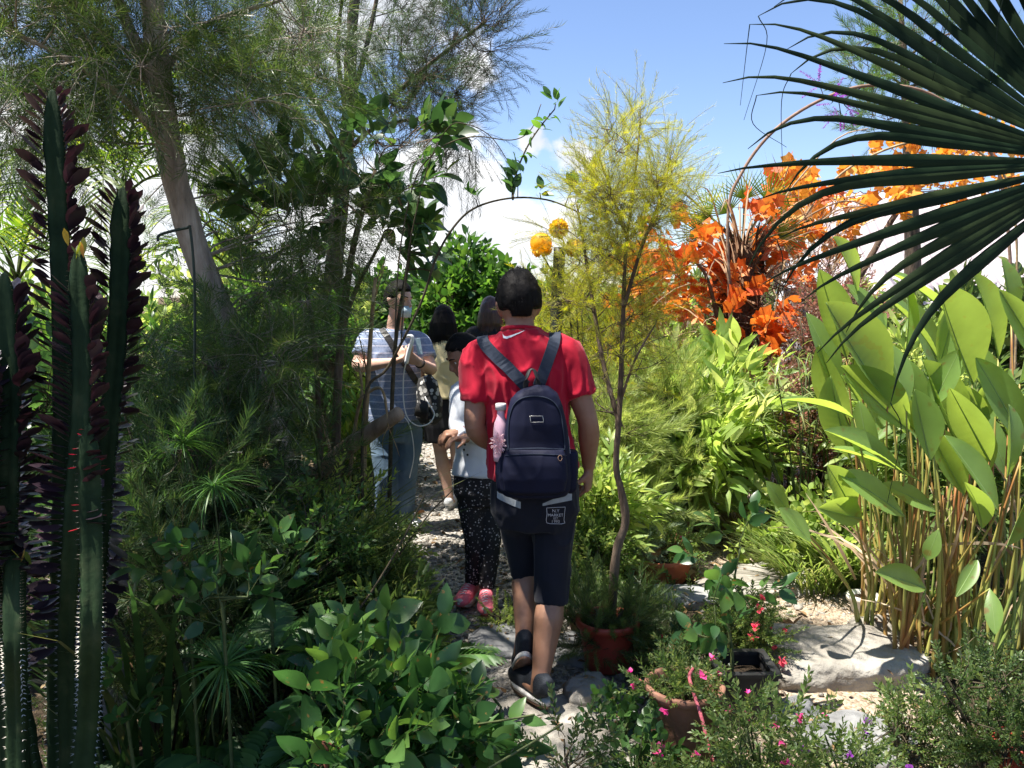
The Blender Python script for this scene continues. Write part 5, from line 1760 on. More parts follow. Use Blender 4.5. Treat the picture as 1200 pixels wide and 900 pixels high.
def paddle_plant():
    """big clump of paddle-shaped leaves on tall reddish stems"""
    rng = np.random.default_rng(320)
    base = np.array([P(1110, 600, 3.45)[0], 3.45, 0])
    t = thing('paddle_leaf_plant', base, 'tall clump of reddish stems carrying big bright paddle-shaped leaves', 'plant')
    # leaves: (base px, tip px, depth, width factor, facing)
    L = [((1005, 345), (985, 275), 3.45, .40), ((1040, 400), (1000, 320), 3.4, .42), ((1040, 470), (960, 355), 3.3, .42), ((1062, 480), (1045, 395), 3.3, .42), ((1000, 490), (930, 452), 3.3, .30),
         ((1065, 505), (975, 425), 3.35, .30), ((1060, 555), (965, 490), 3.25, .28), ((1080, 565), (975, 505), 3.3, .30), ((1090, 540), (1068, 455), 3.2, .40), ((1000, 600), (972, 540), 3.25, .42),
         ((1060, 605), (995, 550), 3.2, .40), ((1010, 608), (950, 595), 3.25, .38), ((950, 635), (912, 590), 3.2, .44), ((1100, 600), (1035, 560), 3.25, .38), ((1130, 580), (1085, 500), 3.3, .34),
         ((1085, 690), (1032, 668), 3.2, .36), ((1100, 620), (1085, 660), 3.1, .5), ((1160, 540), (1105, 440), 3.3, .34), ((1170, 600), (1110, 500), 3.15, .28), ((1180, 560), (1200, 470), 3.2, .45),
         ((1140, 450), (1090, 330), 3.5, .38), ((1170, 420), (1150, 310), 3.6, .38), ((1120, 380), (1060, 300), 3.6, .36), ((1195, 450), (1215, 340), 3.5, .4), ((1100, 430), (1125, 350), 3.7, .4),
         ((1150, 620), (1148, 550), 3.2, .4), ((1180, 640), (1210, 560), 3.1, .4), ((1120, 700), (1150, 650), 3.15, .4), ((1160, 690), (1168, 740), 3.1, .4), ((1215, 600), (1260, 500), 3.2, .4),
         ((1060, 420), (1075, 330), 3.65, .36), ((1010, 430), (1030, 360), 3.55, .4), ((1090, 480), (1130, 400), 3.45, .4), ((1200, 520), (1150, 420), 3.4, .36), ((1240, 480), (1250, 360), 3.4, .4),
         ((1020, 520), (1060, 470), 3.5, .42), ((1185, 380), (1180, 290), 3.7, .38), ((925, 600), (900, 565), 3.3, .42), ((1130, 500), (1180, 430), 3.55, .4), ((1085, 520), (1020, 440), 3.6, .36)]
    for k in range(18):
        tp = (rng.uniform(955, 1215), rng.uniform(295, 500))
        L.append(((tp[0] + rng.uniform(15, 60), tp[1] + rng.uniform(80, 115)), tp, rng.uniform(3.35, 3.95), rng.uniform(.28, .36)))
    leafT = [t_leaf(1.0, .10, .10, 30, .42, ripple=.0016), t_leaf(1.0, .05, .22, 30, .45, .15, ripple=.0016), t_leaf(1.0, .16, -.05, 30, .40, -.12, ripple=.0016)]
    for k, (b, tip, Y, w) in enumerate(L):
        pb = P(*b, Y)
        pt = P(*tip, Y - rng.uniform(-.05, .16))
        d = pt - pb
        ln = np.linalg.norm(d) * rng.uniform(.86, 1.0)
        # face partly up, partly to the viewer
        nz = np.array([rng.normal(0, .4), rng.uniform(-1.3, -.3), rng.uniform(.3, 1.0)])
        lf = MB()
        scatter(lf, leafT[k % 3], [pb], [d], [nz], [ln], [w * .98 * rng.uniform(.85, 1.1)])
        mr_ = np.linspace(.04, .97, 8)
        zz_ = leafT[k % 3][0][1::3]
        q_ = np.stack([0 * zz_[:, 0], zz_[:, 1], zz_[:, 2]], 1)
        rib = MB()
        loft(rib, q_ + [0, 0, .002], np.linspace(.011, .003, len(q_)), np.linspace(.008, .003, len(q_)), 5, np.array([1.0, 0, 0]))
        scatter(lf, tpl(rib), [pb], [d], [nz], [ln], None, 1)
        part('leaf', lf, [M['canna'], M['canna_rib']], t)
        st = MB()
        g = base + np.array([np.clip((pb[0] - base[0]) * .65 + rng.normal(0, .05), -.24, .42), rng.uniform(-.16, .28), 0])
        mid = g * .45 + pb * .55
        mid[0] = g[0] * .6 + pb[0] * .4
        p = bez([g, g * .7 + mid * .3 + [rng.normal(0, .01), 0, .05], mid, pb], 16)
        loft(st, p, np.concatenate([np.linspace(.0105, .0075, 10), np.linspace(.007, .0032, len(p) - 10)]), None, 7)
        part('stem', st, M['canna_stem'], t)
    # older bare canes and sheaths
    for k in range(44):
        g = base + np.array([rng.uniform(-.24, .42), rng.uniform(-.2, .3), 0])
        h = rng.uniform(.55, 1.15)
        st = MB()
        tp = g + [rng.normal(0, .07), rng.normal(0, .06), h]
        loft(st, bez([g, (g + tp) / 2 + [rng.normal(0, .02), 0, 0], tp], 10), np.linspace(.0105, .004, 10) * rng.uniform(.7, 1.2), None, 6)
        part('stem', st, M['canna_stem'], t)
    dry = MB()
    n = 60
    g = base + np.stack([rng.uniform(-.35, .42, n), rng.uniform(-.2, .28, n), rng.uniform(.05, .6, n)], 1)
    scatter(dry, LEAF['blade'], g, np.stack([rng.normal(0, .5, n), rng.normal(0, .4, n), rng.uniform(.2, 1.2, n)], 1), rand_dirs(rng, n), rng.uniform(.3, .6, n), np.full(n, .7))
    part('dry_sheath', dry, M['dry'], t)


paddle_plant()


def fan_palm():
    rng = np.random.default_rng(330)
    trunk_top = np.array([1.95, 1.75, 1.42])
    t = thing('fan_palm', [trunk_top[0], trunk_top[1], 0], 'dark fan palm with long pleated leaf segments and thin drooping tips', 'palm')
    tr = MB()
    loft(tr, bez([[1.97, 1.78, 0], [1.96, 1.77, .7], trunk_top], 12), np.linspace(.14, .12, 12), None, 14, wob=(.3, 12))
    part('trunk', tr, M['fibre'], t)

    def frond(hub, axis, normal, R, a0, a1, n, sd, tip=.32):
        rng = np.random.default_rng(sd)
        f = MB()
        axis = nrm(axis)
        normal = nrm(normal - axis * np.dot(normal, axis))
        side = np.cross(normal, axis)
        pet = bez([trunk_top, (trunk_top + hub) / 2 + UP * .05, hub], 10)
        tube(f, pet, .018, .012, 7, 1)
        seg = 15
        for k in range(n):
            th = a0 + (a1 - a0) * k / (n - 1) + rng.normal(0, .022)
            d = axis * math.cos(th) + side * math.sin(th)
            L = R * (1 - .12 * abs(th) / 2.2) * rng.uniform(.9, 1.08)
            dth = (a1 - a0) / (n - 1)
            pts, ws = [], []
            q = hub.copy()
            dirv = d.copy()
            dr = rng.uniform(.004, .035)
            kink = rng.uniform(.5, .95)
            for i in range(seg + 1):
                s = i / seg
                pts.append(q.copy())
                wj = 2 * s * L * math.tan(dth / 2) * 1.2
                wfree = .031 * (1 - max(0, s - .38) / .62) ** 1.05 + .0012
                ws.append(min(wj, wfree) if s > .05 else wj)
                g = dr * (s ** 1.5)
                if s > kink:
                    g += tip * (s - kink) * 3.0
                dirv = nrm(dirv - UP * g)
                q = q + dirv * L / seg
            pts = np.array(pts)
            tt = nrm(np.gradient(pts, axis=0))
            sx = nrm(np.cross(normal, tt))
            nn = np.cross(tt, sx)
            ws = np.array(ws)[:, None]
            V = np.stack([pts - sx * ws / 2 - nn * ws * .32, pts, pts + sx * ws / 2 - nn * ws * .32], 1).reshape(-1, 3)
            i = np.arange(seg)[:, None] * 3
            Q = np.concatenate([np.stack([i[:, 0], i[:, 0] + 1, i[:, 0] + 4, i[:, 0] + 3], 1), np.stack([i[:, 0] + 1, i[:, 0] + 2, i[:, 0] + 5, i[:, 0] + 4], 1)])
            f.add(V, None, Q, 0)
            # thread hanging from some tips
            if rng.uniform() < .35:
                e = pts[-1]
                tube(f, bez([e, e + [rng.normal(0, .02), 0, -.05], e + [rng.normal(0, .03), 0, -rng.uniform(.08, .2)]], 12), .0012, .0005, 3, 0)
        part('frond', f, [M['palm_dark'], M['twig_green']], t)

    frond(P(1292, 190, 1.55), np.array([-1, -.05, .12]), np.array([-.15, -1, .35]), .70, -1.9, .76, 41, 331)
    frond(P(1350, -110, 1.7), np.array([-1, -.1, .1]), np.array([-.2, -.6, .8]), .62, -1.7, 1.7, 36, 332, .4)


fan_palm()
# ------------------------------------------------------------------ stones
rock('flat_stone', 'wide pale flat stone crossed by a shadow, in front of the reddish stems', 975, 786, (.74, .44), .20, 1, .1, expo=4.6)
rock('boulder', 'rounded yellowish boulder between the white pot and the flat stone', 1028, 757, (.28, .22), .22, 2, .2, expo=2.2)
rock('flat_stone', 'grey flat stone with rippled edges between the planter and bare soil', 890, 690, (.66, .44), .12, 3, .3, 'stone', expo=4.6)
rock('flat_stone', 'long grey stone slab behind the shaded potted plants', 760, 704, (.70, .22), .10, 4, -.05, 'stone_grey')
rock('flat_stone', 'small pale stepping stone far along the sandy path', 858, 625, (.42, .42), .07, 5, .3)
rock('flat_stone', 'bright flat slab beside the bricks on the sandy path', 850, 598, (.5, .4), .05, 6, .1)
rock('flat_stone', 'dark grey stone between the pink shoes and the lifted heel', 592, 762, (.34, .36), .10, 7, .2, 'stone_grey')
rock('flat_stone', 'grey rock beside the bare calf and the red pot', 668, 772, (.24, .34), .12, 8, .5, 'stone_grey')
rock('flat_stone', 'pale cracked stone under the planted shoe', 640, 842, (.42, .34), .07, 9, .4, 'stone')
rock('rough_stone', 'rough dappled limestone at the bottom of the path', 655, 905, (.46, .36), .16, 10, .2, 'stone')
rock('round_stone', 'round pale stone beside the dappled limestone', 712, 866, (.15, .13), .14, 11, .2, 'stone', expo=2.2)
rock('rough_stone', 'pale wedge of stone under the red pot', 690, 826, (.2, .16), .14, 12, .6, 'stone')
rock('rough_stone', 'low shaded rocks at the bottom below the flat stone', 1010, 878, (.4, .3), .14, 13, .1, 'stone_grey')
rock('rough_stone', 'small shaded rock tucked under the flat stone edge', 930, 850, (.22, .18), .12, 14, .8, 'stone_grey')
rock('rough_stone', 'small grey rock at the gravel edge beside the planter', 655, 700, (.26, .2), .14, 15, .3, 'stone_grey')
rock('rough_stone', 'leaning grey slab deep in the shade behind the euphorbia', 122, 860, (.16, .08), .55, 16, .3, 'stone_grey', Y=2.7)
for k, (px, py, rot, lab) in enumerate([(876, 573, .3, 'loose brick lying on the sandy soil by the dry grass'), (862, 566, 1.1, 'brick half buried behind the first loose brick')]):
    c_ = G(px, py)
    mb = MB()
    R = np.array([[math.cos(rot), -math.sin(rot), 0], [math.sin(rot), math.cos(rot), 0], [0, 0, 1]])
    n = 7
    g = np.linspace(-.5, .5, n)
    loft(mb, c_ + np.stack([g * .2 * math.cos(rot), g * .2 * math.sin(rot), 0 * g + .045], 1), .05, .03, 16, None, 0, True, 7.0, wob=(.12, 25))
    solo('brick', mb, M['brick'], c_, lab, 'brick', 'bricks on the sandy soil')

_r = np.random.default_rng(88)
_tops = np.vstack(STONE_TOPS)
_q = _tops[_r.integers(0, len(_tops), 170)] + [0, 0, .006]
_mb = MB()
for _k in (0, 1):
    _p = _q[_k::2]
    scatter(_mb, (LEAF['lance'], LEAF['ovate'])[_k], _p, np.c_[rand_dirs(_r, len(_p))[:, :2], _r.normal(0, .12, len(_p))], UP + _r.normal(0, .3, (len(_p), 3)), _r.uniform(.018, .055, len(_p)))
solo('leaf_litter', _mb, M['litter'], (0, 0, 0), 'dry leaf scraps fallen on the flat stones', 'fallen leaves', kind='stuff')

# ------------------------------------------------------------------ pots
def pot(name, label, px, py, Y, r_top, r_bot, h, mat, rim=.02, z=None, lip=.018, soil=True, ny=36, cat='flower pot', band=True, jit=0.0, tilt=0):
    b = P(px, py, Y)
    if z is not None:
        b[2] = z
    t = thing(name, b, label, cat)
    mb = MB()
    prof = [(0.001, 0.0), (r_bot * .95, 0.0), (r_bot, .008), (r_bot + (r_top - r_bot) * .45, h * .45), (r_top - lip * .3, h - rim * 1.6)]
    if band:
        prof += [(r_top - lip * .3 + .002, h - rim * 1.5), (r_top + lip * .5, h - rim * 1.4)]
    prof += [(r_top + lip * .55, h - .004), (r_top + lip * .35, h), (r_top - lip * .2, h), (r_top - lip * .5, h - .006), (r_top - lip * .8 - (r_top - r_bot) * .18, h * .78)]
    lathe(mb, prof, b, ny, jit=jit)
    part('body', mb, M[mat], t)
    if soil:
        s = MB()
        r = r_top - lip * .8 - (r_top - r_bot) * .16
        k = 10
        a = np.linspace(0, 2 * math.pi, 24, endpoint=False)
        V = [[0, 0, .012]]
        Q, T = [], []
        for i in range(1, k):
            for aa in a:
                V.append([r * i / (k - 1) * math.cos(aa), r * i / (k - 1) * math.sin(aa), .01])
        V = np.array(V) + b + [0, 0, h * .8]
        V[:, 2] += .012 * fbm(V * 22, 2, 3)
        for j in range(24):
            T.append([0, 1 + j, 1 + (j + 1) % 24])
        for i in range(k - 2):
            for j in range(24):
                Q.append([1 + i * 24 + j, 1 + (i + 1) * 24 + j, 1 + (i + 1) * 24 + (j + 1) % 24, 1 + i * 24 + (j + 1) % 24])
        s.add(V, T, Q)
        part('soil', s, M['soil'], t)
    return b


pot('plastic_pot', 'red plastic pot holding the golden tree, standing on stones', 711, 806, 3.35, .125, .092, .21, 'plastic_red', z=.04)
pot('planter_bowl', 'wide shallow orange-red planter bowl in full sun', 770, 682, 4.55, .20, .16, .15, 'terracotta', z=.0, soil=True)
pot('inner_pot', 'small orange pot standing inside the wide planter bowl', 755, 676, 4.5, .08, .06, .10, 'terracotta', z=.09)
pot('clay_pot', 'large weathered brown clay pot tied with a pink cord', 799, 940, 2.62, .122, .10, .32, 'clay_dark', z=.0, jit=.02)
pot('white_pot', 'small white pot half hidden behind the boulder', 1010, 735, 4.0, .07, .05, .11, 'ceramic_white', z=.0, lip=.022)
pot('terracotta_pot', 'ribbed terracotta pot lying in the shade behind the red pot', 690, 728, 3.75, .10, .085, .12, 'clay_dark', z=.02)
pot('corner_pot', 'red pot at the bottom corner under the shaded bush', 1192, 905, 2.45, .07, .055, .12, 'plastic_red', z=.10)


def crate():
    b = G(868, 838)
    t = thing('planter_box', b, 'square black plastic planter box behind the pink flowers', 'planter')
    mb = MB()
    w, h, th = .20, .20, .012
    for (dx, dy, sx, sy) in ((-w / 2, 0, th, w), (w / 2, 0, th, w), (0, -w / 2, w - th, th), (0, w / 2, w - th, th)):
        box(mb, b + [dx, dy, h / 2], sx, sy, h)
    part('body', mb, M['plastic_black'], t, False)
    rm = MB()
    for (dx, dy, sx, sy) in ((-w / 2, 0, .03, w + .03), (w / 2, 0, .03, w + .03), (0, -w / 2, w - .03, .03), (0, w / 2, w - .03, .03)):
        box(rm, b + [dx, dy, h + .007], sx, sy, .014)
    part('rim', rm, M['plastic_black'], t, False)
    s = MB()
    box(s, b + [0, 0, h * .4], w - .02, w - .02, h * .78)
    part('soil', s, M['soil'], t)


crate()

# plants in and around the pots
shrub('bare_twiggy_bush', 'dry grey twiggy bush filling the shade round the red pot', 'bush', 705, 690, 3.4, 120, TW['thread'], (.12, .2), 'feather_olive', 'twig', n=18, k=14, seed=401, r=.10, zlo=.35, branch=.0025)
shrub('bare_twiggy_bush', 'tangled brown dry bush behind the red pot in the shade', 'bush', 780, 722, 3.45, 130, TW['bare'], (.1, .18), 'grass_dark', 'twig', n=16, k=10, seed=402, r=.10, branch=.002)
shrub('red_stemmed_plant', 'plant with many dark red stems and sparse leaves in the wide planter', 'plant', 785, 610, 4.6, 70, TW['small'], (.10, .16), 'small_mid', 'twig_red', n=14, k=7, seed=403, r=.09, stems=26, zlo=.35)
shrub('silver_herb', 'grey feathery herb spilling from the small inner pot', 'herb', 748, 625, 4.5, 50, TW['thread'], (.09, .15), 'sage', n=8, k=14, seed=404, r=.08, zlo=.45)


def flowers(name, label, cat, px, top, Y, w, leafm, flower, tw, ll, n, k, r, seed, nf, fs=.018, bark='twig_green', zlo=.1, **kw):
    def ex(t, pos, d, rng):
        f = MB()
        i = rng.choice(len(pos), nf, replace=False)
        c_ = pos[i] + d[i] * np.array(ll).mean() * .8
        for q in range(6):
            a = rand_dirs(rng, nf) + d[i] * .8
            scatter(f, LEAF['ovate'], c_, a, UP + rand_dirs(rng, nf) * .6, fs * rng.uniform(.7, 1.2, nf), np.full(nf, 1.5))
        part('blossom', f, M[flower], t)
    shrub(name, label, cat, px, top, Y, w, tw, ll, leafm, bark, n=n, k=k, seed=seed, r=r, zlo=zlo, extra=ex, **kw)


flowers('cuphea_plant', 'bushy plant with small magenta flowers growing out of the clay pot', 'flowering plant', 795, 775, 2.62, 80, 'small_mid', 'pink', TW['small'], (.08, .13), 10, 9, .06, 411, 7, zlo=.55)
flowers('cuphea_plant', 'trailing magenta-flowered bush beside the clay pot at the bottom', 'flowering plant', 895, 815, 2.4, 150, 'small_mid', 'pink', TW['small'], (.10, .17), 18, 8, .09, 412, 14)
flowers('cuphea_plant', 'sparse magenta-flowered sprigs in front of the flat stone', 'flowering plant', 1000, 850, 2.35, 110, 'small_mid', 'violet', TW['small'], (.09, .15), 9, 7, .08, 413, 6)
flowers('cuphea_plant', 'low flowering sprigs hanging over the clay pot front', 'flowering plant', 790, 880, 2.35, 90, 'small_mid', 'pink', TW['small'], (.08, .13), 8, 8, .06, 414, 9)
flowers('moss_rose_plant', 'low plant with coral-red blossoms at the edge of the grey stone', 'flowering plant', 872, 690, 3.35, 75, 'small_mid', 'rose', TW['small_dense'], (.09, .14), 18, 14, .08, 415, 9, .024)
flowers('moss_rose_plant', 'single coral blossoms on the shaded plant behind the clay pot', 'flowering plant', 800, 745, 3.1, 90, 'grass_dark', 'rose', TW['small'], (.09, .15), 16, 12, .09, 416, 5, .026)
flowers('garden_balsam', 'plant with a magenta blossom above the red-stemmed planter', 'flowering plant', 776, 598, 4.75, 40, 'small_mid', 'pink', TW['small'], (.10, .15), 7, 8, .08, 417, 3, .035)
for (pix, lab, sd) in [([(846, 745), (832, 700), (872, 690), (838, 665), (866, 640)], 'upright sapling with rounded glossy leaves in front of the grey stone', 421)]:
    base = [P(862, 600, 3.0)[0], 3.0, 0]
    pts = [base, P(858, 770, 3.0), P(852, 720, 3.0), P(860, 680, 3.0), P(868, 640, 3.0)]
    cl = [(P(px, py, 3.0), .035, 2) for (px, py) in pix]
    plant('citrus_sapling', lab, 'sapling', [(pts, .008, .003)], cl, TW['ovate_big'], (.11, .15), 'broad_gloss', 'twig_green', up=.6, seed=sd, names=('stem', 'foliage'), tn=14, nside=6)
shrub('heart_leaf_plant', 'dark heart-leaved plant growing between the stones and the clay pot', 'plant', 728, 832, 2.75, 60, TW['round'], (.09, .13), 'broad_gloss', 'twig_green', n=7, k=4, seed=422, r=.10)
shrub('heart_leaf_plant', 'shaded round-leaved plant at the bottom by the dappled limestone', 'plant', 745, 865, 2.5, 60, TW['round'], (.09, .13), 'broad_dark', 'twig_green', n=7, k=5, seed=423, r=.09)
shrub('creeping_plant', 'sparse dark sprig creeping over the dappled limestone', 'plant', 665, 850, 2.35, 60, TW['small'], (.10, .16), 'grass_dark', 'twig', n=5, k=6, seed=424, r=.09, stems=3)
shrub('creeping_plant', 'mossy tuft beside the pink shoes on the stones', 'plant', 588, 700, 3.75, 50, TW['small_dense'], (.06, .10), 'small_lime', 'twig', n=8, k=10, seed=425, r=.05, stems=4)


# pink cord tied round the pot
def cord(name, label, pts, r):
    mb = MB()
    p = bez(pts, 50)
    tube(mb, p, r, r, 6)
    return solo(name, mb, M['rope'], p[0], label, 'cord')


cord('pink_cord', 'pink cord draped over the rim of the clay pot', [P(815, 780, 2.66), P(808, 792, 2.60), P(813, 812, 2.50), P(822, 840, 2.45), P(830, 872, 2.42), P(842, 915, 2.38)], .006)
cord('pink_cord', 'pink cord stretched low from the red pot to the clay pot', [P(728, 782, 3.3), P(745, 794, 3.0), P(762, 804, 2.78), P(775, 812, 2.72)], .004)

# dark post with golden pompoms
stick('garden_post', 'dark slender post wrapped by the golden shrub', 'post', [P(650, 560, 5.0), P(651, 440, 5.0), P(653, 350, 5.0), P(656, 290, 5.0)], .045, .035, 'plastic_black', 14, 10, wob=(.08, 8))


def pompom(name, label, px, py, Y, r, leafy, seed):
    rng = np.random.default_rng(seed)
    c_ = P(px, py, Y)
    t = thing(name, c_, label, 'ornament', None)
    mb = MB()
    if leafy:
        n = 420
        v = rand_dirs(rng, n)
        scatter(mb, t_leaf(.5, .2, .1, 3, .6), c_ + v * r * .35, v, rand_dirs(rng, n), r * rng.uniform(.55, .75, n))
        part('body', mb, M['pompom'], t)
    else:
        sphere(mb, c_, (r, r, r * .95), 28)
        part('body', mb, M['globe'], t)
        pe = MB()
        n = 60
        v = rand_dirs(rng, n) - UP * .8
        scatter(pe, t_leaf(.5, .2, .1, 3, .6), c_ + nrm(v) * r * .9, v + rand_dirs(rng, n), nrm(v), r * .5)
        part('petal', pe, M['pompom'], t)
    st = MB()
    tube(st, bez([c_ - UP * r * .8, c_ - UP * r * 1.6 + [.03, 0, 0], P(654, 330, Y)], 8), .006, .005, 5)
    part('stalk', st, M['twig_green'], t)


pompom('flower_globe', 'smooth glowing yellow globe on a stalk above the red-shirted head', 634, 285, 5.0, .066, False, 501)
pompom('flower_globe', 'ruffled orange-yellow pompom at the top of the dark post', 655, 268, 5.0, .060, True, 502)
pompom('flower_globe', 'paler yellow pompom lowest beside the arching vine end', 673, 291, 5.0, .058, True, 503)
# ------------------------------------------------------------------ people
def fuse(mb, voxel, smooth=2, wrinkle=None, fac=.5):
    """closed overlapping shapes become one continuous surface; returns vertices and quads"""
    me = mb.mesh('tmp')
    o = bpy.data.objects.new('tmp', me)
    COL.objects.link(o)
    m = o.modifiers.new('r', 'REMESH')
    m.mode = 'VOXEL'
    m.voxel_size = voxel
    m.adaptivity = 0
    if smooth:
        s = o.modifiers.new('s', 'SMOOTH')
        s.factor = fac
        s.iterations = smooth
    dg = bpy.context.evaluated_depsgraph_get()
    ev = o.evaluated_get(dg)
    m2 = ev.to_mesh()
    n = len(m2.vertices)
    V = np.zeros(n * 3, np.float32)
    m2.vertices.foreach_get('co', V)
    NN = np.zeros(n * 3, np.float32)
    m2.vertices.foreach_get('normal', NN)
    np_ = len(m2.polygons)
    lt = np.zeros(np_, np.int32)
    m2.polygons.foreach_get('loop_total', lt)
    li = np.zeros(len(m2.loops), np.int32)
    m2.loops.foreach_get('vertex_index', li)
    ev.to_mesh_clear()
    bpy.data.objects.remove(o)
    bpy.data.meshes.remove(me)
    V = V.reshape(-1, 3).astype(float)
    NN = NN.reshape(-1, 3).astype(float)
    if (lt == 4).all():
        Q, T = li.reshape(-1, 4), None
    else:
        st = np.concatenate([[0], np.cumsum(lt)[:-1]])
        Q = np.stack([li[st[lt == 4] + k] for k in range(4)], 1) if (lt == 4).any() else None
        T = np.stack([li[st[lt == 3] + k] for k in range(3)], 1) if (lt == 3).any() else None
    if wrinkle is not None:
        V = V + NN * wrinkle(V, NN)[:, None]
    return V, T, Q


def bvh_of(V, T, Q):
    polys = ([list(map(int, q)) for q in Q] if Q is not None else []) + ([list(map(int, t)) for t in T] if T is not None else [])
    return BVHTree.FromPolygons([tuple(v) for v in V], polys)


def pix_hit(bvh, px, py, off=.003):
    d = nrm(P(px, py, 3.0) - CAM)
    h = bvh.ray_cast(Vector(CAM), Vector(d))
    if h[0] is None:
        return None, None
    n = np.array(h[1])
    if n @ d > 0:
        n = -n
    return np.array(h[0]) + n * off, n


def ribbon(mb, pts, nor, w, th=.003, m=0):
    """flat strip lying on a surface"""
    pts, nor = np.asarray(pts), nrm(nor)
    t = nrm(np.gradient(pts, axis=0))
    s = nrm(np.cross(t, nor))
    w = np.broadcast_to(np.asarray(w, float), (len(pts),))[:, None]
    V = np.stack([pts - s * w / 2, pts + s * w / 2, pts + s * w / 2 + nor * th, pts - s * w / 2 + nor * th], 1).reshape(-1, 3)
    k = len(pts)
    i = np.arange(k - 1)[:, None] * 4
    j = np.arange(4)[None]
    j2 = (j + 1) % 4
    Q = np.stack([i + j, i + j2, i + 4 + j2, i + 4 + j], -1).reshape(-1, 4)
    e = (k - 1) * 4
    mb.add(V, None, np.vstack([Q, [[3, 2, 1, 0], [e, e + 1, e + 2, e + 3]]]), m)


def hand(mb, w, d, n, s, sc=1.0, curl=1.0, side=1, thumb=1.0):
    """w wrist, d wrist to knuckles, n palm normal, s towards the thumb"""
    d = nrm(d)
    n = nrm(n - d * np.dot(n, d))
    s = np.cross(d, n) * side
    kn = w + d * .088 * sc
    loft(mb, [w - d * .015 * sc, w + d * .02 * sc, w + d * .055 * sc, kn, kn + d * .008 * sc], np.array([.026, .033, .041, .042, .036]) * sc, np.array([.020, .018, .017, .014, .010]) * sc, 14, s, expo=2.6)
    ln = [(.045, .028, .022), (.049, .031, .023), (.046, .029, .022), (.036, .022, .019)]
    for f in range(4):
        o = kn + s * (.031 - .0205 * f) * sc - n * .001 - d * (.004 if f in (1, 2) else .008) * sc
        p = [o - d * .02 * sc, o]
        a = 0.0
        for k in range(3):
            a += curl * (.75 + .12 * f if k == 0 else .95)
            dv = d * math.cos(a) + n * math.sin(a) + s * .03 * (1.5 - f) * (1 - curl * .5)
            p.append(p[-1] + nrm(dv) * ln[f][k] * sc)
        loft(mb, p, np.array([.0095, .0098, .0088, .0080, .0066]) * sc, None, 8)
    o = w + d * .022 * sc + s * .026 * sc
    a = d * .62 + s * .62 * (1.15 - .5 * curl) + n * (.32 + .3 * curl)
    p1 = o + nrm(a) * .042 * sc
    p2 = p1 + nrm(d * .75 + s * (.25 - .4 * curl) + n * (.25 + .45 * curl)) * .034 * sc
    p3 = p2 + nrm(d * .6 - s * .35 * curl + n * (.25 + .5 * curl)) * .026 * sc
    loft(mb, [o - s * .012 * sc, o, p1, p2, p3], np.array([.012, .0135, .0115, .0100, .0078]) * sc, None, 8)


def head(mb, c_, fwd, up, sc=1.0):
    """skull, jaw, nose, lips, brow and ears in one set of overlapping shapes"""
    y = nrm(fwd)
    z = nrm(up - y * np.dot(up, y))
    x = np.cross(y, z)
    R = np.stack([x, y, z], 1)

    def L(v):
        return np.asarray(v) * sc @ R.T + c_
    n, k = 30, 24
    th = np.linspace(0.001, math.pi - .001, k)
    ph = np.linspace(0, 2 * math.pi, n, endpoint=False)
    V = np.stack([np.sin(th)[:, None] * np.cos(ph), np.sin(th)[:, None] * np.sin(ph), np.repeat(np.cos(th)[:, None], n, 1)], -1).reshape(-1, 3)
    zz = V[:, 2]
    lowf = np.clip(-zz, 0, 1)
    V = V * np.array([.0745, .094, .114])
    V[:, 0] *= 1 - .30 * lowf ** 1.4
    V[:, 1] *= np.where(V[:, 1] > 0, 1 - .06 * lowf, 1 - .38 * lowf ** 1.2)
    V[:, 1] += np.where(V[:, 1] > 0, .006 * lowf, 0)
    f = (V[:, 1] > .05) & (np.abs(V[:, 0]) < .05)
    V[f, 1] -= .010 * np.exp(-((V[f, 2] - .006) / .016) ** 2) * np.exp(-((np.abs(V[f, 0]) - .032) / .016) ** 2)
    i = np.arange(k - 1)[:, None] * n
    j = np.arange(n)[None]
    j2 = (j + 1) % n
    mb.add(L(V), None, np.stack([i + j, i + n + j, i + n + j2, i + j2], -1).reshape(-1, 4))
    loft(mb, L([[0, .084, .016], [0, .095, .0], [0, .106, -.022], [0, .098, -.033], [0, .082, -.034]]), np.array([.008, .010, .0125, .015, .010]) * sc, np.array([.008, .010, .012, .009, .006]) * sc, 10, x)
    for sx in (-1, 1):
        sphere(mb, L([sx * .013, .098, -.03]), .0085 * sc, 8)
        loft(mb, L([[sx * .014, .087, .024], [sx * .034, .083, .028], [sx * .05, .068, .022]]), .006 * sc, .006 * sc, 8)
        loft(mb, L([[sx * .070, .005, -.038], [sx * .076, -.004, -.018], [sx * .080, -.012, .008], [sx * .078, -.006, .022]]), np.array([.006, .009, .013, .008]) * sc, np.array([.010, .015, .019, .014]) * sc, 10, x)
    for (zz_, w) in ((-.054, .007), (-.066, .008)):
        loft(mb, L([[-.024, .078, zz_], [-.010, .090, zz_ + .001], [0, .0925, zz_], [.010, .090, zz_ + .001], [.024, .078, zz_]]), np.array([.003, w, w, w, .003]) * sc, np.array([.003, .006, .006, .006, .003]) * sc, 8, z)
    sphere(mb, L([0, .078, -.093]), (.02 * sc, .018 * sc, .016 * sc), 10, R=R)
    return R


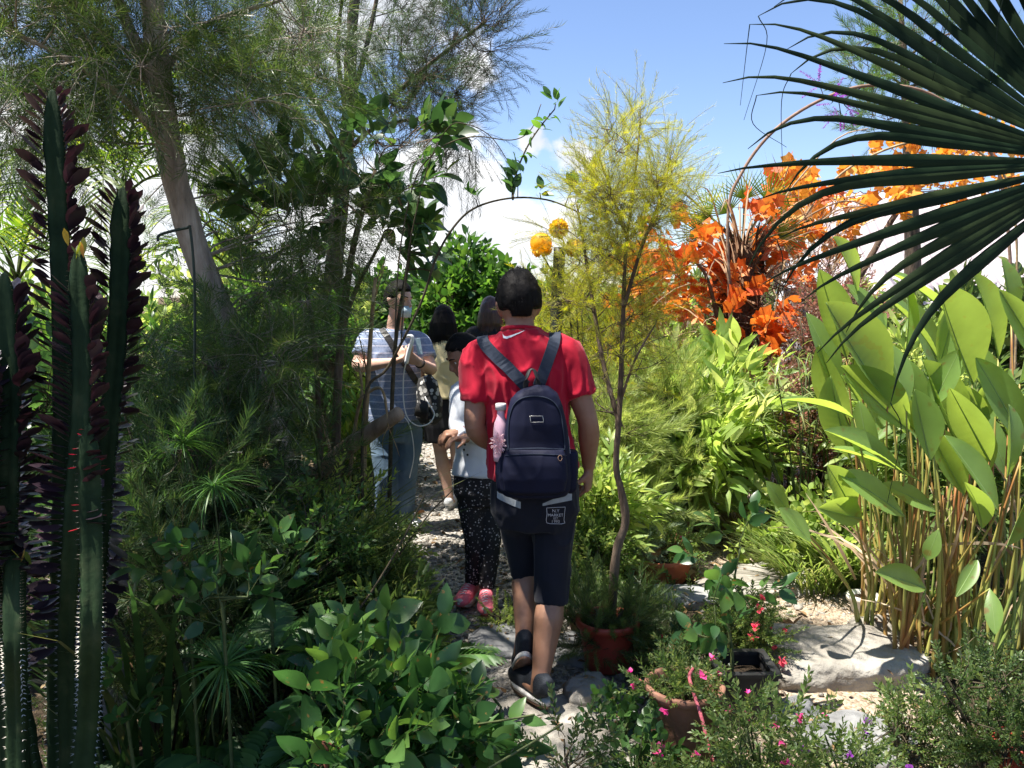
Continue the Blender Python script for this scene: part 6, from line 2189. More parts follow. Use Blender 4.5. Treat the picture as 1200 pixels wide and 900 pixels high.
def eyes(root, c_, R, sc, skin_part=None):
    for sx in (-1, 1):
        e = MB()
        q = np.array([sx * .032, .069, .006]) * sc @ R.T + c_
        sphere(e, q, .0105 * sc, 12)
        eo = part('eye', e, M['eye_white'], root)
        ir = MB()
        q2 = np.array([sx * .032, .0775, .006]) * sc @ R.T + c_
        sphere(ir, q2, (.0052 * sc, .0035 * sc, .0052 * sc), 10, R=R)
        part('iris', ir, M['plastic_black'], eo)
        b = MB()
        loft(b, np.array([[sx * .016, .093, .030], [sx * .034, .088, .035], [sx * .052, .071, .029]]) * sc @ R.T + c_, np.array([.003, .004, .002]) * sc, None, 6)
        part('eyebrow', b, M['hair'], root)


def body(J, s, voxel, hands, head_f, head_up=UP, feet=True, fem=0.0):
    """J: pelvis waist chest neck headc shL shR elL elR wrL wrR hipL hipR knL knR anL anR toeL toeR (world)"""
    mb = MB()
    ax = nrm(J['shR'] - J['shL'])
    hx = nrm(J['hipR'] - J['hipL'])
    spine = [J['pelvis'] - UP * .09 * s, J['pelvis'] - UP * .02 * s, J['pelvis'] + UP * .07 * s, J['waist'], (J['waist'] + J['chest']) / 2, J['chest'], J['chest'] + (J['neck'] - J['chest']) * .55, J['neck'] - UP * .015 * s]
    rx = np.array([.10, .165, .160, .140, .152, .168, .165, .075]) * s
    ry = np.array([.085, .115, .110, .098, .108, .118, .092, .058]) * s
    xh = np.array([hx, hx, hx, (hx + ax) / 2, ax, ax, ax, ax])
    loft(mb, spine, rx, ry, 22, xh, expo=2.3)
    loft(mb, [J['neck'] - UP * .05 * s, J['neck'] + UP * .02 * s, (J['neck'] + J['headc']) / 2 + UP * .005, J['headc'] - UP * .02], np.array([.066, .056, .053, .055]) * s, None, 14)
    R = head(mb, J['headc'], head_f, head_up, s ** .6)
    for sd in 'LR':
        sh, el, wr = J['sh' + sd], J['el' + sd], J['wr' + sd]
        p = [J['neck'] * .45 + sh * .55 - UP * .03 * s, sh, sh * .75 + el * .25, sh * .45 + el * .55, el * .93 + sh * .07, el * .8 + wr * .2, el * .62 + wr * .38, el * .25 + wr * .75, wr]
        r = np.array([.062, .060, .051, .047, .040, .0425, .041, .031, .0255]) * s * (1 - .12 * fem)
        loft(mb, bez(p, 26), np.interp(np.linspace(0, 1, len(bez(p, 26))), np.linspace(0, 1, 9), r), None, 14)
        hip, kn, an = J['hip' + sd], J['kn' + sd], J['an' + sd]
        back = nrm(np.cross(nrm(kn - an), hx)) * -1
        p = [hip + UP * .05 * s, hip, hip * .7 + kn * .3, hip * .35 + kn * .65, kn, kn * .85 + an * .15, kn * .68 + an * .32, kn * .35 + an * .65, kn * .1 + an * .9, an]
        p = [np.asarray(q, float) for q in p]
        bk = np.array([0, -1.0, 0]) if 'back' not in J else J['back']
        p[6] = p[6] + bk * .014 * s
        p[5] = p[5] + bk * .008 * s
        r = np.array([.088, .092, .080, .066, .054, .053, .058, .046, .036, .037]) * s
        q = bez(p, 30)
        loft(mb, q, np.interp(np.linspace(0, 1, len(q)), np.linspace(0, 1, 10), r), None, 16)
        if feet:
            toe = J['toe' + sd]
            f = nrm(toe - an)
            loft(mb, [an + UP * .01, an - UP * .035 * s, an * .5 + toe * .5 - UP * .015, toe], np.array([.036, .042, .042, .028]) * s, np.array([.036, .034, .028, .018]) * s, 12)
        hd = hands.get(sd)
        if hd:
            hand(mb, wr, hd[0], hd[1], None, s * hd[3] if len(hd) > 3 else s, hd[2], hd[4] if len(hd) > 4 else 1)
    V, T, Q = fuse(mb, voxel, 3)
    return V, T, Q, R


def torso_cloth(mb, J, s, ease, hem, n_up=1.0, rxs=None):
    ax = nrm(J['shR'] - J['shL'])
    hx = nrm(J['hipR'] - J['hipL'])
    sp = [hem, hem * .5 + J['waist'] * .5, J['waist'], (J['waist'] + J['chest']) / 2, J['chest'], J['chest'] + (J['neck'] - J['chest']) * .55, J['neck'] + UP * .0]
    rx = np.array([.172, .168, .158, .164, .176, .172, .078]) * s + ease
    ry = np.array([.130, .124, .118, .122, .128, .102, .066]) * s + ease
    if rxs is not None:
        rx = rx * rxs
    loft(mb, sp, rx, ry, 26, np.array([hx, hx, (hx + ax) / 2, ax, ax, ax, ax]), expo=2.3)


def sleeve(mb, J, sd, s, f, r0=.072, r1=.066, ease=0.0, forearm=None):
    sh, el, wr = J['sh' + sd], J['el' + sd], J['wr' + sd]
    p = [J['neck'] * .5 + sh * .5 - UP * .03 * s, sh + UP * .004, sh * .6 + el * .4, sh * (1 - f) + el * f]
    r = [r0, r0, (r0 + r1) / 2, r1]
    if forearm is not None:
        p += [el, el * (1 - forearm) + wr * forearm]
        r += [r1 * .92, r1 * .72]
    r = np.array(r) * s + ease
    q = bez(p, 22)
    loft(mb, q, np.interp(np.linspace(0, 1, len(q)), np.linspace(0, 1, len(r)), r), None, 16)


def folds(amp, freq=(9, 9, 5), seed=1, k=1.0):
    def w(V, NN):
        a = fbm(V * np.array(freq), 3, seed)
        b = 1 - np.abs(vnoise(V * np.array(freq) * 1.7 + 5, seed + 3)) * 2
        return amp * (.6 * a + .5 * np.clip(b, 0, 1) ** 2 * k - .1)
    return w


def shoe(root, heel, toe, up, L, mat, sole='rubber_white', sole2=None, w=.047, h=.075, laces=None, collar=None):
    """heel and toe are points under the foot"""
    y = nrm(toe - heel)
    z = nrm(up - y * np.dot(up, y))
    x = np.cross(y, z)
    R = np.stack([x, y, z], 1)

    def W(v):
        return np.asarray(v, float) @ R.T + heel
    u = MB()
    ys = np.array([-.012, .0, .03, .08, .13, .18, .225, .255, .268]) * L / .27
    hw = np.array([.018, .030, .034, .034, .038, .043, .041, .030, .012]) * w / .043
    ht = np.array([.050, .075, .082, .080, .070, .056, .046, .038, .028]) * h / .075
    pts = np.stack([0 * ys, ys, ht / 2 + .012], 1)
    loft(u, W(pts), hw, ht / 2, 18, x, expo=2.5)
    V, T, Q = fuse(u, .006, 3)
    o = part('shoe', MB().add(V, T, Q), M[mat], root)
    so = MB()
    n = 30
    a = np.linspace(0, 2 * math.pi, n, endpoint=False)
    yy = (.128 + .146 * np.cos(a)) * L / .27
    xx = np.sin(a) * np.interp(yy / (L / .27), [-.02, 0, .06, .12, .19, .24, .275], [.034, .036, .036, .038, .046, .042, .03]) * w / .043
    roll = .028 * np.clip((yy / L - .72) / .28, 0, 1) ** 2
    for (z0, z1, g, mm) in ((.0, .011, .97, 1), (.011, .030, 1.02, 0)):
        b = np.stack([xx * g, yy, z0 + roll], 1)
        t_ = np.stack([xx * g * .98, yy, z1 + roll], 1)
        V = np.vstack([b, t_, [[0, .13 * L / .27, z0 + .002]], [[0, .13 * L / .27, z1]]])
        j = np.arange(n)
        j2 = (j + 1) % n
        so.add(W(V), np.vstack([np.stack([np.full(n, 2 * n), j, j2], 1), np.stack([np.full(n, 2 * n + 1), n + j2, n + j], 1)]), np.stack([j, n + j, n + j2, j2], 1), mm)
    part('sole', so, [M[sole], M[sole2 or sole]], o)
    if laces:
        lc = MB()
        for k in range(5):
            yk = (.11 + .022 * k) * L / .27
            zk = np.interp(yk, ys, ht) + .012
            wk = np.interp(yk, ys, hw) * .5
            loft(lc, W([[-wk, yk - .006, zk - .006], [0, yk, zk + .003], [wk, yk + .006, zk - .006]]), .0028, None, 6)
        part('lace', lc, M[laces], o)
    return o


def hair_strands(mb, cap_V, cap_N, n, L, rng, bias, w=.05, spread=.5):
    i = rng.integers(0, len(cap_V), n)
    d = cap_N[i] * .25 + bias + rng.normal(0, spread, (n, 3))
    scatter(mb, t_needle(w), cap_V[i] - cap_N[i] * .002, d, cap_N[i], rng.uniform(L[0], L[1], n))


def hair_cap(c_, R, sc, test, grow=(.083, .104, .124), shift=(0, -.004, .006), noise=.006, seed=1, voxel=.006, extra=None):
    """a shell over the skull, cut along the hairline given by test(local)"""
    n, k = 48, 36
    th = np.linspace(.001, math.pi - .001, k)
    ph = np.linspace(0, 2 * math.pi, n, endpoint=False)
    V = np.stack([np.sin(th)[:, None] * np.cos(ph), np.sin(th)[:, None] * np.sin(ph), np.repeat(np.cos(th)[:, None], n, 1)], -1).reshape(-1, 3)
    keep = test(V)
    low = np.clip(-V[:, 2], 0, 1)
    S = V * np.array(grow)
    S[:, 0] *= 1 - .12 * low
    S[:, 1] *= np.where(V[:, 1] < 0, 1 - .22 * low, 1)
    S = S + np.array(shift)
    S = S * (1 + noise * 10 * fbm(V * 3 + seed, 3, seed)[:, None] * .6)
    inner = S * .86
    fac = np.where(keep, 1.0, 0.80)[:, None]
    S = np.where(keep[:, None], S, inner * .9)
    mb = MB()
    i = np.arange(k - 1)[:, None] * n
    j = np.arange(n)[None]
    j2 = (j + 1) % n
    W_ = S * sc @ R.T + c_
    mb.add(W_, None, np.stack([i + j, i + n + j, i + n + j2, i + j2], -1).reshape(-1, 4))
    if extra:
        extra(mb)
    return mb, W_[keep], nrm((V @ R.T))[keep]


def text_mesh(body_txt, size, mat_name, place, ext=.0006):
    """lettering: each vertex is laid on the cloth by place(x, y)"""
    cu = bpy.data.curves.new('txt', 'FONT')
    cu.body = body_txt
    cu.size = size
    cu.align_x = 'CENTER'
    cu.resolution_u = 2
    o = bpy.data.objects.new('txt', cu)
    COL.objects.link(o)
    dg = bpy.context.evaluated_depsgraph_get()
    me = bpy.data.meshes.new_from_object(o.evaluated_get(dg))
    bpy.data.objects.remove(o)
    me.calc_loop_triangles()
    V = np.array([v.co[:] for v in me.vertices]).reshape(-1, 3)
    T = np.array([t.vertices[:] for t in me.loop_triangles]).reshape(-1, 3)
    bpy.data.meshes.remove(me)
    return V, T


# ------------------------------------------------------------------ the walker in red
def walker():
    Y = 3.17
    s = 1.0
    J = dict(pelvis=P(626, 562, 3.17), waist=P(620, 508, 3.17), chest=P(614, 440, 3.17), neck=P(609, 386, 3.17), headc=P(608, 358, 3.20),
             shL=P(562, 421, 3.17), shR=P(664, 417, 3.17), elL=P(556, 505, 3.12), elR=P(690, 497, 3.14), wrL=P(602, 533, 3.36), wrR=P(690, 548, 3.22),
             hipL=P(603, 578, 3.18), hipR=P(650, 578, 3.16), knL=P(617, 655, 3.32), knR=P(647, 690, 3.13), anL=P(616, 756, 3.05), anR=P(637, 797, 3.0),
             toeL=P(613, 790, 3.18), toeR=P(622, 822, 3.16))
    hlL, hlR = P(615, 774, 3.02), P(640, 829, 2.955)
    fL, fR = nrm(P(612, 795, 3.185) - hlL), nrm(np.array([-.12, .23, -.006]))
    uL = nrm(np.array([0, .75, .62]) - fL * np.dot([0, .75, .62], fL))
    J['anL'], J['anR'] = hlL + uL * .088 + fL * .045, hlR + UP * .092 + fR * .045
    J['toeL'], J['toeR'] = hlL + fL * .20 + uL * .035, hlR + fR * .20 + UP * .035
    b = np.array([P(630, 600, 3.2)[0], 3.2, .04])
    t = thing('person', b, 'young man from behind in red T-shirt, navy shorts and dark sneakers, walking away', 'person')
    hands = {'R': (nrm(np.array([-.03, .10, -1.0])), np.array([-.95, .3, 0]), .95, .98, -1), 'L': (nrm(np.array([.8, .5, .1])), np.array([0, 0.2, 1.0]), .35, .98, 1)}
    V, T, Q, R = body(J, s, .0055, hands, np.array([-.10, 1, -.12]), np.array([-.03, .02, 1]))
    part('body', MB().add(V, T, Q), M['skin'], t)
    eyes(t, J['headc'], R, 1.0)
    # hair
    rng = np.random.default_rng(600)

    def test(v):
        x, y, z = v[:, 0], v[:, 1], v[:, 2]
        nape = -.52 + .10 * np.abs(x)
        side = np.where(np.abs(x) > .55, np.where(y > -.15, .02, -.30), nape)
        return np.where(y > .5, z > .48, np.where(y > 0, z > np.maximum(side, .0 + .5 * y), z > side))
    mb, hv, hn = hair_cap(J['headc'], R, 1.0, test, (.091, .112, .132), (0, -.004, .012), .004, 3)
    HV, HT, HQ = fuse(mb, .006, 2, lambda V, N_: .0035 * fbm(V * 55, 2, 7))
    hm = MB().add(HV, HT, HQ)
    hair_strands(hm, hv, hn, 1500, (.008, .018), rng, np.array([0, -.1, -.9]), .09, .2)
    tip = hv[hv[:, 2] > J['headc'][2] + .09]
    tn = hn[hv[:, 2] > J['headc'][2] + .09]
    hair_strands(hm, tip, tn, 500, (.010, .020), rng, np.array([0, .3, .25]), .09, .35)
    part('hair', hm, M['hair'], t)
    # T-shirt
    mb = MB()
    torso_cloth(mb, J, s, .004, P(625, 553, 3.17), rxs=np.array([1.02, 1.0, .99, .97, .96, .95, .86]))
    for sd in 'LR':
        sleeve(mb, J, sd, s, .60, .067, .066)
    # collar
    V, T, Q = fuse(mb, .0065, 3, folds(.010, (15, 15, 6), 31, 1.5))
    shirt = part('t_shirt', MB().add(V, T, Q), M['shirt_red'], t)
    bv = bvh_of(V, T, Q)
    cmb = MB()
    a = np.linspace(0, 2 * math.pi, 28)
    loft(cmb, J['neck'] + np.stack([np.cos(a) * .068, np.sin(a) * .062 + .004, .000 + .012 * -np.sin(a)], 1), .005, .008, 8, None, cap=False)
    part('collar', cmb, M['shirt_red'], shirt)
    # white check-like mark across the shoulders
    out = [(589, 391), (590, 396.5), (594, 397.5), (600, 395), (608, 391.2), (616, 387)]
    top = [(589, 391), (590.6, 393.6), (594, 394.6), (600, 392.8), (608, 389.9), (616, 387)]
    mk = MB()
    A, B, nA = [], [], []
    for u in np.linspace(0, 1, 26):
        q = np.array([np.interp(u, np.linspace(0, 1, 6), [p[i] for p in top]) for i in (0, 1)])
        r = np.array([np.interp(u, np.linspace(0, 1, 6), [p[i] for p in out]) for i in (0, 1)])
        h1, n1 = pix_hit(bv, *q, .0022)
        h2, n2 = pix_hit(bv, *r, .0022)
        if h1 is None or h2 is None:
            continue
        A.append(h1)
        B.append(h2)
    k = len(A)
    i = np.arange(k - 1)
    mk.add(np.vstack([A, B]), None, np.stack([i, k + i, k + i + 1, i + 1], 1))
    part('logo', mk, M['print_white'], shirt)
    # shorts
    mb = MB()
    hx = nrm(J['hipR'] - J['hipL'])
    loft(mb, [P(627, 615, 3.17), P(627, 595, 3.17), P(627, 570, 3.17), P(626, 545, 3.17)], np.array([.150, .172, .168, .160]), np.array([.115, .128, .122, .112]), 24, hx, expo=2.4)
    for sd, hem, w in (('L', P(615, 674, 3.27), .058), ('R', P(646, 706, 3.11), .066)):
        hip, kn = J['hip' + sd], J['kn' + sd]
        q = bez([hip + UP * .04, hip - UP * .04, hip * .5 + kn * .5, hem], 18)
        loft(mb, q, np.interp(np.linspace(0, 1, len(q)), [0, .3, .65, 1], [.095, .097, .082, w]), None, 18)
    V, T, Q = fuse(mb, .0065, 3, folds(.010, (9, 9, 5), 37, 1.4))
    shorts = part('shorts', MB().add(V, T, Q), M['shorts'], t)
    bs = bvh_of(V, T, Q)

    def lay(pix_rows, name, mat, off=.003):
        A = []
        m_ = len(pix_rows[0])
        for row in pix_rows:
            for (px, py) in row:
                h, n_ = pix_hit(bs, px, py, off)
                A.append(h if h is not None else (A[-1] if A else J['pelvis']))
        g = MB()
        r_ = len(pix_rows)
        i = np.arange(r_ - 1)[:, None] * m_
        j = np.arange(m_ - 1)[None]
        g.add(np.array(A), None, np.stack([i + j, i + m_ + j, i + m_ + j + 1, i + j + 1], -1).reshape(-1, 4))
        return part(name, g, M[mat], shorts)
    u = np.linspace(0, 1, 14)
    lay([[(583 + 27 * a, 575 + 13 * a ** .8 + dy) for a in u] for dy in np.linspace(0, 8, 4)], 'trim_stripe', 'grey_trim')
    lay([[(636 + 34 * a, 590 - 15 * a + dy * (.25 + .75 * a)) for a in u] for dy in np.linspace(0, 11, 4)], 'trim_stripe', 'grey_trim')
    # embroidered shield with lettering
    def place(x, y):
        h, n_ = pix_hit(bs, x, y, .003)
        return h
    fr = [(640.5, 595), (662, 594), (661.3, 600), (660.4, 609), (661.5, 612.5), (657, 613.6), (645, 613.3), (640.6, 612.2), (640, 609), (641, 602), (640.5, 595)]
    g = MB()
    pp = np.vstack([np.linspace(fr[i], fr[i + 1], 6, endpoint=False) for i in range(len(fr) - 1)] + [np.array(fr[:1])])
    pts = np.array([place(*q) for q in pp if place(*q) is not None])
    tube(g, pts, .0011, .0011, 4)
    for (txt, px, py, size) in (('N.Y', 651, 600.2, 5.2), ('MARKET', 650.8, 605.0, 4.7), ('EST', 650.8, 608.4, 3.5), ('1993', 650.8, 612.3, 4.8)):
        Vt, Tt = text_mesh(txt, size, None, None)
        W_ = []
        ok = True
        for v in Vt:
            h = place(px + v[0], py - v[1])
            if h is None:
                ok = False
                break
            W_.append(h)
        if ok and len(Tt):
            g.add(np.array(W_), Tt)
    part('lettering', g, M['print_grey'], shorts, False)
    # shoes
    shoe(t, hlL, hlL + fL * .2, uL, .262, 'shoe_dark', 'rubber_white', 'rubber_brown', h=.108)
    shoe(t, hlR, hlR + fR * .2, UP, .265, 'shoe_dark', 'rubber_white', 'rubber_brown', h=.108)

    # ---------------- backpack, a thing of its own
    hx = nrm(J['shR'] - J['shL'])
    zc = [(582, 26), (579, 38), (572, 42.5), (555, 44), (535, 42), (515, 38.5), (495, 36), (478, 33), (465, 28), (457, 20), (453, 9)]
    cx = [627, 627, 627, 627, 627.5, 628, 628, 627, 625.5, 624, 623]
    back = []
    for (py, hw), x in zip(zc, cx):
        h, n_ = pix_hit(bv, x, min(py, 548), 0)
        back.append((h[1] if h is not None else 3.05))
    back = np.array(back)
    back = np.minimum(back, 3.07)
    Yc = back - .055
    pts, rx = [], []
    for k, ((py, hw), x) in enumerate(zip(zc, cx)):
        pts.append(P(x, py, Yc[k]))
        rx.append(hw * Yc[k] / FPX)
    b = pts[0].copy()
    bp = thing('backpack', b, 'navy backpack with wide grey-blue straps worn by the man in red', 'backpack')
    mb = MB()
    loft(mb, pts, rx, np.array([.045, .062, .068, .07, .07, .068, .064, .06, .054, .044, .02]), 32, np.array([1, 0, 0.0]), expo=3.4)
    V, T, Q = fuse(mb, .006, 4, folds(.005, (8, 8, 6), 41))
    part('bag_body', MB().add(V, T, Q), M['navy'], bp)
    bb = bvh_of(V, T, Q)
    mb = MB()
    fp, fr_ = [], []
    for (py, hw) in ((580, 28), (575, 36), (560, 39), (545, 38.5), (533, 36.5), (527, 34)):
        h, n_ = pix_hit(bb, 627, min(py, 574), 0)
        fp.append(P(627, py, h[1] + .005))
        fr_.append(hw * h[1] / FPX)
    loft(mb, fp, fr_, np.array([.012, .032, .038, .036, .028, .016]), 28, np.array([1, 0, 0.0]), expo=3.2)
    V2, T2, Q2 = fuse(mb, .005, 4, folds(.004, (9, 9, 7), 43))
    part('front_pocket', MB().add(V2, T2, Q2), M['navy'], bp)
    b2 = bvh_of(np.vstack([V, V2]), None, np.vstack([Q, Q2 + len(V)])) if T is None and T2 is None else bb
    # side pockets
    for (px, hwid) in ((590, 9), (668, 8)):
        mb = MB()
        pp = [P(px, y, 3.0) for y in (577, 570, 550, 535, 528)]
        loft(mb, pp, np.array([.018, .028, .031, .030, .028]), np.array([.03, .045, .048, .046, .042]), 18, np.array([1, 0, 0.0]), expo=2.6)
        Vs, Ts, Qs = fuse(mb, .006, 3, folds(.003, (9, 9, 9), 47))
        part('side_pocket', MB().add(Vs, Ts, Qs), M['navy'], bp)
    # piping and zips
    def seam(pix, r, mat, name, off=.002, bvh_=None):
        pts = [pix_hit(bvh_ or b2, x, y, off)[0] for (x, y) in pix]
        pts = [p for p in pts if p is not None]
        g = MB()
        tube(g, np.array(pts), r, r, 5)
        return part(name, g, M[mat], bp)
    arc = [(596, 528), (596, 505), (598, 487), (603, 474), (612, 467), (626, 464.5), (640, 466.5), (650, 473), (657, 486), (660, 505), (662, 528)]
    seam(bez(np.array(arc, float), 60), .0028, 'navy_strap', 'piping')
    seam([(592 + a * 71, 527 - 1.5 * math.sin(a * 3.14)) for a in np.linspace(0, 1, 40)], .0026, 'navy_strap', 'zip')
    seam([(592 + a * 71, 534 - 1.5 * math.sin(a * 3.14)) for a in np.linspace(0, 1, 40)], .0016, 'navy_strap', 'zip')
    g = MB()
    fr2 = [(621, 487.5), (636, 487.5), (637, 494.5), (622, 495), (621, 487.5)]
    pts = [pix_hit(b2, x, y, .003)[0] for (x, y) in np.vstack([np.linspace(fr2[i], fr2[i + 1], 5, endpoint=False) for i in range(4)] + [np.array(fr2[:1])])]
    tube(g, np.array(pts), .0012, .0012, 5)
    part('badge', g, M['steel'], bp)
    g = MB()
    a = np.linspace(0, 2 * math.pi, 18)
    pts = [pix_hit(b2, 656 + 2.3 * math.cos(q), 537 + 3.2 * math.sin(q), .003)[0] for q in a]
    tube(g, np.array(pts), .0014, .0014, 5)
    part('emblem', g, M['rust'], bp)
    g = MB()
    tube(g, bez([P(663, 505, 2.99), P(666, 512, 2.97), P(667, 522, 2.97), P(668, 532, 2.96)], 10), .002, .002, 5)
    part('zip_cord', g, M['print_grey'], bp)
    # handle loop
    g = MB()
    hp = bez([P(616, 456, 3.0), P(617, 444, 2.99), P(621, 434, 3.0), P(626, 434, 3.0), P(630, 444, 2.99), P(631, 456, 3.0)], 18)
    loft(g, hp, .004, .010, 8, np.array([0, 0, 1.0]))
    part('handle', g, M['plastic_black'], bp)
    # straps
    for (x0, x1, name, top) in ((616, 566, 'L', 400), (631, 653, 'R', 388)):
        pts, nor = [], []
        for a in np.linspace(0, 1, 16):
            h, n_ = pix_hit(bv, x0 + (x1 - x0) * a, 452 + (top + 2 - 452) * a, .004)
            if h is not None:
                pts.append(h)
                nor.append(n_)
        xw = pts[-1][0]
        # over the shoulder and down the chest
        for yy in np.linspace(pts[-1][1] + .02, J['chest'][1] + .10, 7):
            h = bv.ray_cast(Vector((xw, yy, 2.2)), Vector((0, 0, -1)))
            if h[0] is not None:
                pts.append(np.array(h[0]) + np.array(h[1]) * .004)
                nor.append(np.array(h[1]))
        for zz in np.linspace(J['chest'][2] + .05, J['waist'][2] + .05, 8):
            h = bv.ray_cast(Vector((xw, 4.2, zz)), Vector((0, -1, 0)))
            if h[0] is not None:
                pts.append(np.array(h[0]) + np.array(h[1]) * .004)
                nor.append(np.array(h[1]))
        pts, nor = np.array(pts), np.array(nor)
        for _ in range(2):
            nor[1:-1] = (nor[:-2] + nor[1:-1] * 2 + nor[2:]) / 4
            pts[1:-1] = (pts[:-2] + pts[1:-1] * 2 + pts[2:]) / 4
        g = MB()
        ribbon(g, pts, nor, .044, .006)
        part('strap', g, M['navy_strap'], bp, False)
    # bottle and netting
    bt = thing('bottle', P(588, 540, 2.98), 'pink bottle with a pale cap in the side pocket of the navy backpack', 'bottle')
    g = MB()
    lathe(g, [(.001, 0), (.026, .0), (.028, .02), (.028, .11), (.024, .14), (.014, .165), (.014, .19)], P(587, 540, 2.985), 20)
    part('body', g, M['bottle_pink'], bt)
    g = MB()
    lathe(g, [(.0145, 0), (.020, .001), (.020, .022), (.018, .024), (.001, .024)], P(587, 540, 2.985) + [0, 0, .188], 20)
    part('cap', g, M['rubber_white'], bt)
    nt = MB()
    q = P(584, 520, 2.94)
    n = 150
    v = rand_dirs(rng, n) * [1, .7, 1.1]
    scatter(nt, t_leaf(.5, .3, .3, 3, .6), q + v * rng.uniform(.004, .02, (n, 1)) * [1, .8, 1.5], v, rand_dirs(rng, n), rng.uniform(.006, .016, n))
    solo('netting_tuft', nt, M['net_pink'], q, 'tuft of crumpled pale pink netting beside the bottle on the backpack', 'netting')


walker()


# ------------------------------------------------------------------ the girl
def girl():
    s = .84
    Y = 4.02
    J = dict(pelvis=P(565, 572, 4.05), waist=P(563, 530, 4.06), chest=P(560, 480, 4.05), neck=P(557, 446, 4.03), headc=P(545, 417, 3.99),
             shL=P(540, 460, 3.98), shR=P(578, 460, 4.10), elL=P(537, 500, 3.92), elR=P(566, 512, 3.98), wrL=P(546, 515, 3.82), wrR=P(540, 506, 3.86),
             hipL=P(555, 582, 4.05), hipR=P(576, 582, 4.07), knL=P(557, 636, 4.04), knR=P(574, 640, 4.03), anL=P(553, 690, 4.10), anR=P(570, 697, 4.0),
             toeL=P(543, 710, 3.98), toeR=P(569, 725, 3.84))
    J['back'] = np.array([.2, 1, 0.])
    b = np.array([P(562, 600, 4.02)[0], 4.02, .04])
    t = thing('person', b, 'girl in white top, speckled black leggings and pink sneakers, head bowed', 'person')
    f = np.array([-.85, -.35, -.55])
    hands = {'R': (nrm(np.array([-.9, -.2, -.1])), np.array([0, .2, -1.0]), .7, .98, -1), 'L': (nrm(np.array([-.5, -.4, .1])), np.array([.3, 0, -1.0]), .6, .98, 1)}
    V, T, Q, R = body(J, s, .0065, hands, f, np.array([-.45, -.2, .85]), fem=1)
    part('body', MB().add(V, T, Q), M['skin'], t)
    eyes(t, J['headc'], R, s ** .6)
    rng = np.random.default_rng(620)

    def test(v):
        x, y, z = v[:, 0], v[:, 1], v[:, 2]
        return np.where(y > .25, z > .42 + .3 * (y - .25), np.where(y > -.1, z > -.15, z > -.62))

    def ex(mb):
        c0 = J['headc']
        pt = [np.array([.0, -.10, .02]), np.array([.02, -.125, -.05]), np.array([.03, -.12, -.13]), np.array([.03, -.10, -.22])]
        loft(mb, bez([q @ R.T + c0 for q in pt], 12), np.linspace(.035, .014, 13), None, 10)
    mb, hv, hn = hair_cap(J['headc'], R, s ** .6, test, (.084, .106, .126), (0, -.004, .006), .004, 5, extra=ex)
    V, T, Q = fuse(mb, .007, 3, lambda V, N_: .002 * fbm(V * 70, 2, 7))
    hm = MB().add(V, T, Q)
    hair_strands(hm, hv, hn, 700, (.02, .04), rng, np.array([0, .1, -.7]), .06, .3)
    part('hair', hm, M['hair'], t)
    mb = MB()
    torso_cloth(mb, J, s, .008, P(562, 557, 4.05), rxs=np.array([.90, .88, .86, .86, .86, .84, .8]))
    for sd in 'LR':
        sleeve(mb, J, sd, s, .7, .062, .056, forearm=.82)
    V, T, Q = fuse(mb, .007, 3, folds(.007, (9, 9, 6), 51))
    top = part('top', MB().add(V, T, Q), M['cloth_white'], t)
    bv = bvh_of(V, T, Q)
    g = MB()
    for (px, py) in ((545, 521), (544, 527), (548, 533)):
        h, n_ = pix_hit(bv, px, py, .001)
        if h is not None:
            sphere(g, h, .006, 8)
    if g.n:
        part('dot', g, M['plastic_black'], top)
    mb = MB()
    hx = nrm(J['hipR'] - J['hipL'])
    loft(mb, [P(566, 590, 4.05), P(566, 575, 4.05), P(565, 552, 4.05), P(564, 530, 4.05)], np.array([.115, .148, .142, .12]), np.array([.095, .112, .11, .095]), 22, hx)
    for sd, hem in (('L', .86), ('R', .86)):
        hip, kn, an = J['hip' + sd], J['kn' + sd], J['an' + sd]
        q = bez([hip + UP * .03, hip - UP * .05, hip * .5 + kn * .5, kn, kn * .65 + an * .35 + J['back'] * .008, kn * (1 - hem) + an * hem], 24)
        loft(mb, q, np.interp(np.linspace(0, 1, len(q)), [0, .2, .4, .6, .75, 1], [.080, .082, .071, .053, .051, .040]), None, 16)
    V, T, Q = fuse(mb, .007, 2, folds(.004, (10, 10, 12), 53))
    part('leggings', MB().add(V, T, Q), M['leggings'], t)
    for (an, toe, dx) in ((J['anL'], J['toeL'], 0), (J['anR'], J['toeR'], 0)):
        d = nrm((toe - an) * [1, 1, 0])
        hl = np.array([an[0], an[1], .058]) - d * .045
        shoe(t, hl, hl + d * .2, UP, .235, 'shoe_pink', 'rubber_white', 'rubber_white', w=.044, h=.075, laces='shoe_white')
    g = MB()
    a = np.linspace(0, 2 * math.pi, 20)
    d = nrm(J['wrR'] - J['elR'])
    q = nrm(np.cross(d, UP))
    tube(g, J['wrR'] - d * .005 + (np.cos(a)[:, None] * q + np.sin(a)[:, None] * np.cross(d, q)) * .026, .004, .004, 6)
    part('bracelet', g, M['plastic_red'], t)


girl()


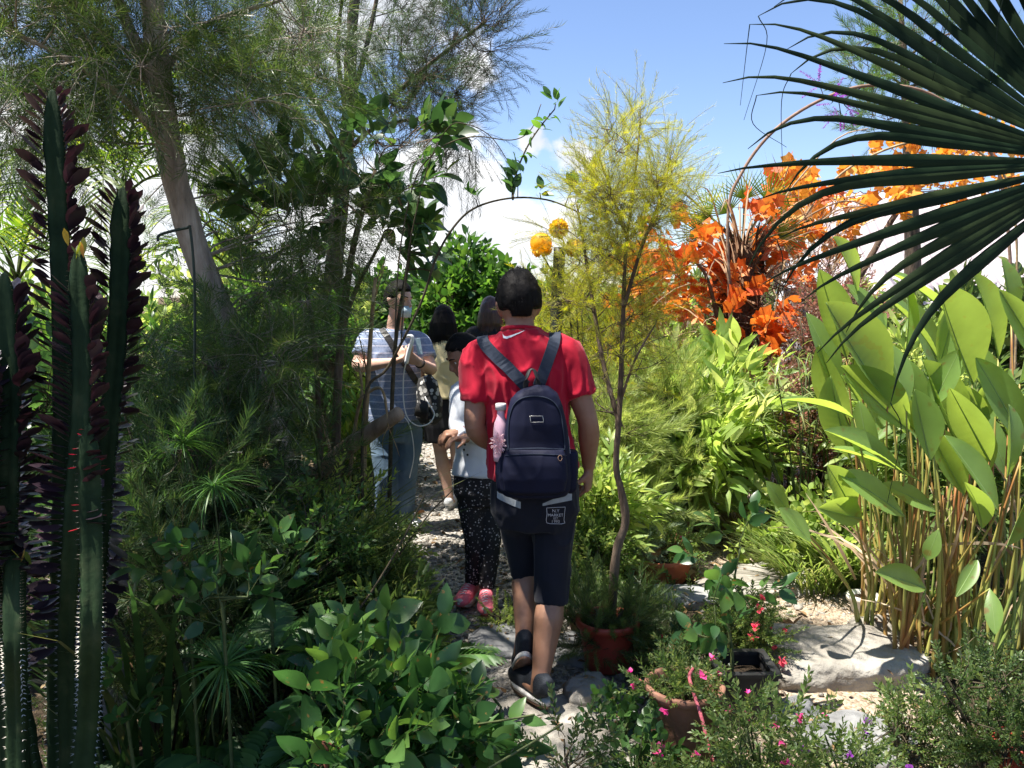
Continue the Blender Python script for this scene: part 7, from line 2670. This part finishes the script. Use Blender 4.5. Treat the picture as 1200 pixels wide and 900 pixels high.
# ------------------------------------------------------------------ the man with the cable
def cable_man():
    s = 1.0
    J = dict(pelvis=P(464, 498, 5.45), waist=P(462, 462, 5.45), chest=P(460, 422, 5.45), neck=P(463, 386, 5.45), headc=P(467, 352, 5.42),
             shL=P(492, 402, 5.50), shR=P(433, 400, 5.42), elL=P(506, 434, 5.38), elR=P(418, 430, 5.30), wrL=P(490, 424, 5.17), wrR=P(462, 424, 5.12),
             hipL=P(478, 508, 5.48), hipR=P(450, 508, 5.44), knL=P(475, 564, 5.45), knR=P(452, 564, 5.38), anL=P(474, 615, 5.5), anR=P(450, 618, 5.42),
             toeL=P(490, 630, 5.36), toeR=P(468, 634, 5.24))
    J['back'] = np.array([-.4, .9, 0.])
    b = np.array([P(463, 600, 5.45)[0], 5.45, .04])
    t = thing('person', b, 'man in blue-grey striped shirt and jeans holding a white device with a cable', 'person')
    f = np.array([.80, -.55, -.12])
    hands = {'R': (nrm(np.array([.85, -.25, .35])), np.array([.2, -.1, 1.0]), .55, 1.0, -1), 'L': (nrm(np.array([-.75, -.3, .45])), np.array([-.5, .3, .5]), .7, 1.0, 1)}
    V, T, Q, R = body(J, s, .007, hands, f, UP)
    part('body', MB().add(V, T, Q), M['skin_fair'], t)
    eyes(t, J['headc'], R, 1.0)

    def test(v):
        x, y, z = v[:, 0], v[:, 1], v[:, 2]
        return np.where(y > .4, z > .5, np.where(y > -.05, z > .0 + .4 * y, z > -.5))
    mb, hv, hn = hair_cap(J['headc'], R, 1.0, test, (.086, .107, .128), (0, -.004, .008), .004, 8)
    V, T, Q = fuse(mb, .008, 2, lambda V, N_: .003 * fbm(V * 60, 2, 7))
    part('hair', MB().add(V, T, Q), M['hair'], t)
    # face mask hanging at the chin
    g = MB()
    pts = np.array([[-.05, .055, -.06], [-.03, .088, -.062], [0, .104, -.06], [.03, .088, -.062], [.05, .055, -.06]]) @ R.T + J['headc']
    nn = np.array([[-.6, .6, 0], [-.3, .9, 0], [0, 1, 0], [.3, .9, 0], [.6, .6, 0]]) @ R.T
    ribbon(g, bez(pts, 14), np.array([np.interp(np.linspace(0, 1, len(bez(pts, 14))), np.linspace(0, 1, 5), nn[:, i]) for i in range(3)]).T, .075, .003)
    part('face_mask', g, M['mask_blue'], t)
    mb = MB()
    torso_cloth(mb, J, s, .012, P(464, 492, 5.45), rxs=np.array([1.02, 1.04, 1.04, 1.02, 1.0, .97, .86]))
    for sd in 'LR':
        sleeve(mb, J, sd, s, .62, .072, .070)
    V, T, Q = fuse(mb, .008, 3, folds(.010, (7, 7, 5), 61))
    part('shirt', MB().add(V, T, Q), M['shirt_stripes'], t)
    bv = bvh_of(V, T, Q)
    mb = MB()
    hx = nrm(J['hipR'] - J['hipL'])
    loft(mb, [J['pelvis'] - UP * .1, J['pelvis'], J['pelvis'] + UP * .1], np.array([.14, .178, .165]), np.array([.11, .128, .118]), 22, hx)
    for sd in 'LR':
        hip, kn, an = J['hip' + sd], J['kn' + sd], J['an' + sd]
        q = bez([hip + UP * .03, hip - UP * .05, hip * .5 + kn * .5, kn, kn * .5 + an * .5, an - UP * .03], 24)
        loft(mb, q, np.interp(np.linspace(0, 1, len(q)), [0, .2, .4, .6, 1], [.10, .10, .088, .074, .066]), None, 16)
    V, T, Q = fuse(mb, .008, 3, folds(.010, (7, 7, 9), 63))
    part('jeans', MB().add(V, T, Q), M['denim'], t)
    for (an, toe) in ((J['anL'], J['toeL']), (J['anR'], J['toeR'])):
        d = nrm((toe - an) * [1, 1, 0])
        hl = np.array([an[0], an[1], .05]) - d * .06
        shoe(t, hl, hl + d * .2, UP, .27, 'shoe_white', 'rubber_white')
    g = MB()
    a = np.linspace(0, 2 * math.pi, 20)
    d = nrm(J['wrL'] - J['elL'])
    q = nrm(np.cross(d, UP))
    loft(g, J['wrL'] - d * .03 + (np.cos(a)[:, None] * q + np.sin(a)[:, None] * np.cross(d, q)) * .031, .009, .004, 8, np.repeat(d[None], 20, 0))
    part('wrist_watch', g, M['plastic_black'], t)
    # device and cable
    dv = thing('white_device', P(479, 408, 5.06), 'white hooked device held in both hands by the striped-shirt man', 'device')
    g = MB()
    loft(g, bez([P(476, 426, 5.06), P(479, 412, 5.06), P(483, 399, 5.06), P(482, 394, 5.06), P(477, 394, 5.06)], 14), .020, .010, 12, np.array([.3, 1, 0]), expo=3)
    part('body', g, M['device_white'], dv)
    g = MB()
    box(g, P(491, 406, 5.08), .030, .012, .10, R=np.array(Matrix.Rotation(-.15, 3, 'Y')))
    part('screen', g, M['mask_blue'], dv, False)
    g = MB()
    tube(g, bez([P(476, 424, 5.06), P(473, 440, 5.10), P(473, 470, 5.14), P(478, 490, 5.15), P(490, 499, 5.15), P(503, 496, 5.16), P(509, 485, 5.18), P(503, 474, 5.2), P(498, 465, 5.22)], 40), .0038, .0038, 6)
    part('cable', g, M['device_white'], dv)
    g = MB()
    tube(g, bez([P(469, 484, 5.22), P(478, 494, 5.2), P(483, 510, 5.2), P(485, 535, 5.22), P(480, 560, 5.26)], 24), .0032, .0032, 6)
    part('cable', g, M['device_white'], dv)
    # shoulder bag
    bg_ = thing('shoulder_bag', P(502, 500, 5.3), 'black and white patterned shoulder bag hanging at the hip of the jeans', 'bag')
    mb = MB()
    loft(mb, [P(502, 497, 5.28), P(502, 490, 5.28), P(503, 470, 5.29), P(501, 450, 5.30), P(498, 441, 5.31)], np.array([.05, .085, .085, .07, .045]), np.array([.03, .05, .05, .04, .025]), 20, np.array([.9, -.4, 0]), expo=2.8)
    V, T, Q = fuse(mb, .008, 3, folds(.01, (9, 9, 7), 71))
    part('bag_body', MB().add(V, T, Q), M['bag_print'], bg_)
    g = MB()
    loft(g, [P(493, 489, 5.22), P(495, 478, 5.22), P(497, 466, 5.225)], np.array([.05, .05, .02]), np.array([.012, .012, .006]), 14, np.array([.9, -.4, 0]), expo=3)
    part('pocket', g, M['leather'], bg_)
    g = MB()
    pts, nor = [], []
    for a in np.linspace(0, 1, 16):
        h, n_ = pix_hit(bv, 448 + 40 * a, 386 + 62 * a, .005)
        if h is not None:
            pts.append(h)
            nor.append(n_)
    ribbon(g, np.array(pts), np.array(nor), .04, .005)
    part('strap', g, M['leather'], bg_, False)


cable_man()


# ------------------------------------------------------------------ two women further on
def woman(label, px, Y, top_py, hair_m, top_m, skirt_m, seed, pose=0.0):
    h = P(px, top_py, Y)[2]
    s = h / 1.68
    x0 = P(px, 500, Y)[0]

    def q(x, z, y=0.0):
        return np.array([x0 + x * s, Y + y * s, z * s + .03])
    J = dict(pelvis=q(.0, .90), waist=q(0, 1.05), chest=q(0, 1.24, .01), neck=q(0, 1.41, .02), headc=q(-.01, 1.55, .05),
             shL=q(-.165, 1.35), shR=q(.165, 1.35), elL=q(-.21, 1.10, .08), elR=q(.21, 1.10, .08), wrL=q(-.10, 1.02, .27), wrR=q(.10, 1.02, .27),
             hipL=q(-.085, .86), hipR=q(.085, .86), knL=q(-.05, .49, .03), knR=q(.09, .49, -.01), anL=q(.03, .10, -.05), anR=q(.12, .09, .10),
             toeL=q(.06, .03, .14), toeR=q(.14, .03, .28))
    b = np.array([x0, Y, .03])
    t = thing('person', b, label, 'person')
    V, T, Q, R = body(J, s, .008, {'L': (np.array([.5, .8, 0]), np.array([.3, 0, 1.0]), .6, .95, 1), 'R': (np.array([-.5, .8, 0]), np.array([-.3, 0, 1.0]), .6, .95, -1)}, np.array([-.2, 1, -.15]), UP, fem=1)
    part('body', MB().add(V, T, Q), M['skin_fair'], t)
    eyes(t, J['headc'], R, s ** .6)
    rng = np.random.default_rng(seed)

    def test(v):
        return np.where(v[:, 1] > .45, v[:, 2] > .5, v[:, 2] > -.9)

    def ex(mb):
        c0 = J['headc']
        loft(mb, [c0 + np.array([0, -.02, .06]), c0 + np.array([0, -.045, -.02]), c0 + np.array([0, -.06, -.10]), c0 + np.array([0, -.055, -.17]), c0 + np.array([0, -.05, -.225])], np.array([.07, .098, .108, .112, .09]), np.array([.07, .075, .06, .045, .025]), 18, np.array([1, 0, 0.0]))
    mb, hv, hn = hair_cap(J['headc'], R, s ** .6, test, (.088, .108, .128), (0, -.004, .006), .004, seed, extra=ex)
    V, T, Q = fuse(mb, .008, 3, lambda V, N_: .005 * fbm(V * np.array([45, 45, 5]), 2, 7))
    hm = MB().add(V, T, Q)
    lowv = V[(V[:, 2] < J['headc'][2] - .1)]
    hair_strands(hm, lowv, nrm(lowv - J['headc']), 900, (.04, .09), rng, np.array([0, -.05, -1.5]), .05, .18)
    part('hair', hm, M[hair_m], t)
    mb = MB()
    torso_cloth(mb, J, s, .012, q(0, .93), rxs=np.array([.98, .96, .92, .92, .92, .9, .84]))
    for sd in 'LR':
        sleeve(mb, J, sd, s, .6, .066, .066)
    V, T, Q = fuse(mb, .008, 3, folds(.012, (10, 10, 5), seed))
    part('blouse', MB().add(V, T, Q), M[top_m], t)
    mb = MB()
    loft(mb, [q(.01, .58, .01), q(.0, .70), q(0, .84), q(0, .98)], np.array([.185, .185, .182, .15]) * s, np.array([.14, .14, .135, .11]) * s, 24, np.array([1, 0, 0.0]))
    V, T, Q = fuse(mb, .008, 2, folds(.008, (9, 9, 4), seed + 4))
    part('skirt', MB().add(V, T, Q), M[skirt_m], t)
    for (an, toe) in ((J['anL'], J['toeL']), (J['anR'], J['toeR'])):
        d = nrm((toe - an) * [1, 1, 0])
        hl = np.array([an[0], an[1], .035]) - d * .05
        shoe(t, hl, hl + d * .2, UP, .23, 'shoe_white', 'rubber_white', w=.042, h=.07)


woman('black-haired woman from behind in pale yellow blouse, black skirt and white shoes', 522, 6.0, 363, 'hair', 'cloth_yellow', 'cloth_black', 641)
woman('brown-haired woman mostly hidden behind the red shirt', 576, 6.7, 352, 'hair_brown', 'cloth_black', 'denim', 642)
